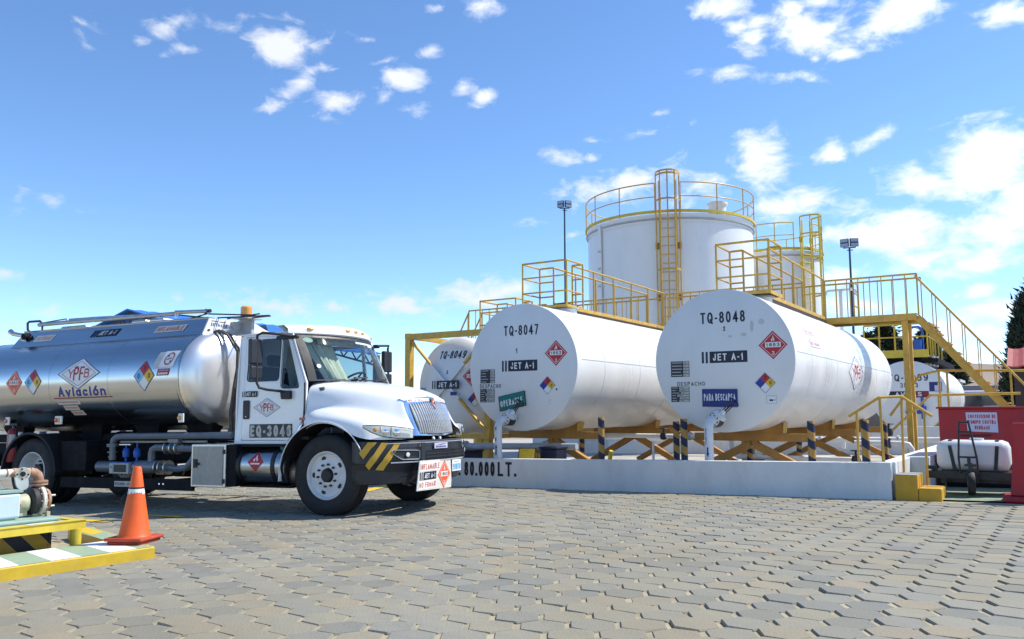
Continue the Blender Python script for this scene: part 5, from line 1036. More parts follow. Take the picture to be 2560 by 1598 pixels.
# ---- bumper
bh = [(.44, -1.19), (.58, -1.175), (.70, -1.12), (.84, -.96), (.95, -.78), (1.075, -.50), (1.12, -.2), (1.127, 0)]
bpl = bh+[(x, -y) for x, y in bh[-2::-1]]
def brow_(z, off, k=1.0): return [(x+off*(1 if x > .7 else .2), y*k, z) for x, y in bpl]
b = M(); b.grid([brow_(.928, -.06, .97), brow_(.930, -.02), brow_(.915, .0), brow_(.86, .012), brow_(.79, .018), brow_(.70, .012), brow_(.655, -.004), brow_(.645, -.02, .99), brow_(.50, -.03, .985), brow_(.40, -.04, .975), brow_(.385, -.10, .95)]); bump = P('bumper', b, 'bumper_grey', smooth=True, solid=.012)
b = M(); b.grid([[(x+.004, y*.992, z) for x, y, z in brow_(.635, -.012)], [(x-.02, y*.975, z) for x, y, z in brow_(.39, -.036)]]); P('lower_apron', b, 'black_plastic', bump, smooth=True)
BL = [0]
for p, q in zip(bpl, bpl[1:]): BL.append(BL[-1]+math.hypot(q[0]-p[0], q[1]-p[1]))
def bs(s_, z, off):
    """point on the bumper face at arc length s_ from its near rear end"""
    k = 0
    while k < len(BL)-2 and s_ > BL[k+1]: k += 1
    f_ = (s_-BL[k])/(BL[k+1]-BL[k]); p, q = bpl[k], bpl[k+1]; d = Vector((q[0]-p[0], q[1]-p[1])).normalized()
    return Vector((p[0]+(q[0]-p[0])*f_+d.y*(.034+off), p[1]+(q[1]-p[1])*f_-d.x*(.034+off), z))
SM = BL[-1]
def two(lp): return (lp, [(SM-u, v) for u, v in lp][::-1])
for lp in two(rrect([(.515, .80), (.545, .815), (.915, .80), (.915, .70), (.66, .705), (.56, .755)], .02, 3)):
    b = M(); b.shape([lp], bs, .0); P('fog_opening', b, 'inkblack', bump)
    cx_ = sum(p[0] for p in lp)/len(lp); cz_ = sum(p[1] for p in lp)/len(lp); lp2 = [(cx_+(u-cx_)*1.06, cz_+(v-cz_)*1.22) for u, v in lp]
    b = M(); b.shape([lp2, lp[::-1]], bs, .006, None, .01); P('opening_trim', b, 'pipe_grey', bump)
    b = M(); b.lathe([(.03, 0), (.028, .012), (0, .015)], 12, bs(cx_+(.05 if cx_ < SM/2 else -.05), .755, .004), (1, -.4 if cx_ < SM/2 else .4, 0)); P('fog_lamp', b, 'headlight_inner', bump, smooth=True)
    b = M(); b.lathe([(.013, 0), (.011, .010), (0, .012)], 8, bs(.93 if cx_ < SM/2 else SM-.93, .86, .0), (1, 0, 0)); P('bolt', b, 'chrome', bump)
lp = rrect([(1.0, .685), (1.0, .795), (SM-1.0, .795), (SM-1.0, .685)], .03, 3); nb = 16
b = M(); b.grid([[bs(1.0+(SM-2.0)*i/nb, zz, .0) for i in range(nb+1)] for zz in (.685, .795)]); P('air_intake', b, 'inkblack', bump)
for z in (.755, .712):
    b = M(); b.grid([[bs(1.02+(SM-2.04)*i/nb, zz, .006) for i in range(nb+1)] for zz in (z-.009, z+.009)]); P('intake_bar', b, 'bumper_grey', bump)
for s_ in (.965, SM-.965): b = M(); b.grid([[bs(s_+w, zz, .012) for w in (-.03, .03)] for zz in (.66, .90)]); P('overrider', b, 'bumper_grey', bump, solid=.012)
b = M(); b.grid([[bs(.5+(SM-1.0)*i/30, zz, .004) for i in range(31)] for zz in (.652, .668)]); P('lower_lip', b, 'pipe_grey', bump)
b = M(); b.grid([[bs(.45+(SM-.9)*i/30, zz, .003) for i in range(31)] for zz in (.897, .908)]); P('upper_lip', b, 'pipe_grey', bump)
b = M(); fr = lambda u, v, w: bs(SM/2+u, v, w+.008); quad(b, fr, -.32, .815, -.02, .890, 0, 'p_lilac', 4)
for k in range(9): quad(b, fr, -.29+k*.027, .828, -.275+k*.027, .848, .003, 'p_navy')
b.shape([[(-.30, .855), (-.17, .872), (-.03, .88), (-.17, .862)]], fr, .003, 'p_navy'); obj('dealer_plate', b, None, bump, 'raw')
for y in (-.19, -.02): b = M(); b.lathe([(.022, 0), (.020, .02), (0, .03)], 12, (1.04, y, .945), (1, 0, .2)); P('tow_eye_cap', b, 'white_plain', bump, smooth=True)
# hazard stripes on the bumper side
for q in (((.225, .925), (.325, .923), (.165, .712), (.122, .793)), ((.385, .917), (.475, .910), (.235, .577), (.19, .634)), ((.555, .903), (.64, .903), (.413, .567), (.311, .577))):
    n = 6; L0 = [(q[0][0]+(q[3][0]-q[0][0])*i/n, q[0][1]+(q[3][1]-q[0][1])*i/n) for i in range(n+1)]; L1 = [(q[1][0]+(q[2][0]-q[1][0])*i/n, q[1][1]+(q[2][1]-q[1][1])*i/n) for i in range(n+1)]
    b = M(); b.grid([[bs(u+(u2-u)*f_, v+(v2-v)*f_, -.002 if v+(v2-v)*f_ > .64 else -.022) for (u, v), (u2, v2) in zip(L0, L1)] for f_ in (0, .33, .67, 1)]); P('hazard_stripe', b, 'p_stripe', bump, smooth='raw')
# ---- warning board and number plate under the bumper
bo = plane((1.165, -.765, .28), (0, 1, 0), (-.02, 0, 1))
b = M(); b.shape([[(-.045, .02), (.84, .0), (.855, .10), (.845, .385), (.045, .395)]], bo, 0, 'p_cream', .012); bd = P('warning_board', b)
bo2 = lambda u, v, w: bo(u+.045*(v/.39)-.02, v, w)
b = M(); quad(b, bo2, .03, .255, .535, .37, e1, 'p_white'); text(b, 'INFLAMABLE', bo2, .045, .275, .52, .35, e2, 'p_rust', .008); quad(b, bo2, .01, .03, .45, .135, e1, 'p_white'); text(b, 'NO FUMAR', bo2, .025, .05, .435, .118, e2, 'p_rust', .008); obj('lettering', b, None, bd, 'raw')
decal_jet('jet_sign', bo2, bd, .12, .145, .445, .245, .03)
decal_1863('hazard_diamond', bo2, bd, .165, .185, 'p_orange', .655, .19)
b = M(); fr = plane((1.158, .125, .49), (0, 1, 0), (0, 0, 1)); b.shape([[(0, 0), (.245, 0), (.245, .155), (0, .155)]], fr, 0, 'p_white', .008); b2 = P('number_plate', b)
b = M(); text(b, '2970', fr, .015, .02, .12, .10, e1, 'p_sky', .01); text(b, 'DYU', fr, .125, .02, .23, .10, e1, 'p_sky', .01); quad(b, fr, .05, .125, .2, .135, e1, 'p_shelf'); obj('lettering', b, None, b2, 'raw')
# ---- door prints
for s in (NEAR, FAR):
    df = (lambda u, v, w: (u, -(cy(v)+w), v)) if s < 0 else (lambda u, v, w: (-2.0-u, cy(v)+w, v))
    decal_ypfb('company_emblem', df, TR, .235, .128, -1.09, 1.395)
    b = M(); text(b, 'EQ-3046', df, -1.375, 1.0, -.66, 1.155, e2, 'p_shelf', .045)
    quad(b, df, -1.39, .985, -.645, 1.17, e1*.7, 'p_black2'); obj('fleet_number', b, None, TR, 'raw')
    decal_jet('jet_sign', df, TR, -1.475, 1.545, -1.265, 1.625, -1.535)

# ---- tank of the truck (rounded oval section)
TA, TB, TZ, TE = 1.205, .785, 1.875, 2.25
def osec(k, n=64):
    out = []
    for i in range(n):
        a = 2*PI*i/n; c, s_ = cos(a), sin(a)
        out.append((TA*k*math.copysign(abs(c)**(2/TE), c), TZ+TB*k*math.copysign(abs(s_)**(2/TE), s_)))
    return out
def orow(x, k, n=64): return [(x, y, z) for y, z in osec(k, n)]
X0, X1 = -7.65, -2.60
b = M(); b.grid([orow(X0+.0, 1)]+[orow(X0+(X1-X0)*i/4, 1) for i in range(1, 5)], close=True); tank = P('tank_shell', b, 'brushed_steel', smooth=True)
def head(sgn, x, mat):
    b = M(); rows = [orow(x+sgn*.34*sin(a), max(.001, cos(a)**.62)) for a in [PI/2*i/12 for i in range(12)]]+[orow(x+sgn*.34, .02)]
    b.grid(rows, close=True); return P('tank_head', b, mat, smooth=True)
head(1, X1, 'tank_head_steel'); head(-1, X0, 'tank_head_steel')
for x in (X1, -4.03, -5.35, X0):
    b = M(); w = .03 if x in (X0, X1) else .008
    b.grid([orow(x-w, 1.001), orow(x-w*.6, 1.008 if w > .02 else 1.0035), orow(x+w*.6, 1.008 if w > .02 else 1.0035), orow(x+w, 1.001)], close=True); P('tank_band', b, 'brushed_steel', smooth=True)
def tk(u, v, w): return Vector((u, -(TA*max(.0, 1-abs((v-TZ)/TB)**TE)**(1/TE)+w), v))
decal_1863('hazard_diamond', tk, TR, .20, .20, 'p_orange', -6.17, 1.885)
decal_nfpa('hazard_diamond', tk, TR, .20, .205, -5.71, 1.885, left='p_sky'); decal_nfpa('hazard_diamond', tk, TR, .21, .225, -3.255, 1.90, left='p_sky')
decal_ypfb('company_emblem', tk, TR, .475, .245, -4.665, 1.985)
b = M(); text(b, 'Aviación', tk, -5.13, 1.635, -4.08, 1.79, e1, 'p_blue', .018); quad(b, tk, -5.25, 1.605, -3.95, 1.62, e1, 'p_darkred', 8, 1); obj('lettering', b, None, TR, 'raw')
b = M()
for k, (u0, u1, v) in enumerate(((-5.20, -4.70, 1.515), (-5.12, -4.79, 1.43), (-5.03, -4.75, 1.35))):
    quad(b, tk, u0, v, u1, v+.07, e1, 'p_cream', 4, 1)
    for j in range(int((u1-u0)/.03)-1): quad(b, tk, u0+.02+j*.03, v+.02, u0+.037+j*.03, v+.05, e2, 'p_pink')
obj('notice', b, None, TR, 'raw')
b = M(); tk2 = lambda u, v, w: tk(u+.25*(v-2.0), v, w)
quad(b, tk2, -2.98, 2.01, -2.70, 2.25, e1, 'p_white', 4, 4); quad(b, tk2, -3.10, 2.0, -2.98, 2.24, e1, 'p_grey', 2, 4)
disc(b, tk2, -2.835, 2.135, .085, e2, 'p_darkred', 24, .068, 1.1); b.shape([[(-2.905, 2.19), (-2.885, 2.205), (-2.765, 2.08), (-2.785, 2.065)]], tk2, e2, 'p_darkred'); b.shape([[(-2.88, 2.13), (-2.79, 2.15), (-2.79, 2.135), (-2.88, 2.115)]], tk2, e1*1.4, 'p_black2')
quad(b, tk2, -2.98, 1.89, -2.74, 1.99, e1, 'p_darkred', 3, 2); quad(b, tk2, -2.96, 1.955, -2.76, 1.975, e2, 'p_pink', 3, 1)
for j in range(6): quad(b, tk2, -2.955+j*.033, 1.905, -2.93+j*.033, 1.935, e2, 'p_white')
obj('no_smoking_notice', b, None, TR, 'raw')
# ---- raised sides of the catwalk on top
for s in (NEAR, FAR):
    bt = [(-6.92, 2.515), (-2.62, 2.49)]; tp = [(-6.72, 2.80), (-2.58, 2.765)]
    b = M(); n = 6; b.grid([[(-6.95+(4.33)*i/n, s*.775, 2.505) for i in range(n+1)], [(-6.80+(4.20)*i/n, s*.64, 2.79-.02*i/n) for i in range(n+1)]]); cat = P('catwalk_side', b, 'brushed_steel', solid=.012)
    b = M(); b.cyl((-6.80, s*.64, 2.795), (-2.60, s*.64, 2.775), .014, 8); P('edge_bead', b, 'brushed_steel', cat, smooth=True)
    b = M(); b.tube([(-6.95, s*.785, 2.50), (-2.60, s*.785, 2.50)], .01, 6); P('edge_bead', b, 'bumper_grey', cat, smooth=True)
ff = lambda u, v, w: Vector((u, -(.775-.135*(v-2.505)/.28)-w*.9-.002, v+w*.4))
ff2 = lambda u, v, w: ff(u+.55*(v-2.6), v, w)
b = M(); quad(b, ff2, -6.44, 2.595, -5.98, 2.70, e1, 'p_cream', 2, 1); text(b, 'NO FUMAR', ff2, -6.40, 2.615, -6.02, 2.68, e2, 'p_pink', .01); obj('warning_label', b, None, TR, 'raw')
decal_jet('jet_sign', ff2, TR, -4.93, 2.60, -4.46, 2.715, -5.06)
b = M(); quad(b, ff2, -3.62, 2.59, -3.0, 2.69, e1, 'p_cream', 2, 1); text(b, 'INFLAMABLE', ff2, -3.59, 2.605, -3.04, 2.675, e2, 'p_red', .014); obj('warning_label', b, None, TR, 'raw')
# front bulkhead of the catwalk with the maker's name
b = M(); frp = plane((-2.575, 0, 0), (0, 1, 0), (.0, 0, 1)); b.shape([[(-.775, 2.50), (-.64, 2.765), (.30, 2.79), (.55, 2.70), (.95, 2.60), (.95, 2.45), (-.7, 2.45)]], frp, 0, None, .02); P('front_bulkhead', b, 'p_white')
b = M(); text(b, 'SKYMARK', frp, -.62, 2.645, -.28, 2.705, e1, 'p_navy', .006, .2); quad(b, frp, -.60, 2.725, -.46, 2.735, e1, 'inkblack'); quad(b, frp, -.44, 2.722, -.30, 2.732, e1, 'inkblack'); b.shape([[(-.69, 2.575), (-.66, 2.60), (-.62, 2.60), (-.62, 2.585), (-.655, 2.565)]], frp, e1, 'inkblack'); obj('lettering', b, None, TR, 'raw')
b = M(); b.box(-2.57, -2.50, -.20, .12, 2.62, 2.75); P('junction_box', b, 'pipe_grey')
b = M(); b.box(-2.56, -2.30, -.04, .02, 2.56, 2.80); b.box(-2.48, -2.20, -.30, .10, 2.785, 2.80); P('beacon_bracket', b, 'pipe_grey')
b = M(); c_ = (-2.32, -.14, 2.80); b.lathe([(.085, 0), (.088, .03), (.088, .16), (.07, .18), (0, .182)], 20, c_); P('beacon', b, 'amber', smooth=True)
b = M(); b.lathe([(.10, -.012), (.10, .004), (0, .004)], 20, c_); P('beacon_base', b, 'black_plastic')
# folding guard rails and pantograph arms on top
def rod(name, pts, r, mat='aluminium'): b = M(); b.tube(pts, r, 8); return P(name, b, mat, smooth=True)
rod('rear_hoop', [(-6.86, -.5, 2.80), (-6.93, -.5, 2.86), (-6.94, -.5, 2.97), (-6.90, -.5, 2.995), (-6.62, -.5, 2.99), (-6.58, -.5, 2.955)], .020, 'bumper_grey')
rod('guard_rail', [(-6.64, -.5, 2.925), (-5.9, -.5, 2.925), (-4.6, -.5, 2.915), (-3.42, -.5, 2.905)], .034); rod('guard_rail', [(-3.42, -.5, 2.925), (-2.76, -.5, 2.90)], .030)
rod('lifting_arm', [(-6.60, -.5, 2.95), (-5.95, -.5, 2.985), (-5.94, -.5, 2.92)], .010, 'bumper_grey'); rod('guard_rail', [(-5.9, -.47, 2.965), (-5.2, -.47, 2.955), (-4.4, -.47, 2.93)], .026)
rod('rail_foot', [(-6.55, -.5, 2.92), (-6.55, -.5, 2.79)], .016, 'bumper_grey'); rod('rail_hinge', [(-3.42, -.5, 2.83), (-3.42, -.5, 2.96)], .022)
rod('rail_end', [(-2.80, -.5, 2.86), (-2.78, -.5, 2.935)], .02, 'bumper_grey'); rod('rail_end', [(-2.74, -.5, 2.90), (-2.70, -.5, 2.90)], .03, 'bumper_grey')
for p, q in (((-3.36, -.5, 2.88), (-2.62, -.5, 2.775)), ((-3.1, -.5, 2.81), (-2.76, -.5, 2.86)), ((-2.74, -.5, 2.855), (-1.95, -.35, 2.80)), ((-2.6, -.45, 2.79), (-1.72, -.30, 2.785)), ((-2.3, -.1, 2.80), (-1.70, -.30, 2.775)), ((-2.55, -.3, 2.79), (-2.0, -.2, 2.84))): rod('lifting_arm', [p, q], .011, 'bumper_grey')
for x in (-6.0, -5.7, -4.3, -3.9): b = M(); b.box(x-.16, x+.16, -.45, -.2, 2.79, 2.87); P('valve_hatch', b, 'aluminium', bevel=.03)
rod('vent_horn', [(-6.64, -.68, 2.72), (-6.80, -.74, 2.74), (-6.95, -.74, 2.765), (-7.03, -.74, 2.81)], [.035, .036, .038, .05], 'chrome')
b = M(); b.cyl((-6.66, -.60, 2.72), (-6.66, -.76, 2.70), .055, 12); b.cyl((-6.55, -.62, 2.70), (-6.55, -.73, 2.68), .03, 10); P('horn_valve', b, 'frame_dark', smooth=True)
for dy in (0, .06):
    rod('hose', [(-2.50, -.62+dy, 2.55), (-2.42, -.60+dy, 2.57), (-2.28, -.57+dy, 2.50), (-2.12, -.52+dy, 2.25), (-2.14, -.50+dy, 2.0), (-2.18, -.52+dy, 1.7), (-2.2, -.55+dy, 1.35), (-2.15, -.6+dy, 1.05)], .022, 'hose')
# ---- chassis equipment on the near side
for s in (NEAR, FAR):
    b = M(); b.box(-7.5, -2.35, s*.48-.05, s*.48+.05, .91, 1.05); P('tank_subframe', b, 'frame_dark')
    for x in (-7.0, -5.1, -3.85, -2.75):
        b = M(); b.add([(x-.28, s*.36, 1.20), (x+.28, s*.36, 1.20), (x+.16, s*.45, .93), (x-.16, s*.45, .93), (x-.28, s*.62, 1.20), (x+.28, s*.62, 1.20), (x+.16, s*.53, .93), (x-.16, s*.53, .93)], [(0, 1, 2, 3), (4, 7, 6, 5), (0, 3, 7, 4), (1, 5, 6, 2), (0, 4, 5, 1), (3, 2, 6, 7)]); P('tank_cradle', b, 'frame_dark')
    # rear mudguard
    ar = [(-5.75+.62*cos(math.radians(t)), .46+.60*sin(math.radians(t))) for t in range(-5, 186, 10)]
    b = M(); b.grid([[(x, s*y, z) for x, z in ar] for y in (1.20, .52)]); b.grid([[(x, s*1.20, z) for x, z in ar], [(-5.75+(x+5.75)*1.06, s*1.20, .46+(z-.46)*1.06) for x, z in ar]]); P('mudguard', b, 'rubber', smooth=True, solid=.01)
    b = M(); b.box(-5.12, -4.55, s*.62, s*1.10, .50, .95); P('side_locker', b, 'frame_dark', bevel=.01)
    b = M(); b.box(-5.05, -2.3, s*1.10, s*1.14, .25, .41); P('side_guard', b, 'frame_dark'); 
    for x in (-4.8, -3.9, -3.0, -2.5): b = M(); b.box(x-.03, x+.03, s*.5, s*1.10, .28, .38); P('guard_bracket', b, 'frame_dark')
b = M(); frs = plane((0, -1.141, 0), (1, 0, 0), (0, 0, 1)); quad(b, frs, -3.86, .285, -3.45, .365, e1, 'p_shelf'); text(b, 'PELIGRO', frs, -3.84, .305, -3.64, .345, e2, 'p_black2'); text(b, 'JET', frs, -3.6, .305, -3.48, .345, e2, 'p_black2'); obj('side_label', b, None, TR, 'raw')
b = M()
for x in (-2.94, -2.86): b.lathe([(.018, 0), (.016, .01), (0, .013)], 10, (x, -1.141, .335), (0, -1, 0))
P('bolt', b, 'chrome')
rod('delivery_pipe', [(-4.12, -.98, .66), (-4.12, -.98, .90), (-4.10, -.98, .96), (-4.04, -.98, 1.005), (-3.95, -.98, 1.015), (-1.75, -.98, 1.02)], .048, 'truck_pipe')
for z, r in ((.885, .088), (.86, .088), (.77, .075), (.70, .06)): b = M(); b.cyl((-4.12, -.98, z), (-4.12, -.98, z+.02), r, 16); P('flange', b, 'truck_pipe', smooth=True)
b = M(); b.cyl((-4.42, -.96, .56), (-4.05, -.96, .56), .085, 18); b.lathe([(0, -.02), (.07, -.01), (.085, .02)], 16, (-4.42, -.96, .56), (1, 0, 0)); P('pump_drum', b, 'truck_pipe', smooth=True)
b = M(); b.box(-4.06, -3.66, -1.08, -.86, .465, .62); mb = P('meter_box', b, 'pipe_grey', bevel=.008)
b = M(); frs = plane((0, -1.082, 0), (1, 0, 0), (0, 0, 1)); quad(b, frs, -3.96, .49, -3.70, .60, e1, 'inkblack'); quad(b, frs, -4.05, .48, -3.98, .61, e1, 'p_shelf'); quad(b, frs, -4.03, .55, -4.0, .58, e2, 'p_green'); obj('meter_face', b, None, mb, 'raw')
b = M(); b.box(-4.04, -3.60, -1.06, -.90, .622, .635); P('meter_lid', b, 'valve_blue', mb)
b = M(); b.cyl((-3.62, -.96, .565), (-3.18, -.96, .565), .095, 20); P('filter_vessel', b, 'truck_pipe', smooth=True)
for x in (-3.18, -3.10, -2.98): b = M(); b.cyl((x, -.96, .56), (x+.018, -.96, .56), .105, 20); P('flange', b, 'aluminium', smooth=True)
rod('delivery_pipe', [(-3.1, -.96, .56), (-2.95, -.96, .555), (-2.8, -.96, .54), (-2.62, -.96, .56), (-2.50, -.96, .66), (-2.44, -.96, .78)], .05, 'truck_pipe')
rod('delivery_pipe', [(-3.32, -.96, .62), (-3.32, -.96, .76), (-3.30, -.96, .815), (-3.24, -.96, .845), (-3.14, -.96, .845), (-2.30, -.96, .83)], .052, 'truck_pipe')
for x in (-3.02, -2.90, -2.80): b = M(); b.cyl((x, -.96, .84), (x+.02, -.96, .84), .088, 18); P('flange', b, 'aluminium', smooth=True)
b = M(); b.cyl((-2.86, -.96, .84), (-2.86, -.96, 1.0), .02, 8); b.box(-2.96, -2.76, -1.0, -.92, .92, .97); P('valve_actuator', b, 'truck_pipe')
for x in (-3.83, -3.60):
    b = M(); b.cyl((x, -.98, .635), (x, -.98, .70), .016, 8); b.lathe([(0, .70), (.045, .705), (.055, .78), (.04, .83), (.012, .85), (.012, .92)], 14, (x, -.98, 0)); P('valve', b, 'valve_blue', smooth=True)
b = M(); b.box(-3.96, -3.72, -1.0, -.95, .885, .90); P('valve_lever', b, 'aluminium')
rod('vent_line', [(-4.05, -.9, .93), (-2.3, -.9, .93)], .016, 'pipe_grey')
# toolbox with tread-plate door
b = M(); b.box(-2.29, -1.66, -1.19, -.62, .315, .905); tb_ = P('toolbox', b, 'aluminium', bevel=.008)
b = M(); b.box(-2.255, -1.70, -1.200, -1.191, .345, .875); P('toolbox_door', b, 'tread_plate', tb_)
b = M(); b.box(-2.24, -2.16, -1.206, -1.2005, .58, .70); b.box(-2.23, -2.175, -1.212, -1.2065, .60, .68); b.cyl((-2.185, -1.215, .64), (-2.12, -1.215, .63), .016, 8); P('latch', b, 'black_plastic', tb_)
for z in (.80, .40): b = M(); b.box(-1.70, -1.665, -1.208, -1.191, z-.03, z+.03); P('hinge', b, 'black_plastic', tb_)
b = M(); b.box(-1.655, -1.50, -1.16, -.55, .33, .895); P('step_panel', b, 'frame_dark', bevel=.01)
# fuel tank
b = M(); b.lathe([(0, -1.585), (.20, -1.58), (.245, -1.56), (.255, -1.53), (.255, -.72), (.245, -.69), (.2, -.67), (0, -.665)], 40, (0, -.90, .605), (1, 0, 0)); ft = P('fuel_tank', b, 'fuel_tank', smooth=True)
for x in (-1.47, -.87): b = M(); b.lathe([(.257, x-.03), (.268, x-.03), (.268, x+.03), (.257, x+.03)], 40, (0, -.90, .605), (1, 0, 0), closed=True); P('tank_strap', b, 'black_plastic', ft, smooth=True)
b = M(); b.cyl((-.80, -1.0, .83), (-.80, -1.02, .90), .05, 14); P('filler_cap', b, 'p_green', ft, smooth=True)
ftf = lambda u, v, w: Vector((u, -.90-math.sqrt(max(.001, .257**2-(v-.605)**2))-w, v))
b = M(); diam(b, ftf, -1.165, .665, .135, .13, e1, 'p_red', 6); d_flame(b, ftf, -1.165, .675, .075, .085, e2, 'p_white'); quad(b, ftf, -1.245, .632, -1.085, .652, e2, 'p_white', 3, 1); obj('flammable_sticker', b, None, ft, 'raw')
b = M(); b.box(-1.55, -.66, -1.02, -.60, .315, .345); P('tank_bracket', b, 'frame_dark')
b = M(); b.box(-1.60, -.72, -1.10, -.50, .865, .90); P('cab_step', b, 'frame_dark')
# side lamps
for x, w in ((-2.60, .10), (-5.20, .16), (-6.43, .10)):
    b = M(); b.box(x-w/2, x+w/2, -1.115, -1.09, 1.21, 1.34); sl = P('lamp_plate', b, 'p_white', bevel=.01); b = M(); b.lathe([(.034, 0), (.032, .012), (0, .02)], 14, (x-.02 if w < .12 else x-.04, -1.116, 1.275), (0, -1, 0)); P('side_lamp', b, 'lamp_red' if x < -3 else 'amber', sl, smooth=True)
    if w > .12: b = M(); b.box(x-.0, x+.035, -1.122, -1.116, 1.235, 1.315); P('side_lamp', b, 'amber', sl)
    b = M(); b.box(x-.02, x+.02, -1.09, -.98, 1.24, 1.30); P('lamp_bracket', b, 'frame_dark', sl)
fe = thing('fire_extinguisher', None, None, (0, 0, 0)); fe.parent = TR
b = M(); b.lathe([(0, .62), (.085, .62), (.09, .64), (.09, 1.08), (.07, 1.13), (.025, 1.16), (.02, 1.2), (0, 1.2)], 18, (-6.30, -1.08, 0)); P('bottle', b, 'extinguisher_red', fe, smooth=True)
b = M(); b.lathe([(.0915, .88), (.0915, 1.06)], 18, (-6.30, -1.08, 0), a0=3.3, a1=5.0); P('label', b, 'p_shelf', fe, smooth='raw'); b = M(); b.box(-6.36, -6.2, -1.10, -1.06, 1.2, 1.235); b.tube([(-6.28, -1.1, 1.2), (-6.2, -1.12, 1.15), (-6.18, -1.1, .95), (-6.19, -1.1, .75)], .014, 6); P('valve_head', b, 'black_plastic', fe)
b = M(); b.poly([(-6.10, -1.14, 1.10), (-6.10, -1.14, .98), (-5.97, -1.14, 1.03)]); P('wheel_chock', b, 'p_cream', solid=.06)
b = M(); b.box(-7.75, -7.55, -1.1, 1.1, .50, .72); P('rear_bumper', b, 'frame_dark')

# ================================================================== right side: spill container, bottle cart
rc = thing('spill_container', 'big red steel container signed CONTENEDOR DE EQUIPO CONTRA DERRAME', 'container', (-.4, 15.3, g(0))); o = rc.location
b = M(o); b.box(-1.50, .9, 14.62, 16.1, .10, 1.19); obj('container_body', b, 'red', rc, bevel=.012)
b = M(o); b.box(-1.53, .93, 14.58, 16.13, 1.191, 1.222); obj('lid', b, 'red', rc, bevel=.006)
b = M(o); b.box(-1.48, .88, 14.66, 16.0, .0, .10); obj('skid', b, 'frame_dark', rc)
b = M(o); b.add([(-.42, 14.618, 1.19), (-.30, 14.618, 1.19), (-.28, 14.618, .12), (-.42, 14.618, .12)], [(0, 1, 2, 3)]); obj('side_seam', b, 'p_darkred', rc, 'raw')
fr = plane((0, 14.612, 0), (1, 0, 0), (0, 0, 1)); b = M(); fl_ = loc_frame(fr, o)
b.shape([[(-1.11, .845), (-.70, .83), (-.705, 1.135), (-1.125, 1.135)]], fl_, e1, 'p_lilac')
text(b, 'CONTENEDOR DE', fl_, -1.095, 1.045, -.725, 1.10, e2, 'p_red', .012); text(b, 'EQUIPO CONTRA', fl_, -1.09, .96, -.725, 1.015, e2, 'p_red', .012); text(b, 'DERRAME', fl_, -1.01, .875, -.81, .93, e2, 'p_red', .012); obj('sign_board', b, None, rc, 'raw')
b = M(o); b.bar((-1.22, 14.60, .775), (-.80, 14.60, .785), .012, .03); obj('lock_bar', b, 'black_plastic', rc); b = M(o); b.bar((-1.08, 14.60, .70), (-.94, 14.60, .705), .012, .03); obj('label_plate', b, 'p_cream', rc)
rp = thing('sign_stand', 'red steel stand with flared foot at the right edge', 'stand', (-.25, 12.72, g(0))); o = rp.location
b = M(o); n = 10; L0 = [(-.445, 1.00), (-.455, .7), (-.48, .45), (-.50, .2), (-.515, .075)]
b.grid([[(x, 12.62, z) for x, z in L0], [(.12, 12.62, z) for x, z in L0], [(.12, 12.82, z) for x, z in L0], [(x, 12.82, z) for x, z in L0]], close=False); b.grid([[(x, 12.82, z) for x, z in L0], [(x, 12.62, z) for x, z in L0]])
b.add([(-.445, 12.62, 1), (.12, 12.62, 1), (.12, 12.82, 1), (-.445, 12.82, 1)], [(0, 1, 2, 3)]); obj('panel', b, 'red', rp)
b = M(o); b.box(-.60, .25, 12.50, 12.95, -.01, .065); obj('foot', b, 'red', rp, bevel=.015)

ct = thing('bottle_cart', 'white plastic liquid tank strapped on a black trailer', 'trailer', (-.95, 13.5, g(-.95))); o = ct.location
b = M(o); x0, x1, y0, y1, z0, z1 = -1.42, -.515, 13.22, 13.78, .325, .745
b.box(x0, x1, y0, y1, z0, z1); obj('water_tank', b, 'bottle_white', ct, smooth=True, bevel=.10)
ob_ = ct.children[-1] if ct.children else None
for x, xt in ((-1.19, -1.24), (-.70, -.665)):
    b = M(o); b.bar((x, y0-.004, z0), (xt, y0-.004, z1-.09), .045, .006, up=(0, -1, 0)); b.bar((xt, y0-.004, z1-.09), (xt, y0+.09, z1+.004), .045, .006, up=(0, -1, 1)); b.bar((xt, y0+.09, z1+.004), (xt, y1-.09, z1+.004), .045, .006); obj('strap', b, 'black_plastic', ct)
b = M(o); b.cyl((-.92, 13.5, z1-.01), (-.92, 13.5, z1+.03), .09, 16); obj('filler_lid', b, 'bottle_white', ct, True)
b = M(o)
for y in (13.18, 13.80): b.bar((-1.52, y, .27), (-.46, y, .27), .05, .10)
for x in (-1.5, -1.0, -.5): b.bar((x, 13.18, .27), (x, 13.80, .27), .05, .08)
b.box(-1.42, -.52, 13.2, 13.78, .30, .325); obj('chassis', b, 'black_paint', ct)
b = M(o); b.bar((-1.40, 13.4, .18), (-.5, 13.4, .18), .05, .05); b.bar((-1.30, 13.2, .25), (-1.36, 13.2, .16), .05, .05); obj('axle', b, 'black_paint', ct)
b = M(o)
for p, q in (((-1.115, 13.08, .33), (-1.125, 13.08, .52)), ((-1.125, 13.08, .52), (-1.095, 13.08, 1.02)), ((-.895, 13.08, .30), (-.905, 13.08, .52)), ((-.905, 13.08, .52), (-.985, 13.08, 1.03))): b.cyl(p, q, .014, 8)
for z, xa, xb in ((1.0, -1.095, -.985), (.87, -1.10, -.955), (.525, -1.125, -.905)): b.cyl((xa, 13.08, z), (xb, 13.08, z), .013, 8)
for x in (-1.115, -.895): b.cyl((x, 13.08, .32), (x, 13.2, .30), .014, 8)
obj('drawbar_frame', b, 'black_paint', ct, True)
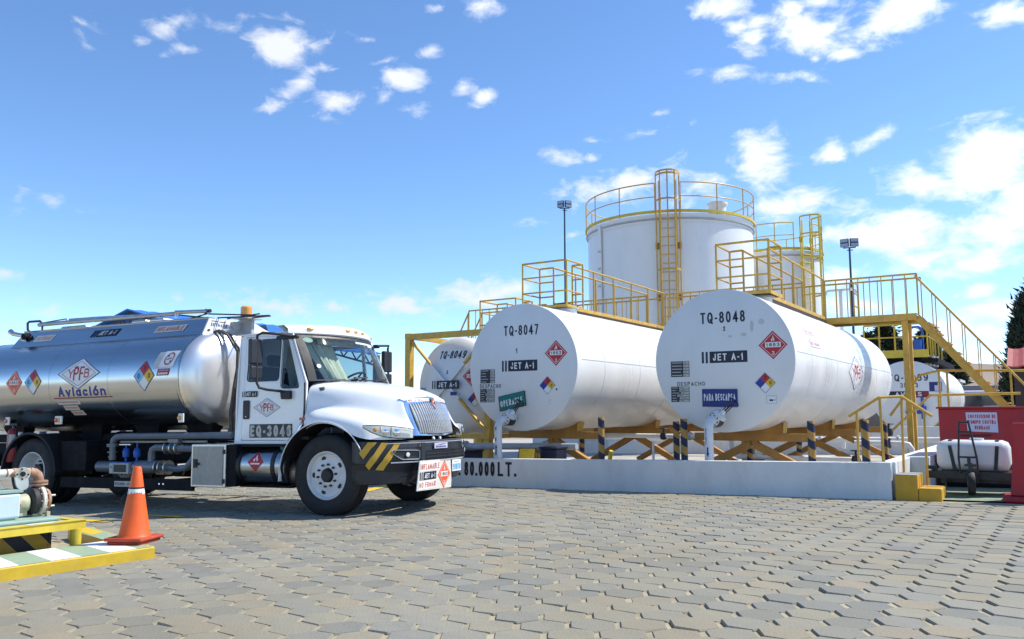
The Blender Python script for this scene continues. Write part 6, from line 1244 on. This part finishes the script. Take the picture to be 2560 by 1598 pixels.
b = M(o); b.lathe([(.10, -.04), (.145, -.045), (.158, -.03), (.16, 0), (.158, .03), (.145, .045), (.10, .04)], 28, (-.985, 13.03, .172), (1, .12, 0)); obj('wheel', b, 'rubber', ct, True)
b = M(o); b.cyl((-.985-.05, 13.03, .172), (-.985+.05, 13.04, .172), .10, 18); obj('wheel_rim', b, 'vehicle_grey', ct, True)
b = M(o); b.bar((-.985, 13.05, .33), (-.985, 13.06, .45), .05); b.box(-1.06, -.92, 13.04, 13.12, .40, .43); b.cyl((-1.0, 13.06, .43), (-1.0, 13.06, .52), .022, 10); obj('jockey_stand', b, 'black_paint', ct)
b = M(o); b.box(-.96, -.90, 13.06, 13.16, .18, .36); obj('fork', b, 'black_paint', ct)
b = M(o); b.bar((-1.54, 13.3, .36), (-1.42, 13.3, .36), .04, .05); b.cyl((-1.47, 13.3, .35), (-1.47, 13.3, .30), .02, 8); obj('outlet', b, 'black_plastic', ct)
for x in (-1.42, -.5):
    b = M(o); b.lathe([(.06, -.05), (.145, -.05), (.155, 0), (.145, .05), (.06, .05)], 22, (x, 13.72, .17), (1, 0, 0)); obj('wheel', b, 'rubber', ct, True)

# ================================================================== left side: kerb island, pump skid, cone
ki = thing('kerb_island', 'raised kerb with yellow edge and green and white stripes', 'kerb', (-7.25, 3.9, g(-7.2))); o = ki.location
xe0, xe1 = -6.835, -6.905      # outer edge leans a little
def ex(y): return xe1+(y-3.3)/(4.64-3.3)*(xe0-xe1)-.02
ys_ = [0.4, 2.6, 3.3, 4.0, 4.64]
kz = lambda x: g(x)+.10
b = M(o); b.grid([[(ex(y), y, g(-6.9)-.05) for y in ys_], [(ex(y), y, kz(-6.9)-.008) for y in ys_], [(ex(y)-.01, y, kz(-6.9)) for y in ys_], [(ex(y)-.10, y, kz(-7)) for y in ys_], [(-7.66, y+.02, kz(-7.6)) for y in ys_], [(-7.66, y+.02, g(-7.6)-.4) for y in ys_]])
ye = 4.64; b.add([(ex(ye), ye, g(-6.9)-.05), (ex(ye), ye, kz(-6.9)), (-8.9, 5.24, kz(-8.9)), (-8.9, 5.24, g(-8.9)-.1), (-7.66, ye+.02, kz(-7.66)), (-8.9, 4.98, kz(-8.9)), (-7.66, ye+.02, g(-7.6)-.4), (-8.9, 4.98, g(-8.9)-.4)], [(0, 1, 2, 3), (1, 4, 5, 2), (4, 6, 7, 5)])
obj('kerb_body', b, 'yellow_bright', ki)
# painted stripes on the top: alternate white and green blocks
k = 0; y = .9; edges = []
yy_ = 4.73
while yy_ > .5: edges.append(yy_); yy_ -= .245
for k, (ya, yb_) in enumerate(zip(edges, edges[1:])):
    b = M(o); sh = .17; xo = lambda y: min(ex(min(y, 4.64))-.018, -6.86); zt_ = .0025
    ya2, yb2 = min(ya, 4.62), yb_
    b.add([(xo(yb2), yb2, kz(-6.9)+zt_), (xo(ya2), ya2, kz(-6.9)+zt_), (-7.655, min(ya2+sh, 4.80), kz(-7.65)+zt_), (-7.655, min(yb2+sh, 4.80), kz(-7.65)+zt_)], [(0, 1, 2, 3)])
    obj('painted_stripe', b, 'p_white' if k % 2 == 1 else 'p_palegreen', ki)
b = M(o); b.add([(-7.0, 4.66, kz(-7)+.002), (-7.66, 4.66, kz(-7.6)+.002), (-8.9, 4.99, kz(-8.9)+.002), (-8.9, 5.22, kz(-8.9)+.002)], [(0, 1, 2, 3)]); obj('painted_end', b, 'p_palegreen', ki)
b = M(o); b.add([(-8.3, 5.02, kz(-8.3)+.004), (-8.9, 5.18, kz(-8.9)+.004), (-8.9, 5.0, kz(-8.9)+.004), (-8.2, 4.84, kz(-8.2)+.004)], [(0, 1, 2, 3)]); obj('painted_end', b, 'p_yellow', ki)
b = M(o); b.box(-12, -7.665, .4, 4.9, g(-9)-.5, g(-9)-.30); obj('pit_floor', b, 'concrete', ki)
b = M(o); b.box(-8.06, -8.02, .4, 4.30, -.5, .08); b.box(-8.9, -8.03, 4.31, 4.34, -.5, .075); obj('pit_board', b, 'hazard_board', ki)

ps = thing('pump_skid', 'yellow steel frame carrying the pump beside the kerb', 'pump frame', (-8.2, 3.5, -.05)); o = ps.location
b = M(o); b.box(-7.76, -7.69, .5, 4.47, .085, .160); b.box(-7.765, -7.68, .5, 4.475, .161, .168); obj('frame_beam', b, 'lemon', ps)
b = M(o); b.box(-8.9, -7.765, 4.40, 4.47, .085, .160); obj('frame_beam', b, 'lemon', ps); b = M(o); b.box(-8.9, -8.83, .5, 4.395, .085, .160); obj('frame_beam', b, 'lemon', ps)
for x, y in ((-7.725, 4.40), (-8.86, 4.43), (-7.725, 2.2), (-8.86, 2.2)): b = M(o); b.cyl((x, y, -.40 if x < -7.8 else g(-7.7)+.09), (x, y, .086), .048, 16); obj('frame_leg', b, 'lemon', ps, True)
b = M(o); b.box(-8.82, -7.77, .6, 4.39, .135, .150); obj('base_plate', b, 'pump_green', ps)
b = M(o); b.box(-8.52, -7.93, 1.6, 4.36, .151, .185); obj('pump_bed', b, 'pump_green', ps, bevel=.012)
b = M(o); b.add([(-7.765, 3.95, .1695), (-7.69, 3.95, .1695), (-7.69, 4.2, .1695), (-7.765, 4.2, .1695)], [(0, 1, 2, 3)]); obj('label', b, 'p_cream', ps)
pm = thing('fuel_pump', 'fuel pump with pale blue motor, olive housing and rusty flanges', 'pump', (-8.2, 4.0, .185)); o = pm.location
PY = lambda r, y0, y1, z=.325, n=28, x=-8.2: M(o).lathe(r, n, (x, 0, z), (0, 1, 0))
b = M(o); b.box(-8.36, -8.02, 3.0, 4.035, .20, .425); obj('motor_cover', b, 'motor_blue', pm, bevel=.02)
b = M(o); b.box(-8.34, -8.04, 3.1, 4.0, .185, .2); b.box(-8.38, -8.02, 3.0, 4.05, .432, .452); obj('motor_foot', b, 'pump_green', pm)
b = M(o); b.lathe([(0, 4.06), (.075, 4.06), (.082, 4.08), (.088, 4.16), (.080, 4.175), (0, 4.176)], 24, (-8.2, 0, .315), (0, 1, 0)); b.box(-8.25, -8.15, 4.08, 4.16, .2, .25); obj('bearing_housing', b, 'pump_olive', pm, True)
b = M(o)
for x, z in ((-8.12, .25), (-8.13, .38), (-8.10, .31)): b.cyl((x, 4.05, z), (x, 4.075, z), .010, 8)
obj('studs', b, 'rust', pm)
b = M(o); b.lathe([(0, 4.185), (.10, 4.185), (.128, 4.20), (.135, 4.235), (.125, 4.25), (0, 4.252)], 30, (-8.2, 0, .33), (0, 1, 0)); obj('volute', b, 'pump_dark', pm, True)
b = M(o); b.lathe([(.06, 4.262), (.142, 4.262), (.148, 4.268), (.148, 4.292), (.142, 4.298), (.06, 4.298)], 32, (-8.2, 0, .33), (0, 1, 0)); obj('casing_flange', b, 'pipe_cream', pm, True)
b = M(o)
for k in range(12): a = k*PI/6; b.cyl((-8.2+.128*cos(a), 4.245, .33+.128*sin(a)), (-8.2+.128*cos(a), 4.315, .33+.128*sin(a)), .010, 6)
obj('bolt_ring', b, 'pump_rust', pm)
b = M(o); b.cyl((-8.2, 4.30, .33), (-8.2, 4.335, .33), .075, 20); b.lathe([(.03, 4.335), (.105, 4.335), (.105, 4.358), (.03, 4.358)], 26, (-8.2, 0, .33), (0, 1, 0)); obj('suction_flange', b, 'pump_rust', pm, True)
b = M(o)
for a in (.5, 2.6, 5.6, 4.0): b.cyl((-8.2+.09*cos(a), 4.34, .33+.09*sin(a)), (-8.2+.09*cos(a), 4.40, .33+.09*sin(a)), .010, 6)
obj('stud', b, 'pipe_cream', pm)
b = M(o); b.box(-8.26, -8.14, 4.21, 4.27, .185, .215); obj('foot', b, 'pump_olive', pm); b = M(o); b.box(-8.10, -8.06, 4.30, 4.33, .185, .23); obj('foot', b, 'pump_olive', pm)
dp = thing('discharge_pipe', 'cream pipe with rusty elbow above the pump', 'pipe', (-8.2, 4.1, .6)); o = dp.location
b = M(o); b.tube([(-8.2, 2.4, .612), (-8.2, 4.03, .605)], .035, 14); obj('pipe_body', b, 'pipe_white', dp, True)
b = M(o); b.cyl((-8.2, 3.965, .606), (-8.2, 3.98, .606), .037, 14); obj('coupling', b, 'rust', dp, True)
b = M(o); b.tube([(-8.2, 4.03, .605), (-8.2, 4.14, .602), (-8.2, 4.185, .60)], .042, 14); b.tube([(-8.2, 4.185, .60), (-8.2, 4.23, .592), (-8.2, 4.262, .568), (-8.2, 4.275, .53), (-8.2, 4.276, .50)], .046, 14); obj('elbow', b, 'pump_rust', dp, True)
for z in (.50, .475): b = M(o); b.cyl((-8.2, 4.276, z), (-8.2, 4.276, z+.017), .082, 20); obj('flange', b, 'pump_rust', dp, True)
b = M(o); b.cyl((-8.2, 4.276, .44), (-8.2, 4.276, .475), .05, 14); obj('pipe_stub', b, 'pump_rust', dp, True)
b = M(o); n_ = Vector((.86, -.40, 0)); c_ = Vector((-8.15, 4.10, .592)); b.cyl(c_, c_+n_*.03, .062, 20); obj('blind_flange', b, 'pipe_cream', dp, True)
b = M(o)
x_ = Vector((0, 0, 1)); y_ = n_.cross(x_)
for a in (.2, 1.6, 3.1, 4.6): p = c_+(x_*cos(a)+y_*sin(a))*.047+n_*.028; b.cyl(p, p+n_*.010, .009, 6)
b.cyl(c_+n_*.028, c_+n_*.036, .024, 14); obj('flange_holes', b, 'inkblack', dp)
b = M(o); b.cyl((-8.2, 4.0, .60), (-8.15, 4.10, .595), .03, 10); b.cyl((-8.3, 3.6, .15), (-8.3, 3.6, .60), .025, 8); obj('pipe_bracket', b, 'pump_rust', dp)
b = thing('junction_cover', 'pale blue curved sheet hanging behind the pump pipe', 'cover', (-8.45, 4.15, .5)); o = b.location; jc = b
b = M(o); b.shape([rrect([(-.055, .05), (.07, .05), (.085, -.07), (.03, -.115), (-.03, -.06)], .03)], lambda u, v, w: (-8.35-w, 4.17+u, .52+v), 0, None, .02); obj('sheet', b, 'motor_blue', jc)

cn = thing('traffic_cone', 'orange traffic cone with a worn white band on the kerb corner', 'traffic cone', (-7.27, 4.70, kz(-7.27)+.003)); cn.rotation_euler = (0, 0, math.radians(24))
b = M(); b.box(-.19, .19, -.19, .19, .03, .062); b.box(-.17, .17, -.17, .17, .0, .028)
obj('base', b, 'cone_base', cn, bevel=.018)
zc0, zc1, r0, r1 = .06, .70, .138, .034
rz_ = lambda z: r0+(r1-r0)*(z-zc0)/(zc1-zc0)
b = M(); b.lathe([(rz_(.06)+.012, .06), (rz_(.08), .085), (rz_(.3), .30), (rz_(.5), .5), (r1+.003, .685), (r1-.004, .70), (.02, .702), (.018, .60)], 40); obj('body', b, 'cone_orange', cn, True)
b = M(); rr_ = random.Random(8); n = 40
a0_, a1_ = -3.3, .35
rows = [[], []]
for i in range(n+1):
    a = a0_+(a1_-a0_)*i/n; zt_ = .500; zb_ = .452-.012*sin(a*1.3)+rr_.uniform(-.012, .012)
    for rw, z in zip(rows, (zb_, zt_)): rw.append(((rz_(z)+.002)*cos(a), (rz_(z)+.002)*sin(a), z))
b.grid(rows); obj('reflective_band', b, 'p_white', cn, smooth='raw')
b = M(); b.lathe([(rz_(.50)+.003, .497), (rz_(.512)+.003, .512)], 40); b.tube([(-(rz_(.48)+.004)*.7, -(rz_(.48)+.004)*.7, .48), (-.085, -.083, .42), (-.095, -.088, .36)], .006, 6); obj('torn_edge', b, 'inkblack', cn, smooth='raw')

# ================================================================== background
cp = thing('canopy_roof', 'blue gabled canopy roof on steel posts behind the truck', 'canopy', (-29, 30, 0)); o = cp.location
RX, RZ, EW, EZ = -32.2, 5.45, 6.6, 3.80
for s_ in (-1, 1):
    b = M(o); n = 26
    b.grid([[(RX+s_*EW*t, y, RZ+(EZ-RZ)*t+(.0 if i % 2 else .03)) for i, y in enumerate([20+8.4*k/n for k in range(n+1)])] for t in (0, .5, 1)]); obj('roof_slope', b, 'roof_blue', cp, solid=.05)
for y in (20.3, 24.2, 28.1):
    b = M(o)
    for s_ in (-1, 1):
        b.bar((RX, y, RZ-.12), (RX+s_*EW, y, EZ-.10), .10); b.bar((RX, y, RZ-.62), (RX+s_*EW, y, EZ-.55), .08)
        for k in range(8): t = (k+.5)/8; t2 = (k+1)/8; b.bar((RX+s_*EW*t, y, RZ-.62+(EZ-.55-RZ+.62)*t), (RX+s_*EW*t2, y, RZ-.12+(EZ-.1-RZ+.12)*t2), .05); b.bar((RX+s_*EW*t, y, RZ-.62+(EZ-.55-RZ+.62)*t), (RX+s_*EW*k/8, y, RZ-.12+(EZ-.1-RZ+.12)*k/8), .05)
    obj('roof_truss', b, 'canopy_steel', cp)
    for s_ in (-1, 1): b = M(o); b.box(RX+s_*EW-.12, RX+s_*EW+.12, y-.1, y+.1, g(-30)-.2, EZ-.08); obj('column', b, 'canopy_steel', cp)
b = M(o)
for k in range(1, 6): b.bar((RX+EW*k/5.5, 20.2, RZ+(EZ-RZ)*k/5.5-.08), (RX+EW*k/5.5, 28.2, RZ+(EZ-RZ)*k/5.5-.08), .07)
obj('purlins', b, 'canopy_steel', cp)

def floodlight(label, az, dist, h, turn):
    x, y = dist*cos(math.radians(az)), dist*sin(math.radians(az)); t = thing('floodlight_mast', label, 'light mast', (x, y, g(x))); o = t.location
    b = M(o); b.lathe([(.075, g(x)-.1), (.045, h)], 10, (x, y, 0)); obj('mast', b, 'pole_blue', t, True)
    vx, vy = -sin(math.radians(az)), cos(math.radians(az)); rt_ = Vector((-vx, -vy, 0)); inn = Vector((-x, -y, 0)).normalized()
    c = Vector((x, y, h)); b = M(o); b.bar(c-rt_*.28, c+rt_*.28, .05); b.bar(c+Vector((0, 0, -.12))-rt_*.12, c+Vector((0, 0, -.12))+rt_*.15, .04); obj('cross_arm', b, 'pole_blue', t)
    for s_, tl in ((-1, .12), (1, .05)):
        p = c+rt_*s_*.21+Vector((0, 0, .24)); d = (inn+rt_*s_*turn).normalized(); r_ = d.cross(Vector((0, 0, 1))).normalized(); u_ = Vector((0, 0, 1))
        b = M(o); b.add([p+r_*a*.19+u_*z+d*f for f in (-.06, .06) for a, z in ((-1, -.19), (1, -.19), (1, .19), (-1, .19))], [(0, 1, 2, 3), (4, 5, 6, 7), (0, 1, 5, 4), (1, 2, 6, 5), (2, 3, 7, 6), (3, 0, 4, 7)]); f_ = obj('lamp_head', b, 'pole_blue', t)
        b = M(o)
        for z in (-.11, .10): b.add([p+r_*a*.17+u_*(z+zz)+d*.065 for a, zz in ((-1, -.07), (1, -.07), (1, .07), (-1, .07))], [(0, 1, 2, 3)])
        obj('lamp_glass', b, 'lamp_grey', f_)
floodlight('tall floodlight mast left of the big upright tank', 119.27, 46, 1.165+.249*46, .5)
floodlight('floodlight mast right of the smaller upright tank', 100.45, 42, 1.165+.184*42, .35)

# trees
leaf = pbr('leaves_dark', (.030, .048, .026), .7, var=.5, scale=1.5); pbr('leaves_pine', (.045, .062, .034), .7, var=.5, scale=1.2)
def tree(name, label, x, y, h, rad, kind, mat, seed, n=2600, z0=0.25, ls=.16):
    rnd = random.Random(seed); t = thing(name, label, 'tree', (x, y, g(x))); o = t.location
    b = M(o); b.lathe([(.05*h*.5, g(x)-.2), (.035*h*.5, h*.4), (.012*h*.5, h*.97)], 10, (x, y, 0))
    for k in range(26):
        z = h*(.15+.8*k/26); a = k*2.4; L_ = rad*.8*(1-(z/h)**1.6)
        b.cyl((x, y, z), (x+L_*cos(a), y+L_*sin(a), z+(.25 if kind == 'column' else .05)*L_), .02, 5, None, .006)
    obj('trunk', b, 'bark', t, True)
    b = M(o); clumps = []
    for k in range(120):
        f = rnd.random()**.8; z = h*(z0+(1-z0)*f)
        if kind == 'column': prof = rad*(1-max(0, (f-.35)/.65)**1.7)*(.75+.25*min(1, f*4))
        else: prof = rad*(1-f)**.75
        rr = prof*(rnd.uniform(.55, 1.08)); a = rnd.uniform(0, 2*PI); clumps.append((x+rr*cos(a), y+rr*sin(a), z, prof))
    for k in range(n):
        cx, cyy, cz, pr = clumps[k % 120]; s_ = .30*rad if kind == 'column' else .22*rad
        p = Vector((cx+rnd.gauss(0, s_*.5), cyy+rnd.gauss(0, s_*.5), cz+rnd.gauss(0, s_*(1.1 if kind == 'column' else .45))))
        out = Vector((p.x-x, p.y-y, 0)); out = out.normalized() if out.length > 1e-4 else Vector((1, 0, 0))
        d = (out*rnd.uniform(.2, 1)+Vector((rnd.gauss(0, .35), rnd.gauss(0, .35), rnd.uniform(.3, 1.5) if kind == 'column' else rnd.uniform(-.2, .5)))).normalized(); w = d.cross(Vector((rnd.gauss(0, 1), rnd.gauss(0, 1), rnd.gauss(0, 1)))).normalized(); L_ = ls*rnd.uniform(.6, 1.8)
        b.add([p-w*L_*.22, p+w*L_*.22, p+d*L_], [(0, 1, 2)])
    obj('crown', b, mat, t, 'raw'); return t
def at_az(az, d): return d*cos(math.radians(az)), d*sin(math.radians(az))
x, y = at_az(90.75, 40); tree('cypress_tree', 'dark dense cypress beside the red roof at the right edge', x, y, 1.165+.112*40, .92, 'column', 'leaves_dark', 3, 17000, .06, .19)
for k, (az, tn, d, r, lb) in enumerate(((98.55, .092, 62, 1.7, 'tallest dark pine seen just above the right-hand tank'), (99.6, .082, 60, 1.5, 'pine left of the tallest one above the right-hand tank'), (97.6, .075, 63, 1.6, 'pine right of the tallest one, behind the stair column'), (96.2, .088, 66, 1.6, 'pine behind the platform of tank 8039'), (95.1, .060, 68, 1.5, 'low pine furthest right behind the stair'))):
    x, y = at_az(az, d); tree('pine_tree', lb, x, y, 1.165+tn*d, r, 'pine', 'leaves_pine', 20+k, 5200, .2, .26)
# small building with a red roof by the cypress
x, y = at_az(90.4, 33); sb = thing('guard_hut', 'small dark hut with a red ribbed roof in front of the cypress', 'hut', (x, y, g(x))); o = sb.location
b = M(o); b.box(x-.78, x+3.0, y-.2, y+3, -.2, 2.45); obj('wall', b, 'dark_wall', sb)
b = M(o); n = 26
b.grid([[(x-.95+4.2*i/n, yy, zz+(.04 if i % 3 == 0 else 0)) for i in range(n+1)] for yy, zz in ((y-.7, 2.62), (y+1.4, 3.34))]); obj('roof', b, 'roof_red', sb, solid=.05)
b = M(o); b.box(x-.3, x+.5, y-.215, y-.201, .9, 1.9); obj('window', b, 'window_dark', sb)
# kiosk with green bands, grey truck, distant cars
x, y = at_az(95.3, 46); kb = thing('kiosk', 'white and green kiosk behind the yellow stair', 'kiosk', (x, y, g(x))); o = kb.location
b = M(o); b.box(x-1.2, x+.5, y, y+2.5, -.2, 2.55); obj('wall', b, 'building_white', kb)
for z in (1.25, 1.7, 2.25): b = M(o); b.box(x-1.23, x+.53, y-.03, y+2.53, z, z+.2); obj('green_band', b, 'green_sign', kb)
b = M(o); b.box(x-1.3, x+.6, y-.15, y+2.6, 2.552, 2.68); obj('roof', b, 'building_white', kb)
x, y = at_az(93.7, 44); vb = thing('parked_lorry', 'dark parked lorry body behind the foot of the stair', 'lorry', (x, y, g(x))); o = vb.location
b = M(o); b.box(x-1.1, x+1.2, y, y+5, .7, 2.3); obj('cargo_box', b, 'vehicle_grey', vb, bevel=.04)
b = M(o); b.box(x-1.0, x+1.1, y-1.6, y-.05, .6, 2.05); obj('cab', b, 'p_lilac', vb, bevel=.15); b = M(o); b.box(x-.9, x+1.0, y-1.625, y-1.61, 1.3, 1.85); obj('windscreen', b, 'window_dark', vb)
for sx in (-.95, .95):
    for sy in (-1.0, 3.6): b = M(o); b.cyl((x+sx-.12, y+sy, .42), (x+sx+.12, y+sy, .42), .42, 18); obj('wheel', b, 'rubber', vb, True)
x, y = at_az(91.95, 40); cr_ = thing('parked_car', 'white parked car seen beneath the stair handrail', 'car', (x, y, g(x))); o = cr_.location
sec = [(-2.1, .35), (-2.1, .75), (-1.5, .88), (-1.0, 1.38), (.6, 1.42), (1.3, .95), (2.1, .85), (2.15, .38)]
b = M(o); b.grid([[(x+u*.98, y+v, z-(0 if abs(v) < .8 else .03)) for u, z in sec] for v in (-.85, -.8, .8, .85)]); b.poly([(x+u*.98, y-.85, z-.03) for u, z in sec]); b.poly([(x+u*.98, y+.85, z-.03) for u, z in sec][::-1]); obj('body', b, 'vehicle_white', cr_, bevel=.03)
b = M(o); b.poly([(x+u, y-.857, z) for u, z in ((-1.35, .9), (-.95, 1.30), (.5, 1.34), (1.05, .95))]); obj('side_window', b, 'window_dark', cr_)
for u in (-1.35, 1.3): b = M(o); b.cyl((x+u, y-.87, .32), (x+u, y-.6, .32), .32, 18); obj('wheel', b, 'rubber', cr_, True)
x, y = at_az(92.9, 58); bw = thing('boundary_wall', 'low tan boundary wall far behind the stairs', 'wall', (x, y, g(x))); o = bw.location
b = M(o); b.box(x-14, x+30, y, y+.2, -.3, 1.25); obj('wall_body', b, 'brick_wall', bw)
x, y = at_az(146.5, 48); bw = thing('boundary_wall', 'pale low wall seen past the back of the truck', 'wall', (x, y, g(x))); o = bw.location
b = M(o); b.bar((x-12, y-14, .55), (x+9, y+12, .55), .2, 1.9); obj('wall_body', b, 'p_cream', bw)
# green-yellow rail platform over tank 8039
t = thing('tank_walkway', 'small yellow platform and rails on top of tank 8039', 'walkway', (XA, YA+1, 2.9)); o = t.location
b = M(o); b.box(XA-1.4, XA+.62, YA+.4, YA+1.9, 2.98, 3.02); obj('deck', b, 'frame_dark', t); b = M(o); b.box(XA-1.4, XA+.64, YA+.36, YA+.40, 2.98, 3.25); obj('kick_plate', b, 'lemon', t)
b = M(o); b.box(XA-1.3, XA+.9, YA+.5, YA+6, 2.80, 2.95); obj('bearer', b, 'frame_dark', t)
rail_run(t, o, [(XA-1.4, YA+.4), (XA+.62, YA+.4), (XA+.62, YA+1.9), (XA+.5, YA+6)], 4.15, (3.7,), [(XA-1.4, YA+.4), (XA-.9, YA+.4), (XA-.4, YA+.4), (XA+.1, YA+.4), (XA+.62, YA+.4), (XA+.62, YA+1.2), (XA+.62, YA+1.9), (XA+.58, YA+3), (XA+.54, YA+4.5), (XA+.5, YA+6)], .03, 'yellow_bright', 3.02)
for k in range(4): b = M(o); b.cyl((XA+.45+.06*k, YA+.9+k*.5, 2.72), (XA+.45+.06*k, YA+.9+k*.5, 3.1), .10, 10); obj('vent_pot', b, 'pipe_white', t, True)
b = M(o); b.tube([(XA+.05, YA+.6, 3.0), (XA+.05, YA+.6, 3.9), (XA+.15, YA+.6, 4.05), (XA+.35, YA+.6, 4.05), (XA+.45, YA+.6, 3.9), (XA+.45, YA+.6, 3.0)], .04, 8); b.cyl((XA+.3, YA+.5, 3.1), (XA+.3, YA+.5, 3.6), .13, 10); obj('blue_valve', b, 'valve_blue', t, True)
handrail('handrail', 'yellow steps handrail behind the red container', [(-3.1, 20.6, 1.05), (-2.45, 20.6, 1.95), (-2.05, 20.6, 2.05), (-.3, 20.6, 2.0)], [((-2.06, 20.6, .3), (-2.06, 20.6, 2.05)), ((-1.9, 20.6, .3), (-1.9, 20.6, 2.04))], (-2, 20.6, .3), .028)
handrail('handrail', 'lower yellow rail behind the red container', [(-3.0, 19.2, .62), (-2.1, 19.2, 1.48), (-.5, 19.2, 1.5)], [((-1.95, 19.2, .3), (-1.95, 19.2, 1.48))], (-2, 19.2, .3), .026)
# hills on the horizon
b = M(); rows = [[], [], []]
for k in range(121):
    az = math.radians(40+1.2*k); dg = 40+1.2*k; d = 3600
    hgt = d*(.044*max(0, min(1, (104-dg)/9))+.006*mnoise.noise(Vector((dg*.16, 3, 0)))+.006+.004*mnoise.noise(Vector((dg*.5, 9, 0))))
    if dg > 104: hgt = d*(.006+.004*mnoise.noise(Vector((dg*.3, 1, 2)))+.03*max(0, min(1, (dg-128)/20)))
    for rw, (q, z) in zip(rows, ((.72, -4), (.9, hgt*.55), (1.0, max(2, hgt)))): rw.append((d*q*cos(az), d*q*sin(az), z))
b.grid(rows); obj('hills', b, 'hill', None, True, kind='structure')
bpy.context.view_layer.update()
